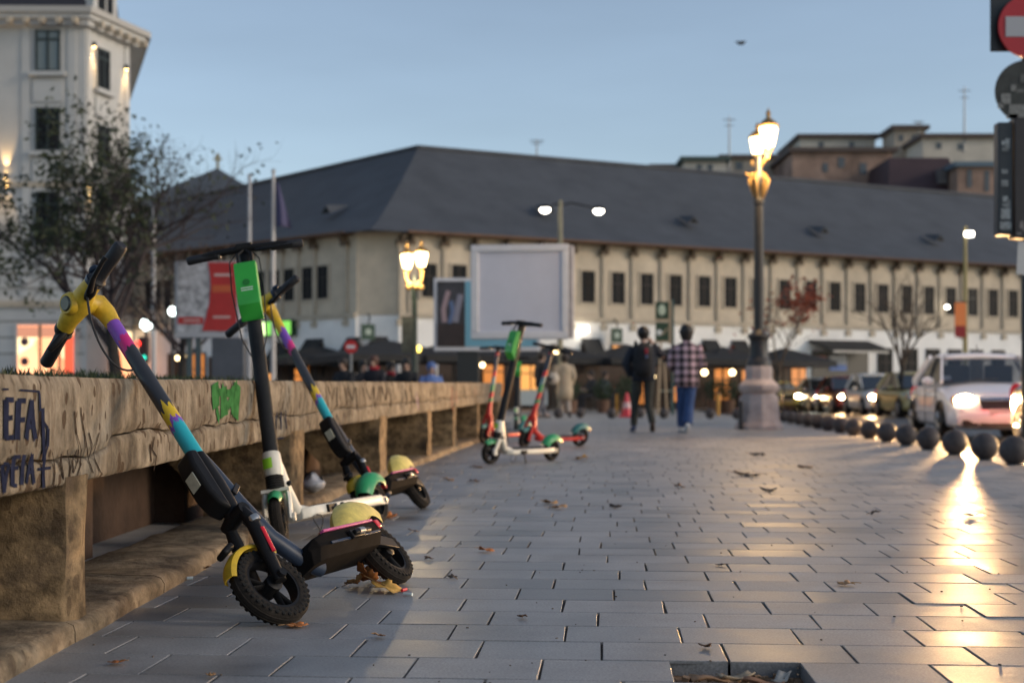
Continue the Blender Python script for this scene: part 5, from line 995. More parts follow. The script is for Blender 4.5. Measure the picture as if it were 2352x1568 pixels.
# --- signs on the pole at the right edge
d = 13.3; t = thing('sign_post', 'black post with no entry disc, round sign back and stickered signal box at right edge', 'sign', (Xat(2368, d), d, 0)); X0 = Xat(2368, d); hz = lambda y: Zat(y, d); px = lambda x: Xat(x, d) - X0
BSG = mat('black_sign_metal', (.014, .016, .02), .45, vary=.3, vscale=6)
b = MB(); b.tube([(.0, .12, 0), (0, .12, hz(-60))], .045, 12); b.build('post', BSG, t)
b = MB(); b.bb(px(2279), px(2460), .05, .07, hz(116), hz(-70)); b.build('back_board', BSG, t, bev=.012)
rn = (px(2438) - px(2292)) / 2; cx = (px(2438) + px(2292)) / 2; cz = hz(62)
b = MB(); b.lathe([(.0001, .02), (rn, .02), (rn, 0), (.0001, 0)], 40, c=(cx, 0, cz), axis=(0, -1, 0)); dsc = b.build('no_entry_disc', mat('sign_red', (.42, .012, .018), .4, vary=.1, vscale=5), t, smooth=30)
b = MB(); b.bb(px(2308), px(2422), -.026, -.0205, hz(86), hz(40)); b.build('white_bar', mat('sign_white', (.40, .40, .42), .5), dsc, smooth=0)
rb = (px(2430) - px(2286)) / 2; cx = (px(2430) + px(2286)) / 2; cz = hz(210)
b = MB(); b.lathe([(.0001, .012), (rb, .012), (rb, 0), (.0001, 0)], 40, c=(cx, .02, cz), axis=(0, -1, 0)); bk_ = b.build('round_sign_back', mat('grimy_disc', (.03, .034, .032), .6, vary=.6, vscale=9), t, smooth=30)
q = random.Random(4)
for (x, y, w_, h_, g_) in [(2300, 215, 22, 24, .22), (2322, 195, 12, 14, .2), (2332, 205, 24, 8, .12), (2292, 236, 14, 12, .18), (2318, 240, 40, 34, .20), (2312, 262, 26, 10, .14), (2344, 170, 10, 20, .1)]:
    b = MB(); b.bb(px(x), px(x + w_), .0035, .0065, hz(y + h_), hz(y)); b.build('sticker', mat('sticker_%.2f' % g_, (g_, g_, g_ * .95), .6, vary=.5, vscale=30), bk_, smooth=0)
b = MB(); b.bb(px(2290), px(2325), -.03, .10, hz(540), hz(282)); bx = b.build('signal_box', mat('blue_black_box', (.012, .018, .026), .45, vary=.3, vscale=8), t, bev=.01)
b = MB(); b.bb(px(2326), px(2400), -.05, .12, hz(548), hz(272)); b.build('signal_housing', mat('brown_black_box', (.02, .014, .015), .45, vary=.3, vscale=8), t, bev=.012)
for (x, y, w_, h_, g_) in [(2298, 325, 7, 10, .3), (2306, 320, 10, 22, .25), (2299, 340, 14, 8, .2), (2298, 390, 14, 10, .22), (2297, 415, 16, 14, .22), (2300, 452, 12, 12, .3), (2308, 460, 10, 20, .16), (2296, 480, 22, 24, .28), (2294, 510, 26, 18, .24), (2300, 468, 8, 8, .2)]:
    b = MB(); b.bb(px(x), px(x + w_), -.0345, -.0315, hz(y + h_), hz(y)); b.build('sticker', mat('sticker2_%.2f' % g_, (g_ * .9, g_, g_ * 1.05), .6, vary=.6, vscale=40), bx, smooth=0)
for (x, y, w_, h_, g_) in [(2338, 510, 8, 16, .25), (2344, 520, 10, 12, .2), (2330, 535, 12, 6, .15)]:
    b = MB(); b.bb(px(x), px(x + w_), -.0545, -.0515, hz(y + h_), hz(y)); b.build('sticker', mat('sticker3_%.2f' % g_, (g_, g_ * .9, g_ * .85), .6, vary=.6, vscale=40), bx, smooth=0)
b = MB(); b.prism([(px(2337), -.02, hz(555)), (px(2400), -.02, hz(552)), (px(2400), -.02, hz(636)), (px(2333), -.02, hz(630))], (0, .004, 0)); b.build('paper_notice', mat('white_paper', (.55, .54, .52), .8, vary=.1, vscale=8), t, smooth=0)
# --- no entry sign behind the crowd
d = 36; t = thing('no_entry_sign', 'small red no entry sign on a thin post behind the seated people', 'sign', (Xat(806, d), d, 0)); z = Zat(796, d)
b = MB(); b.tube([(0, .03, 0), (0, .03, z)], .03, 8); b.build('post', mat('galvanised', (.25, .26, .27), .5), t); b = MB(); b.lathe([(.0001, .01), (.17, .01), (.17, 0), (.0001, 0)], 28, c=(0, 0, z), axis=(0, -1, 0)); dsc = b.build('disc', mat('sign_red2', (.55, .02, .02), .4), t, smooth=30); b = MB(); b.bb(-.11, .11, -.016, -.0105, z - .04, z + .04); b.build('white_bar', mat('sign_white2', (.7, .7, .7), .5), dsc, smooth=0)
# --- green sign post with round emblem (cafe totem)
d = 42; t = thing('cafe_totem', 'narrow green two panel cafe sign with pale emblems on a post', 'sign', (Xat(1521, d), d, 0)); X0 = Xat(1521, d); hz = lambda y: Zat(y, d); px = lambda x: Xat(x, d) - X0
tan_ = mat('tan_frame', (.42, .31, .20), .7); dg = mat('deep_green_panel', (.02, .05, .022), .45)
for y0, y1, nm in ((693, 732, 'upper_panel'), (740, 782, 'lower_panel')):
    b = MB(); b.bb(px(1506), px(1536), -.03, .1, hz(y1), hz(y0)); p_ = b.build(nm, dg, t, bev=.01)
    b = MB(); b.bb(px(1504), px(1542), -.02, .09, hz(y1) - .06, hz(y1) - .004); b.build('trim', tan_, p_, smooth=0)
b = MB(); b.bb(px(1536) + .003, px(1542), -.035, .1, hz(790), hz(690)); b.build('side_trim', tan_, t, smooth=0); b = MB(); b.bb(px(1543), px(1548), -.03, .12, 0, hz(688)); b.build('post', mat('teal_post', (.04, .09, .085), .5), t, smooth=0)
b = MB(); b.lathe([(.0001, .004), (.10, .003), (.11, 0)], 24, c=(px(1520), -.032, hz(712)), axis=(0, -1, 0)); 
for i, v in enumerate(b.v): b.v[i] = (v[0], v[1], hz(712) + (v[2] - hz(712)) * 1.5)
em = b.build('oval_emblem', mat('pale_green_emblem', (.50, .56, .42), .6), t)
b = MB(); b.sphere((px(1514), -.04, hz(764)), .09, 12, 8, (1, .15, 1)); b.build('round_emblem', mat('white_emblem', (.7, .7, .66), .6), t)
b = MB(); b.tube([(px(1516), -.04, hz(768)), (px(1524), -.04, hz(766)), (px(1532), -.04, hz(754))], .022, 6); b.build('check_mark', tan_, t)
b = MB(); b.tube([(px(1512), 0, 0), (px(1516), 0, hz(830)), (px(1518), 0, hz(784))], .03, 6); b.tube([(px(1532), 0, 0), (px(1526), 0, hz(830))], .03, 6); b.tube([(px(1506), .1, 0), (px(1520), .05, hz(800))], .02, 6); b.build('easel_leg', tan_, t)
# --- ball bollards
BALL = mat('dark_painted_ball', (.072, .060, .058), .6, spec=.3, vary=.35, vscale=9, bump=.08, bscale=40)
bb_ = MB(); bb_.sphere((0, 0, .129), .129, 32, 20); bs = MB(); bs.lathe([(.0001, .012), (.075, .012), (.082, -.004), (.0001, -.005)], 20)
bal = [(12.25, 2329), (13.15, 2261), (14.25, 2193), (15.55, 2132), (16.8, 2082), (18.1, 2037), (19.4, 1997), (20.8, 1961), (22.3, 1930), (23.7, 1902), (25.2, 1878), (26.8, 1856), (28.3, 1836), (29.9, 1818), (31.5, 1802)]
far_ = [(36.5, 1282, None), (37, 1333, None), (36, 1405, None), (37, 1470, None), (36, 1525, None), (35.5, 1631, None), (35, 1693, None)]
labs = {0: 'ball bollard nearest the camera, cut by the right edge', 1: 'second nearest ball bollard, lit by the sedan headlight', 2: 'third nearest ball bollard, below the white sedan bumper'}
bp0 = None; ordn = 'first second third fourth fifth sixth seventh eighth ninth tenth eleventh twelfth thirteenth fourteenth fifteenth'.split()
for i, (d, x) in enumerate(bal):
    r = thing('ball_bollard', labs.get(i, '%s ball bollard from the camera in the roadside row' % ordn[i]), 'bollard', (Xat(x, d), d, 0), i * 1.3, 'ball bollards along the road edge')
    if bp0 is None: bp0 = (bb_.build('ball', BALL, r, smooth=60), bs.build('base_plate', IRON, r))
    else: inst(bp0[0], 'ball', r); inst(bp0[1], 'base_plate', r)
for i, (d, x, _) in enumerate(far_):
    r = thing('ball_bollard', '%s small ball bollard from the left in the far row' % ordn[i], 'bollard', (Xat(x, d), d, 0), i, 'ball bollards across the square'); inst(bp0[0], 'ball', r); inst(bp0[1], 'base_plate', r)
# --- cafe terrace: canopies, planters, tables, posts
CNV = mat('black_canvas', (.02, .02, .021), .85)
for k, (x, d, w_, lab) in enumerate([(725, 56.5, 3.4, 'leftmost black cafe parasol, behind the seated people'), (890, 51.5, 4.6, 'broad black cafe parasol behind the red no entry sign'), (1040, 52, 3.6, 'black cafe parasol left of the advert board leg'), (1160, 53.5, 3.6, 'black cafe parasol behind the upright scooter'), (1270, 55, 3.2, 'black cafe parasol below the blank billboard'), (1440, 56, 3.4, 'black cafe parasol left of the cafe totem'), (1560, 57, 3.4, 'black cafe parasol behind the two walkers'), (1660, 58.5, 3.2, 'black cafe parasol between plaid shirt and stone plinth'), (1800, 60, 3.2, 'rightmost black cafe parasol, right of the stone plinth')]):
    t = thing('cafe_parasol', lab, 'parasol', (Xat(x, d), d, 0), R(26), 'black cafe parasols'); h = w_ / 2; ze, zp = 2.02, 2.62
    b = MB(); b.add([(-h, -h, ze), (h, -h, ze), (h, h, ze), (-h, h, ze), (0, 0, zp)], [(0, 1, 4), (1, 2, 4), (2, 3, 4), (3, 0, 4)]); b.build('canopy', CNV, t, smooth=0)
    b = MB()
    for (p, q_) in (((-h, -h), (h, -h)), ((h, -h), (h, h)), ((h, h), (-h, h)), ((-h, h), (-h, -h))): b.add([(*p, ze), (*q_, ze), (*q_, ze - .24), (*p, ze - .24)], [(0, 1, 2, 3)])
    b.build('valance', CNV, t, smooth=0)
    b = MB(); b.tube([(0, 0, 0), (0, 0, zp)], .04, 8); b.build('pole', IRON, t); b = MB(); b.bb(-.3, .3, -.3, .3, 0, .08); b.build('base', IRON, t)
    if k in (2, 3, 5, 6, 7): b = MB(); b.bb(-h * .6, h * .6, -h + .05, -h + .12, ze - .10, ze - .02); b.build('strip_light', emat('warm_strip', (1, .72, .45), .8), t, smooth=0)
POTG = mat('dark_foliage', (.028, .05, .02), .8, vary=.5, vscale=6)
for k, (x, d, lab) in enumerate([(1440, 40, 'dark green potted shrub beside the pink cone'), (1310, 45, 'small dark potted shrub right of the beige coat'), (1640, 47, 'round potted shrub right of the plaid shirt'), (1672, 47, 'round potted shrub left of the stone plinth'), (1385, 46, 'low potted shrub in front of the seated pair')]):
    t = thing('potted_shrub', lab, 'plant', (Xat(x, d), d, 0)); b = MB(); b.lathe([(.0001, 0), (.18, 0), (.24, .42), (.22, .43), (.2, .38), (.0001, .36)], 14); b.build('pot', mat('brown_pot', (.12, .06, .035), .7), t)
    b = MB(); q = random.Random(k)
    for i in range(420):
        a, u, r_ = q.uniform(0, 6.28), q.uniform(-1, 1), .36 * q.uniform(.55, 1.05); s_ = math.sqrt(1 - u * u); p = Vector((r_ * s_ * math.cos(a), r_ * s_ * math.sin(a), .78 + r_ * u * 1.05)); e1 = Vector((q.uniform(-1, 1), q.uniform(-1, 1), q.uniform(-1, 1))).normalized() * .05; e2 = Vector((q.uniform(-1, 1), q.uniform(-1, 1), q.uniform(-1, 1))).normalized() * .03
        b.add([p - e1, p + e2, p + e1, p - e2], [(0, 1, 2, 3)])
    b.build('foliage', POTG, t, smooth=0); b = MB(); b.tube([(0, 0, .3), (0, 0, .8)], .03, 6); b.build('stem', DKW, t)
for x, y0, y1, d, lab in [(1417, 903, 945, 40, 'short yellow post left of the pink cone'), (1787 - 12, 0, 0, 0, None), (1786, 0, 0, 0, None), (1650, 897, 945, 40, 'short orange post right of the plaid shirt')]:
    if not lab: continue
    t = thing('marker_post', lab, 'post', (Xat(x, d), d, 0)); b = MB(); b.tube([(0, 0, 0), (0, 0, .62)], .045, 10); b.build('post', mat('amber_post', (.50, .24, .03), .5), t); b = MB(); b.lathe([(.0001, .62), (.05, .62), (.05, .66), (.0001, .68)], 10); b.build('cap', IRON, t)
d = 38; t = thing('traffic_cone', 'bright pink red plastic cone left of the backpack wearer', 'cone', (Xat(1440, d), d, 0)); b = MB(); b.bb(-.22, .22, -.22, .22, 0, .04); b.build('base', mat('pinkred', (.62, .04, .06), .5), t, bev=.01); b = MB(); b.lathe([(.15, .04), (.10, .3), (.045, .62), (.03, .66), (.0001, .66)], 18); b.build('cone', mat('pinkred', (.62, .04, .06), .5), t); b = MB(); b.lathe([(.118, .24), (.084, .4)], 18); b.build('band', mat('pale_band', (.6, .4, .4), .5), t)
for k, (x, d, lab) in enumerate([(1225, 41, 'pale folding table left of the dark jacket man'), (780, 42, 'small pale table behind the wall at left'), (1110, 42, 'pale yellow cloth table behind the wall end'), (1540, 49, 'cafe table behind the two walkers'), (1340, 49, 'cafe table right of the beige coat woman')]):
    t = thing('cafe_table', lab, 'table', (Xat(x, d), d, 0)); b = MB(); b.bb(-.4, .4, -.4, .4, .72, .76); b.build('top', mat('pale_top', (.45, .45, .33), .6), t, bev=.01); b = MB(); b.tube([(0, 0, 0), (0, 0, .72)], .035, 8); b.lathe([(.0001, .03), (.24, .02), (.25, 0)], 14); b.build('pedestal', IRON, t)
    if k in (0, 2): b = MB(); b.bb(-.41, .41, -.41, .41, .3, .715); b.build('cloth', mat('tablecloth_%d' % k, (.40, .46, .48) if k == 0 else (.48, .46, .16), .8), t, smooth=0)
t = thing('hanging_lightbox', 'bright green lit shop sign on the inn, right of the green case', 'sign', (0, 0, 0)); tt = tpix(632, ML, V_); z = Zat(755, (ML @ Vector((tt, 0, 0))).y)
b = MB(); b.bb(tt - 1.5, tt + 1.3, -.35, -.08, z - .33, z + .33); b.build('case', mat('dark_green_case', (.01, .05, .01), .5), t, smooth=0, xf=ML); b = MB(); b.bb(tt - 1.42, tt + .2, -.365, -.352, z - .28, z + .28); b.build('bright_face', emat('green_glow', (.28, .85, .12), .75), t, smooth=0, xf=ML); b = MB(); b.bb(tt + .21, tt + 1.25, -.365, -.352, z - .28, z + .28); b.build('pale_face', emat('pale_green_glow', (.75, 1, .45), 1.3), t, smooth=0, xf=ML)
# --- bird
d = 60; b = MB(); c = P(1702, 100, d); b.sphere(c, .09, 8, 6, (1.8, .8, .8)); b.tube([c + Vector((-.25, 0, .06)), c + Vector((0, 0, .02)), c + Vector((.22, 0, .09))], [(.01, .02), (.02, .09), (.01, .02)], 6); tag(b.build('bird', mat('bird', (.05, .05, .05), .8)), 'tiny dark bird flying in the sky above the street lamp', 'bird')
# ================================================================ CARS
CG = mat('car_glass', (.02, .025, .03), .06, spec=.8); CGI = mat('car_glass_tint', (.10, .12, .13), .08, spec=.8)
HL_W = emat('headlight_warm', (1.0, .74, .40), 80); HL_C = emat('headlight_cool', (.95, 1.0, .88), 60)
CHR = mat('chrome', (.6, .6, .6), .15, metal=1); GRL = mat('grille_black', (.012, .012, .012), .5)
def car(label, paint, loc, W=1.70, Ln=4.2, H=1.48, lights=HL_W, power=120, taxi=False, detail=True, aim=None, rear=False, rz=0):
    r = thing('car', label, 'car', loc, R(rz), 'cars queued on the road')      # local: front at -Y (towards the camera), x to the right
    hw = W / 2
    # stations along y (0 = nose): (y, half width, z low, z shoulder/hood)
    st = [(0.0, .72, .34, .50), (.04, .86, .24, .66), (.18, .95, .20, .76), (.45, .99, .19, .83), (.95, 1.0, .19, .94), (1.15, 1.0, .19, .97), (2.0, 1.0, .19, .97), (3.0, 1.0, .19, .98), (Ln - .5, .985, .22, .99), (Ln - .12, .93, .28, .95), (Ln - .02, .84, .34, .80), (Ln, .74, .40, .6)]
    b = MB(); vs = []; m = 11
    for y, f, zl, zh in st:
        w = hw * f; hgt = zh - zl
        prof = [(-w * .90, zl), (-w * .985, zl + hgt * .12), (-w, zl + hgt * .5), (-w * .985, zl + hgt * .78), (-w * .90, zl + hgt * .95), (0, zl + hgt * 1.03), (w * .90, zl + hgt * .95), (w * .985, zl + hgt * .78), (w, zl + hgt * .5), (w * .985, zl + hgt * .12), (w * .90, zl)]
        vs += [(x, y, z) for x, z in prof]
    n = len(st); fs = [(i * m + k, (i + 1) * m + k, (i + 1) * m + (k + 1) % m, i * m + (k + 1) % m) for i in range(n - 1) for k in range(m)] + [tuple(range(m)), tuple((n - 1) * m + k for k in range(m))]
    b.add(vs, fs); body = b.build('body', paint, r, smooth=38); sb = body.modifiers.new('sub', 'SUBSURF'); sb.levels = 1; sb.render_levels = 2
    # greenhouse: pillars and roof in paint, glass panels just inside
    ys = [.95, 1.95, 3.0, Ln - .7]; zb, zr = .98, H
    tb_ = .80
    lower = [(-hw * .92, ys[0], zb - .03), (hw * .92, ys[0], zb - .03), (hw * .93, ys[3], zb + .0), (-hw * .93, ys[3], zb + .0)]
    upper = [(-hw * .71, ys[1], zr - .05), (hw * .71, ys[1], zr - .05), (hw * .71, ys[2], zr - .06), (-hw * .71, ys[2], zr - .06)]
    g = MB(); g.add(lower + upper, [(0, 1, 5, 4), (1, 2, 6, 5), (2, 3, 7, 6), (3, 0, 4, 7)]); cab = g.build('cabin_glass', CG, r, smooth=0)
    rf = MB(); rv = []
    for y, f, dz in [(ys[1] - .09, .70, -.075), (ys[1] + .08, .725, -.022), (ys[1] + .4, .74, .0), (ys[2] - .4, .74, -.004), (ys[2] + .1, .71, -.06)]:
        rv += [(-hw * f - .015, y, zr + dz - .045), (-hw * f * .93, y, zr + dz - .008), (0, y, zr + dz + .02), (hw * f * .93, y, zr + dz - .008), (hw * f + .015, y, zr + dz - .045)]
    rf.add(rv, [(i * 5 + k, (i + 1) * 5 + k, (i + 1) * 5 + k + 1, i * 5 + k + 1) for i in range(4) for k in range(4)]); ro = rf.build('roof', paint, r, smooth=60); sd = ro.modifiers.new('t', 'SOLIDIFY'); sd.thickness = .045
    for s_ in (-1, 1):
        pl_ = MB(); L_ = [Vector(v) for v in lower]; U_ = [Vector(v) for v in upper]
        f0, f1 = (L_[0], U_[0]) if s_ < 0 else (L_[1], U_[1]); r0, r1 = (L_[3], U_[3]) if s_ < 0 else (L_[2], U_[2])
        o_ = Vector((s_ * .012, -.012, 0)); pl_.tube([f0 + o_, f1 + o_], [(.024, .034), (.02, .028)], 8, up=(1, 0, 0)); pl_.build('a_pillar', paint, r)
        pl_ = MB(); o_ = Vector((s_ * .012, .01, 0)); pl_.tube([r0 + o_, r1 + o_], [(.04, .12), (.035, .08)], 8, up=(1, 0, 0)); pl_.build('c_pillar', paint, r)
        pl_ = MB(); mdl = f0.lerp(r0, .47) + Vector((s_ * .012, 0, 0)); mdu = f1.lerp(r1, .36) + Vector((s_ * .012, 0, 0)); pl_.tube([mdl, mdu], [(.02, .05), (.018, .045)], 6, up=(1, 0, 0)); pl_.build('b_pillar', GRL, r)
        mi = MB(); mi.sphere((s_ * (hw + .10), 1.32, .98), .09, 14, 8, (1.15, .6, .8)); mi.build('mirror', paint, r)
        for y in (.78, Ln - .80):
            w_ = MB(); w_.lathe([(.0001, -.09), (.19, -.095), (.2, -.1), (.295, -.1), (.305, -.07), (.305, .07), (.295, .1), (.0001, .1)], 28, c=(s_ * (hw - .075), y, .305), axis=(s_ * 1, 0, 0)); wo = w_.build('wheel', TYRE, r, smooth=40)
            w_ = MB(); 
            for k in range(5): a = k * 1.2566; w_.tube([(s_ * (hw + .028), y, .305), (s_ * (hw + .028), y + .17 * math.cos(a), .305 + .17 * math.sin(a))], .028, 6)
            w_.lathe([(.16, .025), (.19, .03), (.195, .0)], 24, c=(s_ * (hw + .0), y, .305), axis=(s_, 0, 0)); w_.build('hubcap', STEEL, wo)
            a_ = MB(); a_.tube([(s_ * (hw - .008), y + .345 * math.cos(t * .3927), .305 + .345 * math.sin(t * .3927)) for t in range(9)], [(.03, .035)] * 9, 6); a_.build('wheel_arch', GRL, r)
        if detail:
            for y in (1.95, 2.95): h_ = MB(); h_.box((s_ * (hw + .008), y, .80), (.03, .16, .03)); h_.build('door_handle', paint, r, bev=.008)
            for y in (1.2, 2.2, 3.15): h_ = MB(); h_.box((s_ * (hw - .004), y, .56), (.012, .008, .62)); h_.build('door_seam', GRL, r)
            h_ = MB(); h_.bb(s_ * (hw + .0) - .01, s_ * hw + .01, 1.1, 3.3, .47, .50); h_.build('side_trim', paint, r)
    # front end
    fm = MB(); fm.prism([(-hw * .42, -.012, .52), (hw * .42, -.012, .52), (hw * .46, .045, .66), (-hw * .46, .045, .66)], (0, .06, 0)); fm.build('grille', GRL, r, smooth=0)
    fm = MB(); fm.prism([(-hw * .46, .03, .665), (hw * .46, .03, .665), (hw * .46, .06, .715), (-hw * .46, .06, .715)], (0, -.03, 0)); fm.build('grille_bar', CHR, r, smooth=0)
    fm = MB(); fm.bb(-hw * .45, hw * .45, -.03, .02, .25, .36); fm.build('lower_grille', GRL, r, bev=.01)
    fm = MB(); fm.bb(-.26, .26, -.05, -.031, .42, .53); fm.build('number_plate', mat('plate', (.45, .40, .42), .6), r, bev=.005)
    bp = MB(); bp.tube([(-hw * .93, .22, .40), (-hw * .82, .06, .40), (-hw * .5, -.015, .40), (0, -.03, .40), (hw * .5, -.015, .40), (hw * .82, .06, .40), (hw * .93, .22, .40)], [(.03, .10)] * 7, 10, up=(0, 1, 0)); bp.build('bumper', paint, r)
    for s_ in (-1, 1):
        fo_ = MB(); fo_.bb(s_ * hw * .62 - .12, s_ * hw * .62 + .12, -.01, .1, .26, .36); fo_.build('fog_recess', GRL, r, bev=.02)
        h_ = MB(); h_.sphere((s_ * hw * .70, .085, .655), .13, 18, 10, (1.25, .55, .78)); ho = h_.build('headlight', lights if power else CHR, r)
        h_ = MB(); h_.sphere((s_ * hw * .86, .16, .67), .085, 12, 8, (.8, .9, .8)); h_.build('indicator', mat('amber_lens', (.6, .25, .05), .3), r)
        if power and s_ < 0 or (power and detail):
            a = Vector(aim) if aim else Vector((-.14, -1, -.085)); spot(r, (s_ * hw * .70, -.06, .655), a, power, (1, .58, .25) if lights is HL_W else (.95, 1, .85), 105, .9, .16)
        tl_ = MB(); tl_.sphere((s_ * hw * .80, Ln - .08, .78), .11, 12, 8, (.9, .5, 1.3)); tl_.build('tail_light', mat('tail_red', (.5, .01, .02), .25, emit=(1, .02, .03), estr=.8 if rear else .1), r)
    if rear: point(r, (-hw * .7, Ln + .12, .72), 12, (1, .05, .06), .1)
    wp = MB(); wp.tube([(-hw * .5, ys[0] + .02, zb + .0), (.1, ys[0] + .05, zb + .03)], .008, 5); wp.build('wiper', GRL, r)
    an = MB(); an.tube([(0, ys[1] + .15, zr), (0, ys[1] + .28, zr + .14)], .008, 5); an.build('antenna', GRL, r)
    if detail:
        for x in (-.36, .36): se = MB(); se.box((x, 2.2, .95), (.46, .14, .62)); se.box((x, 2.2, 1.32), (.22, .1, .14)); se.build('seat', mat('seat_cloth', (.03, .03, .035), .9), r, bev=.04)
    if taxi: tx = MB(); tx.box((0, 2.2, zr + .09), (.42, .16, .13), taper=(.7, .7)); tx.build('roof_sign', mat('taxi_sign', (.55, .42, .05), .5), r, bev=.01)
    return r
PW = mat('pearl_white_paint', (.78, .77, .80), .22, coat=.6, vary=.04, vscale=2); PD = mat('dark_plum_paint', (.030, .022, .026), .2, coat=.6); PG = mat('gold_yellow_paint', (.40, .33, .14), .25, coat=.6); PW2 = mat('plain_white_paint', (.60, .60, .58), .25, coat=.5)
PR = mat('dark_red_paint', (.10, .014, .014), .22, coat=.6); PS = mat('silver_blue_paint', (.22, .26, .32), .25, coat=.5); PY = mat('taxi_yellow_paint', (.50, .42, .12), .25, coat=.5); PGN = mat('olive_taxi_paint', (.25, .27, .17), .25, coat=.5)
w_ = car('white four door sedan with glowing headlight and pinkish bumper, at right', PW, (7.70, 21.7, -.14), W=1.74, Ln=4.25, H=1.46, power=2800, aim=(-.34, -1, -.06), rz=-7)
CLG = mat('clear_car_glass', (.02, .03, .04), .04, spec=.9); CLG.node_tree.nodes['Principled BSDF'].inputs['Alpha'].default_value = .55
# clear cabin for the nearest car: see-through glass
for ch in w_.children:
    if ch.name.startswith('cabin_glass'): ch.data.materials[0] = CLG
b = MB(); b.bb(-.78, -.62, .0, .004, 0, .1); 
st_ = b.build('windscreen_sticker', mat('blue_sticker', (.35, .42, .55), .5), w_, smooth=0); st_.location = (0, 1.16, 1.0); st_.rotation_euler = (R(-52), 0, 0)
car('dark plum car cut by the right edge in front of the white sedan', PD, (8.13, 16.2, -.14), W=1.76, Ln=4.4, H=1.47, power=1300, aim=(-.5, -1, -.085), rear=True)
car('gold yellow taxi mostly hidden behind the white sedan', PG, (13.35, 44.3, -.14), W=1.7, H=1.5, power=0, taxi=False, detail=False)
car('small white car with warm headlight, third from the right', PW2, (13.3, 48.9, -.14), W=1.66, Ln=4.0, H=1.52, power=500, detail=False)
car('dark red car with bright warm headlight, between white and silver cars', PR, (13.35, 53.6, -.14), H=1.5, power=500, detail=False)
car('silver blue car with cool headlight, left of the dark red car', PS, (13.45, 58.2, -.14), H=1.48, lights=HL_C, power=450, detail=False)
car('olive green car with cool headlight, near the far end of the queue', PGN, (13.3, 62.8, -.14), H=1.48, lights=HL_C, power=400, detail=False, taxi=True)
car('yellow taxi farthest back, just right of the stone plinth', PY, (12.0, 61.0, -.14), H=1.34, W=1.62, power=60, detail=False)
# ================================================================ PEOPLE
SKIN = mat('skin', (.50, .32, .24), .55, vary=.08, vscale=30)
HAIRB = mat('black_hair', (.010, .008, .008), .5, bump=.4, bscale=60); HAIRD = mat('dark_brown_hair', (.025, .016, .012), .55, bump=.4, bscale=60)
def skin_mesh(name, verts, edges, radii, m, parent, root=0, levels=2):
    me = bpy.data.meshes.new(name); me.from_pydata([tuple(v) for v in verts], edges, []); me.materials.append(m)
    o = bpy.data.objects.new(name, me); C.objects.link(o); o.parent = parent
    o.modifiers.new('skin', 'SKIN')
    if not me.skin_vertices: 
        bpy.context.view_layer.update()
    for i, s_ in enumerate(me.skin_vertices[0].data): 
        rr = radii[i]; s_.radius = rr if isinstance(rr, tuple) else (rr, rr); s_.use_root = (i == root)
    sb = o.modifiers.new('sub', 'SUBSURF'); sb.levels = levels; sb.render_levels = levels
    o.modifiers['skin'].use_smooth_shade = True
    return o
def hand(V_, E_, R_, wi, wrist, dirn, side):     # palm and five fingers as short chains rooted at the palm
    d = Vector(dirn).normalized(); sx = Vector((side, 0, 0)); sx = (sx - d * sx.dot(d)).normalized(); nn = d.cross(sx)
    p = Vector(wrist) + d * .06; V_.append(p); R_.append((.030, .018)); pi = len(V_) - 1; E_.append((wi, pi))
    for k, ln in enumerate((.070, .080, .075, .058)):
        a = p + d * .035 + sx * (.027 - .018 * k); q = a + d * ln * .5; e = q + d * ln * .42 + nn * ln * .35
        i0 = len(V_); V_ += [a, q, e]; R_ += [.010, .009, .007]; E_ += [(pi, i0), (i0, i0 + 1), (i0 + 1, i0 + 2)]
    a = p + sx * .035; q = a + d * .035 + sx * .02; i0 = len(V_); V_ += [a, q]; R_ += [.011, .008]; E_ += [(pi, i0), (i0, i0 + 1)]
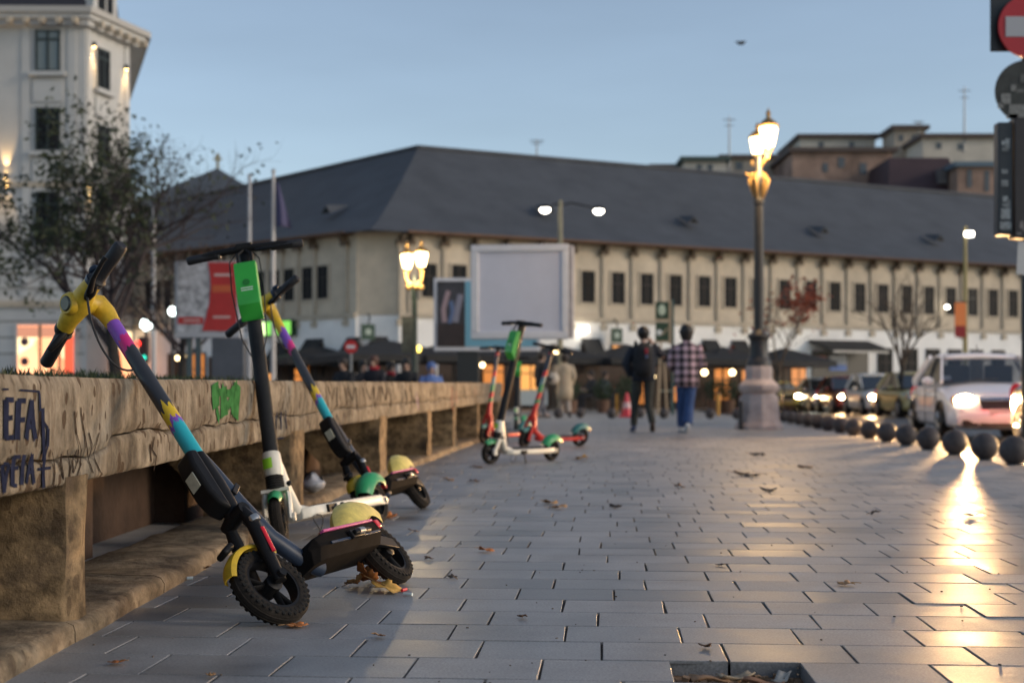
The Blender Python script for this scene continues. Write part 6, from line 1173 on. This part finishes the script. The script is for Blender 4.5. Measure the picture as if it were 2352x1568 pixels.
def person(label, loc, rz, j, c, name='person', cat='person', group=None):
    """j: joints (side -1 left / +1 right as seen along heading +y), c: materials"""
    t = thing(name, label, cat, loc, rz, group)
    pel, che, nek, hed = [Vector(j[k]) for k in ('pelvis', 'chest', 'neck', 'head')]
    V_ = [pel, che, nek, hed - Vector((0, 0, .07)), hed, hed + Vector((0, .0, .075))]; R_ = [(.13, .10), (.145, .10), .055, (.062, .07), (.078, .092), (.060, .07)]; E_ = [(0, 1), (1, 2), (2, 3), (3, 4), (4, 5)]
    i0 = len(V_); V_ += [hed + Vector((0, .085, -.015)), hed + Vector((0, .112, -.02))]; R_ += [.02, .012]; E_ += [(4, i0), (i0, i0 + 1)]
    for s_, k in ((-1, 'l'), (1, 'r')):
        sh, el, wr = [Vector(j[q + k]) for q in ('sh', 'el', 'wr')]; hp, kn, an, to = [Vector(j[q + k]) for q in ('hp', 'kn', 'an', 'to')]
        i0 = len(V_); V_ += [sh, el, wr]; R_ += [.055, .042, .028]; E_ += [(1, i0), (i0, i0 + 1), (i0 + 1, i0 + 2)]; hand(V_, E_, R_, i0 + 2, wr, j.get('hd' + k, wr - el), -s_)
        i0 = len(V_); V_ += [hp, kn, an, to]; R_ += [.085, .058, .04, .032]; E_ += [(0, i0), (i0, i0 + 1), (i0 + 1, i0 + 2), (i0 + 2, i0 + 3)]
    skin_mesh('body', V_, E_, R_, SKIN, t, levels=1)
    for s_ in (-1, 1):
        b = MB(); b.sphere(hed + Vector((s_ * .032, .082, .012)), .011, 8, 6); b.build('eye', mat('eye', (.05, .04, .035), .2), t); b = MB(); b.sphere(hed + Vector((s_ * .082, .0, -.01)), .022, 8, 6, (.5, 1, 1.5)); b.build('ear', SKIN, t)
    b = MB(); b.tube([hed + Vector((-.025, .08, -.06)), hed + Vector((0, .09, -.062)), hed + Vector((.025, .08, -.06))], .006, 6); b.build('mouth', mat('lips', (.35, .14, .12), .5), t)
    # hair
    b = MB(); st = c.get('hair_style', 'short'); b.sphere((0, 0, 0), .116, 24, 16)
    for i, v in enumerate(b.v):
        x, y, z = v; k = 1 + .06 * nz(x * 30, y * 30, z * 30) + .03 * nz(x * 90, y * 90, z * 90)
        if y > .045 and z < .035: k *= .80
        if z < -.02: k *= .9
        if st == 'bob' and z < 0 and y < .05: z *= 1.55; x *= 1.12
        if st == 'long' and z < 0 and y < .03: z *= 2.4
        b.v[i] = (x * k * .95, y * k * 1.08 - .012, z * k * 1.12 + .022)
    b.build('hair', c['hair'], t, smooth=60, xf=Matrix.Translation(hed))
    # trousers
    b = MB(); tr = c['legs']; up = (1, 0, 0)
    if not j.get('sit'): b.tube([pel + Vector((0, 0, .10)), pel + Vector((0, 0, .02)), pel - Vector((0, 0, .06)), pel - Vector((0, 0, .12))], [(.155, .115), (.17, .125), (.165, .125), (.12, .10)], 18, up=up)
    for k in 'lr':
        hp, kn, an = [Vector(j[q + k]) for q in ('hp', 'kn', 'an')]; w0, w1, w2 = c.get('legw', (.092, .068, .055))
        b.tube([hp + Vector((0, 0, .03)), hp.lerp(kn, .3), hp.lerp(kn, .7), kn, kn.lerp(an, .3), kn.lerp(an, .75), an.lerp(kn, .04)], [w0 * .96, w0, (w0 + w1) / 2 * .97, w1, w1 * .98, (w1 + w2) / 2, w2], 14, up=up)
    b.build('trousers', tr, t, smooth=70)
    for k in 'lr':
        an, to = Vector(j['an' + k]), Vector(j['to' + k]); f = (to - an); f.normalize(); b = MB()
        b.tube([an - f * .06 - Vector((0, 0, .03)), an - Vector((0, 0, .025)) + f * .0, an + f * .07 - Vector((0, 0, .045)), an.lerp(to, .8) - Vector((0, 0, .03)), to + f * .05 - Vector((0, 0, .012))], [(.034, .04), (.042, .058), (.044, .042), (.046, .03), (.028, .018)], 14, up=up); so_ = b.build('shoe', c['shoe' + k] if 'shoe' + k in c else c['shoe'], t, smooth=70)
    # top garment
    b = MB(); hem = c.get('hem', .12); lo = pel - Vector((0, 0, hem)); kx = c.get('bulk', 1.0)
    rings = [(lo, .185 * kx, .135 * kx), (pel.lerp(che, .12), .18 * kx, .13 * kx), (pel.lerp(che, .55), .178 * kx, .128 * kx), (che, .205 * kx, .135 * kx), (che.lerp(nek, .45), .212 * kx, .125 * kx), (che.lerp(nek, .78), .165 * kx, .10 * kx), (che.lerp(nek, .95), .08, .075), (nek + Vector((0, 0, .02)), .062, .065)]
    if hem > .3: rings.insert(1, (lo.lerp(pel, .5), .195 * kx, .145 * kx))
    b.tube([r_[0] for r_ in rings], [(r_[1], r_[2]) for r_ in rings], 22, up=up, caps=False)
    for k in 'lr':
        sh, el, wr = [Vector(j[q + k]) for q in ('sh', 'el', 'wr')]; ih = sh.lerp(che, .35); a0 = c.get('arm', 1.0)
        b.tube([ih, sh, sh.lerp(el, .5), el, el.lerp(wr, .5), wr], [.045 * a0, .064 * a0, .068 * a0, .062 * a0, .055 * a0, .045 * a0], 14)
    for i, v in enumerate(b.v): b.v[i] = tuple(Vector(v) + Vector((nz(v[2] * 14, v[0] * 9), nz(v[0] * 12, v[2] * 14, 3), 0)) * .010)
    o = b.build('jacket' if c.get('hem', .12) < .3 else 'coat', c['top'], t, smooth=70); sd = o.modifiers.new('t', 'SOLIDIFY'); sd.thickness = .008
    return t
def walk(**k):
    j = dict(pelvis=(0, 0, .94), chest=(0, .01, 1.24), neck=(0, .0, 1.46), head=(0, .03, 1.61), shl=(-.185, 0, 1.38), shr=(.185, 0, 1.38), ell=(-.25, -.03, 1.10), elr=(.25, -.03, 1.10), wrl=(-.24, .06, .86), wrr=(.24, .06, .86),
             hpl=(-.09, 0, .90), hpr=(.09, 0, .90), knl=(-.09, .08, .48), knr=(.09, .0, .48), anl=(-.09, .16, .085), anr=(.09, -.18, .14), tol=(-.10, .32, .04), tor=(.09, -.06, .045))
    j.update(k); return j
def sit(**k):
    j = dict(pelvis=(0, 0, .52), chest=(0, .03, .86), neck=(0, .05, 1.07), head=(0, .09, 1.22), shl=(-.185, .03, 1.0), shr=(.185, .03, 1.0), ell=(-.24, .12, .74), elr=(.24, .12, .74), wrl=(-.12, .36, .74), wrr=(.12, .36, .76),
             hpl=(-.09, .06, .52), hpr=(.09, .06, .52), knl=(-.12, .46, .50), knr=(.12, .46, .50), anl=(-.12, .46, .09), anr=(.12, .46, .09), tol=(-.13, .62, .04), tor=(.13, .62, .04), sit=True)
    j.update(k); return j
def plaid(name, dark, lite, midc, per):
    m = bpy.data.materials.new(name); m.use_nodes = True; n = m.node_tree; b = n.nodes['Principled BSDF']; L = n.links.new; N = n.nodes.new
    tc = N('ShaderNodeTexCoord'); sp = N('ShaderNodeSeparateXYZ'); L(tc.outputs['Object'], sp.inputs[0])
    def band(o):
        a = N('ShaderNodeMath'); a.operation = 'MULTIPLY'; a.inputs[1].default_value = 1 / per; L(o, a.inputs[0])
        f = N('ShaderNodeMath'); f.operation = 'FRACT'; L(a.outputs[0], f.inputs[0]); g = N('ShaderNodeMath'); g.operation = 'GREATER_THAN'; g.inputs[1].default_value = .5; L(f.outputs[0], g.inputs[0]); return g.outputs[0]
    ad = N('ShaderNodeMath'); ad.operation = 'ADD'; L(band(sp.outputs['X']), ad.inputs[0]); L(band(sp.outputs['Z']), ad.inputs[1])
    hv = N('ShaderNodeMath'); hv.operation = 'MULTIPLY'; hv.inputs[1].default_value = .5; L(ad.outputs[0], hv.inputs[0])
    rp = N('ShaderNodeValToRGB'); rp.color_ramp.interpolation = 'CONSTANT'; rp.color_ramp.elements[0].color = (*dark, 1); rp.color_ramp.elements[1].position = .75; rp.color_ramp.elements[1].color = (*lite, 1); e = rp.color_ramp.elements.new(.25); e.color = (*midc, 1)
    L(hv.outputs[0], rp.inputs[0]); L(rp.outputs[0], b.inputs['Base Color']); b.inputs['Roughness'].default_value = .9; return m
cl = lambda n_, c_: mat('cloth_' + n_, c_, .85, vary=.25, vscale=9, bump=.15, bscale=120)
person('person in a pink and black plaid shirt and blue jeans walking away', (Xat(1577, 22.5), 22.5, 0), 0,
       walk(anl=(-.045, .22, .085), tol=(-.05, .38, .04), knl=(-.06, .14, .5), knr=(.04, .02, .46), anr=(.0, -.14, .13), tor=(-.02, -.02, .04), hpl=(-.075, 0, .9), hpr=(.075, 0, .9), wrl=(-.12, .24, .98), wrr=(.13, .24, 1.0), ell=(-.26, .0, 1.10), elr=(.26, .0, 1.10)),
       dict(hair=HAIRB, hair_style='bob', top=plaid('plaid_cloth', (.014, .012, .014), (.56, .38, .42), (.19, .13, .15), .126), legs=cl('jeans', (.030, .065, .17)), shoe=mat('white_sneaker', (.55, .55, .55), .6), hem=.20, bulk=1.1, arm=1.12, legw=(.10, .085, .08)))
person('person in a dark navy jacket carrying a backpack, walking away', (Xat(1478, 23.2), 23.2, 0), 0,
       walk(anl=(-.15, .14, .085), tol=(-.17, .29, .04), knl=(-.13, .12, .47), knr=(.08, .0, .46), anr=(.13, -.2, .14), tor=(.14, -.08, .04), elr=(.36, .02, 1.22), wrr=(.19, .16, 1.45), hdr=(-.6, .3, .7), ell=(-.30, -.06, 1.12), wrl=(-.20, .05, .93)),
       dict(hair=HAIRB, top=cl('navy', (.012, .016, .028)), legs=cl('dark_grey', (.030, .032, .028)), shoel=mat('blue_shoe', (.03, .045, .10), .6), shoer=mat('brown_shoe', (.045, .025, .018), .6), bulk=1.08, arm=1.1, hem=.10))
# backpack worn by the second walker
t = thing('backpack', 'black backpack with small red and blue tags on the walker', 'backpack', (Xat(1476, 23.1), 23.05, 0))
b = MB(); b.tube([(0, 0, .92), (0, -.02, .96), (0, -.035, 1.1), (0, -.03, 1.3), (0, -.01, 1.42), (0, .01, 1.45)], [(.11, .05), (.15, .085), (.165, .10), (.155, .09), (.12, .06), (.05, .03)], 18, up=(1, 0, 0)); b.build('bag', cl('black_nylon', (.009, .009, .012)), t, smooth=70)
b = MB(); b.tube([(0, -.12, .98), (0, -.13, 1.05), (0, -.125, 1.15)], [(.10, .02), (.12, .035), (.11, .02)], 12, up=(1, 0, 0)); b.build('pocket', cl('black_nylon', (.009, .009, .012)), t, smooth=70)
for x in (-.10, .10): b = MB(); b.tube([(x, .03, 1.42), (x * 1.1, .10, 1.50), (x * 1.15, .2, 1.40), (x * 1.2, .19, 1.2), (x * 1.3, .05, 1.0)], [(.025, .008)] * 5, 8, up=(1, 0, 0)); b.build('strap', cl('black_nylon', (.009, .009, .012)), t)
b = MB(); b.box((.045, -.125, 1.33), (.05, .02, .09)); b.build('red_tag', mat('red_tag', (.32, .01, .03), .7), t, bev=.008); b = MB(); b.box((.05, -.13, 1.24), (.035, .02, .05)); b.build('blue_tag', mat('blue_tag', (.12, .16, .30), .6), t, bev=.008)
person('woman in a long beige coat and pale boots walking away, past the red scooter', (Xat(1297, 38), 38, 0), 0, walk(wrl=(-.2, .12, .92), wrr=(.2, .12, .9), anr=(.12, -.16, .12), tor=(.14, -.02, .04)), dict(hair=HAIRD, hair_style='bob', top=cl('beige_wool', (.50, .39, .27)), legs=cl('pale_boot', (.42, .34, .28)), shoe=mat('dark_shoe', (.03, .03, .035), .6), hem=.46, bulk=1.16, arm=1.15, legw=(.09, .07, .06)))
b = MB(); b.sphere((0, 0, 0), .15, 14, 10, (1, .6, 1.1)); b.tube([(-.1, 0, .12), (0, 0, .4), (.1, 0, .12)], .012, 6); o = b.build('handbag', mat('pale_bag', (.55, .47, .38), .6)); o.location = (Xat(1272, 37.8), 37.8, 1.05); tag(o, 'pale handbag at the left side of the beige coat woman', 'bag')
person('man in a dark jacket and grey trousers beside the beige coat woman', (Xat(1243, 37), 37, 0), R(-60), walk(wrl=(-.1, .25, 1.05), wrr=(.12, .25, 1.0)), dict(hair=HAIRD, top=cl('black_jacket', (.014, .015, .019)), legs=cl('mid_grey', (.13, .13, .15)), shoe=mat('dark_shoe', (.03, .03, .035), .6), bulk=1.12, arm=1.1))
# seated people at the cafe, each on a chair
def chair(loc, rz, label):
    t = thing('cafe_chair', label, 'chair', loc, rz, 'cafe chairs'); m = mat('dark_wicker', (.035, .028, .024), .7)
    b = MB(); b.bb(-.22, .22, -.2, .24, .42, .46); b.build('seat', m, t, bev=.01); b = MB(); b.bb(-.22, .22, -.24, -.2, .5, .84); b.build('backrest', m, t, bev=.01)
    for x in (-.19, .19):
        for y in (-.21, .2): b = MB(); b.tube([(x, y, 0), (x, y, .42 if y > 0 else .8)], .016, 6); b.build('leg', m, t)
crowd = [(793, 31, 150, (.012, .013, .017), HAIRD, 1.26, 'seated person in black, leftmost of the people behind the wall'), (833, 32.5, 200, (.02, .02, .024), HAIRB, 1.24, 'seated person in dark grey, second from left behind the wall'),
         (862, 31, 160, (.018, .016, .022), mat('auburn_hair', (.10, .045, .03), .6), 1.36, 'seated person with a bright red scarf behind the wall'), (896, 33, 210, (.03, .024, .02), HAIRD, 1.18, 'seated person right of the red scarf behind the wall'),
         (936, 31.5, 170, (.013, .014, .018), HAIRB, 1.27, 'seated person in black beside the green lantern post'), (990, 32, 190, (.12, .20, .46), HAIRD, 1.12, 'seated person in a light blue hood behind the wall')]
for x, d, rz, col, hr, hh, lab in crowd:
    k = hh - 1.22; p = person(lab, (Xat(x, d), d, .045 + k * .5), R(rz), sit(), dict(hair=hr if 'hood' not in lab else cl('light_blue', (.12, .20, .46)), top=cl('c%d' % x, col), legs=cl('dark_legs', (.02, .02, .025)), shoe=mat('dark_shoe', (.03, .03, .035), .6), bulk=1.12, arm=1.1, hem=.05), group='people seated behind the wall')
    if 'scarf' in lab: b = MB(); b.tube([Vector((.085 * math.cos(a * .7854), .05 + .085 * math.sin(a * .7854), 1.085 + .015 * math.sin(a * 2))) for a in range(8)], .038, 8, closed=True); b.build('scarf', cl('red_scarf', (.40, .015, .03)), p)
    chair((Xat(x, d), d, .0 + max(0, k * .5)), R(rz), 'dark cafe chair under the ' + lab.split(',')[0].replace('seated ', ''))
for x, d, rz, col, lab in [(1362, 47, 120, (.03, .03, .032), 'seated person in dark clothes left of the cafe table, far back'), (1386, 47.5, 230, (.05, .06, .08), 'seated person in bluish jacket right of the cafe table, far back')]:
    person(lab, (Xat(x, d), d, .045), R(rz), sit(), dict(hair=HAIRD, top=cl('d%d' % x, col), legs=cl('dark_legs', (.02, .02, .025)), shoe=mat('dark_shoe', (.03, .03, .035), .6), bulk=1.1, arm=1.1, hem=.05)); chair((Xat(x, d), d, 0), R(rz), 'dark cafe chair under the ' + lab.split(',')[0].replace('seated ', ''))
# ================================================================ TREES
BARK = mat('dark_bark', (.028, .023, .02), .9, vary=.4, vscale=10, bump=.5, bscale=30)
TWIG = mat('purple_brown_twigs', (.045, .034, .036), .9)
def tree(label, loc, h, trunk_r, seed, leaves, leafmat, spread=1.0, depth=5, twig=TWIG, fork=.33, lean=(0, 0), leaf_size=.075, leaf_bias=None, nleaf=8, up=.25, kid=(3, 3, 4)):
    t = thing('tree', label, 'tree', loc); q = random.Random(seed); tr = MB(); br = MB(); lf = MB(); tips = []
    def grow(p, d, ln, r, lvl):
        n = 4; pts = [p]; rs = [r]; dd = d.copy()
        for i in range(n):
            dd = (dd + Vector((q.uniform(-1, 1), q.uniform(-1, 1), q.uniform(-.4, .8))) * (.13 if lvl else .04) + Vector((0, 0, up * .12))).normalized(); pts.append(pts[-1] + dd * ln / n); rs.append(r * (1 - .42 * (i + 1) / n))
        (tr if lvl == 0 else br).tube(pts, rs, 10 if lvl == 0 else (7 if lvl < 2 else (5 if lvl < 4 else 3)), caps=lvl < 2)
        if lvl >= depth: tips.append((pts[-1], dd)); tips.append((pts[2], dd)); return
        if lvl >= depth - 1: tips.append((pts[2], dd))
        kids = 6 if lvl == 0 else (q.choice(kid) if lvl < depth - 1 else q.choice((3, 4, 5)))
        for k in range(kids):
            tt = q.uniform(.3, 1.0) if lvl else q.uniform(.62, 1.0); i = min(n - 1, int(tt * n)); bp = pts[i].lerp(pts[i + 1], tt * n - i)
            a = 2 * math.pi * (k + q.uniform(-.3, .3)) / kids + q.uniform(0, 1); x, y = frame(dd); side = x * math.cos(a) + y * math.sin(a)
            nd = (dd * q.uniform(.55, 1.0) + side * q.uniform(.5, 1.0) * spread + Vector((0, 0, up * .5))).normalized()
            grow(bp, nd, ln * q.uniform(.52, .72) * (1.45 if lvl == 0 else 1), rs[i] * q.uniform(.5, .68), lvl + 1)
    grow(Vector((0, 0, 0)), Vector((lean[0], lean[1], 1)).normalized(), h * fork, trunk_r, 0)
    tr.build('trunk', BARK, t, smooth=60); br.build('branches', twig, t, smooth=60)['kind'] = 'stuff'
    for p, d in tips:
        pr = leaf_bias(p) if leaf_bias else 1
        for k in range(nleaf):
            if q.random() > leaves * pr: continue
            c = p + Vector((q.uniform(-1, 1), q.uniform(-1, 1), q.uniform(-1, 1))) * .16; s_ = leaf_size * q.uniform(.6, 1.3); e1 = Vector((q.uniform(-1, 1), q.uniform(-1, 1), q.uniform(-1, .3))).normalized(); e2 = e1.cross(Vector((q.uniform(-1, 1), q.uniform(-1, 1), q.uniform(-1, 1)))).normalized()
            lf.add([c - e1 * s_, c - e1 * s_ * .2 + e2 * s_ * .5, c + e1 * s_, c - e1 * s_ * .2 - e2 * s_ * .5 + e1.cross(e2) * s_ * .2], [(0, 1, 2), (0, 2, 3)])
    if lf.v: lf.build('crown', leafmat, t, smooth=0)['kind'] = 'stuff'
    return t
LEAFD = mat('dark_green_leaves', (.030, .042, .016), .7, vary=.5, vscale=1.5)
d = 27
tree('leafy half bare tree in front of the corner building at left', (Xat(272, d), d, 0), 6.2, .16, 7, .45, LEAFD, spread=.95, depth=5, fork=.36, kid=(3, 4, 4, 5), lean=(-.02, 0), leaf_bias=lambda p: max(.08, min(1, .6 - p.x * .4 - (p.z - 4.2) * .10)), nleaf=6, leaf_size=.062)
d = 33
tree('bare dark twiggy tree behind the leafy one, over the inn roof', (Xat(415, d), d, 0), 4.9, .11, 5, .22, mat('brown_leaves', (.05, .03, .02), .8), spread=1.15, depth=5, fork=.40, nleaf=5, leaf_size=.05)
d = 46
tree('bare young tree standing behind the queued cars', (Xat(2068, d), d, 0), 4.6, .10, 9, .0, LEAFD, spread=.8, depth=4, fork=.42, twig=mat('pale_twigs', (.10, .07, .05), .9))
d = 45
tree('young tree with rusty red leaves just right of the lamp post', (Xat(1785, d), d, 0), 4.1, .07, 14, .35, mat('rusty_leaves', (.30, .065, .03), .8, vary=.4, vscale=3), spread=.75, depth=4, fork=.40, nleaf=7, leaf_size=.09, leaf_bias=lambda p: 1 if p.z > 3.0 and p.x > .1 else .05, twig=mat('pale_twigs', (.10, .07, .05), .9))
# dark shrubs along the lawn behind the wall, below the shop window
for k, (x, d, s_, lab) in enumerate([(125, 20, .28, 'low dark shrub below the lit shop window at left'), (205, 20, .26, 'low dark shrub left of the leafy tree trunk'), (225, 21, .24, 'tiny dark shrub next to the leafy tree trunk')]):
    t = thing('shrub', lab, 'plant', (Xat(x, d), d, -.03)); b = MB(); q = random.Random(k + 40)
    for i in range(500):
        a, u = q.uniform(0, 6.28), q.uniform(-.6, 1); r_ = s_ * q.uniform(.5, 1.1); sn = math.sqrt(max(0, 1 - u * u)); p = Vector((r_ * 1.3 * sn * math.cos(a), r_ * sn * math.sin(a), .72 + r_ * u)); e1 = Vector((q.uniform(-1, 1), q.uniform(-1, 1), q.uniform(-1, 1))).normalized() * .035; e2 = Vector((q.uniform(-1, 1), q.uniform(-1, 1), q.uniform(-1, 1))).normalized() * .022
        b.add([p - e1, p + e2, p + e1, p - e2], [(0, 1, 2, 3)])
    b.build('foliage', POTG, t, smooth=0); b = MB(); b.tube([(0, 0, 0), (0, 0, .75)], [.03, .02], 6); b.build('stem', DKW, t)
# ================================================================ FALLEN LEAVES AND LITTER
LC = [mat('leaf_orange', (.42, .14, .03), .65, vary=.4, vscale=30), mat('leaf_tan', (.34, .19, .08), .7, vary=.4, vscale=30), mat('leaf_brown', (.10, .05, .025), .75, vary=.4, vscale=30), mat('leaf_yellow', (.48, .27, .05), .65, vary=.4, vscale=30), mat('leaf_dark', (.03, .022, .018), .8)]
def leaf(x, y, s, ci, label, seed, tilt=0, z=.004, curl=1.0, stem=True, group=None):
    q = random.Random(seed); p = G(x, y); b = MB(); n = 40; pts = []
    for i in range(n):
        a = 2 * math.pi * i / n; lob = .55 + .45 * abs(math.cos(a * 2.5)) ** .8; r = s * lob * (1 + .08 * math.sin(a * 17)) * (.9 if math.sin(a) < 0 else 1)
        pts.append((r * math.cos(a), r * math.sin(a)))
    cv = q.uniform(.5, 1.2) * curl; ca = q.uniform(0, 3.1)
    def zz(x_, y_): u = (x_ * math.cos(ca) + y_ * math.sin(ca)) / s; v = (-x_ * math.sin(ca) + y_ * math.cos(ca)) / s; return s * (.28 * cv * u * u + .10 * cv * math.sin(v * 5 + seed) + .08 * nz(u * 3, v * 3, seed))
    vs = [(0, 0, zz(0, 0) - .0)] + [(a * .5, c_ * .5, zz(a * .5, c_ * .5)) for a, c_ in pts] + [(a, c_, zz(a, c_)) for a, c_ in pts]
    fs = [(0, 1 + i, 1 + (i + 1) % n) for i in range(n)] + [(1 + i, 1 + n + i, 1 + n + (i + 1) % n, 1 + (i + 1) % n) for i in range(n)]
    b.add(vs, fs)
    rz_ = q.uniform(0, 6.28); M = rotz(rz_) @ Matrix.Rotation(tilt, 4, 'X'); mz = min((M @ Vector(v)).z for v in b.v)
    t = thing('fallen_leaf', label, 'leaf', (p.x, p.y, z - mz), 0, group); o = b.build('blade', LC[ci], t, smooth=60, xf=M); sd = o.modifiers.new('t', 'SOLIDIFY'); sd.thickness = .0012
    if stem: e = MB(); e.tube([M @ Vector((0, 0, zz(0, 0))), M @ Vector((0, -s * .7, zz(0, -s * .3) + .004)), M @ Vector((s * .25, -s * 1.5, s * .12))], [.0016, .0015, .0012], 5); e.build('stalk', LC[1], t)
leaf(850, 1352, .062, 0, 'big curled orange leaf under the rear wheel of the nearest scooter', 3, tilt=.7, curl=1.6)
leaf(885, 1360, .055, 3, 'yellowish leaf right of the orange one by the rear wheel', 7, tilt=-.3, curl=1.0)
leaf(818, 1348, .045, 1, 'tan leaf with long stalk under the deck of the nearest scooter', 12, tilt=.5, curl=1.4)
leaf(842, 1338, .04, 1, 'curled tan leaf standing behind the orange one', 18, tilt=1.1, curl=1.8)
leaf(680, 1440, .032, 0, 'small flat orange leaf at the foot of the front wheel', 5, curl=.5)
for i, (x, y, s_, ci, lab) in enumerate([(890, 1191, .05, 0, 'orange leaf beside the rear wheel of the cream scooter'), (755, 1231, .05, 0, 'orange leaf under the cream scooter deck'), (948, 1222, .022, 2, 'small brown leaf right of the cream scooter'), (1115, 1268, .035, 0, 'orange brown leaf on the open paving in the middle'),
        (1262, 1157, .05, 1, 'left of two tan leaves in the middle distance'), (1282, 1168, .05, 1, 'right of two tan leaves in the middle distance'), (1413, 1167, .04, 4, 'dark leaf right of the two tan leaves'), (1737, 1048, .09, 4, 'dark leaf in front of the stone plinth'), (1700, 1092, .07, 2, 'brown leaf left of a dark pair in the warm lit paving'), (1725, 1095, .08, 4, 'dark leaf of the pair in the warm lit paving'), (1765, 1129, .06, 4, 'dark leaf just left of the light streak'),
        (1943, 1345, .032, 1, 'tan crumpled leaf on the right front paving'), (2230, 1186, .04, 4, 'dark leaf inside the headlight streak'), (270, 1526, .022, 0, 'tiny orange leaf at the lower left'), (870, 1464, .018, 2, 'tiny brown leaf in front of the nearest scooter'), (1040, 1329, .018, 4, 'tiny dark leaf right of the nearest scooter'), (985, 1286, .02, 2, 'small reddish leaf right of the rear wheel'), (1090, 1107, .05, 2, 'brown leaf left of the cream scooter on the open pavement'), (1030, 1104, .045, 1, 'tan leaf near the kerb in the middle distance'), (1095, 1075, .06, 2, 'brown leaf near the front wheel of the upright scooter'),
        (1335, 1055, .07, 3, 'yellow leaf behind the rear wheel of the upright scooter'), (470, 1308, .02, 2, 'dark red leaf bit by the kerb'), (2010, 1182, .03, 4, 'dark speck of leaf left of the light streak'), (1620, 1490, .018, 2, 'small brown leaf low in the picture, left of the hole'), (484, 1556, .012, 1, 'tiny tan scrap at the bottom edge'), (1655, 1300, .02, 4, 'dark leaf scrap in the right middle paving'), (1200, 1420, .016, 2, 'tiny brown leaf low in the middle'), (1850, 1075, .07, 2, 'brown leaf near the middle bollards'), (1560, 1120, .04, 2, 'brown leaf straight below the plaid shirt')]):
    leaf(x, y, s_, ci, lab, i + 30, tilt=random.Random(i).uniform(-.3, .3), curl=1.1, group='fallen leaves on the paving')
for x, y, a, m, lab in [(432, 1331, .4, WHT, 'white cigarette stub by the kerb'), (937, 1368, -.5, WHT, 'white scrap right of the curled orange leaf'), (928, 1358, 1.2, REDR, 'thin red scrap right of the curled orange leaf')]:
    p = G(x, y); b = MB(); b.tube([(-.016, 0, .006), (.016, 0, .006)], .005, 8); o = b.build('litter', m); o.location = p; o.rotation_euler = (0, 0, a); tag(o, lab, 'litter')
q = random.Random(77); g = MB()
for i in range(150):
    dd = 2.9 + 9 * q.random() ** 1.6; x = q.uniform(max(-1.05, -.36 * dd), .36 * dd); s_ = q.uniform(.0012, .0036); g.box((x, dd, .001), (s_ * 2, s_, s_), rotz(q.uniform(0, 3)))
tag(g.build('grit', mat('grit', (.14, .11, .08), .9, vary=.7, vscale=3), smooth=0), 'scattered grit and crumbs on the paving', kind='stuff')
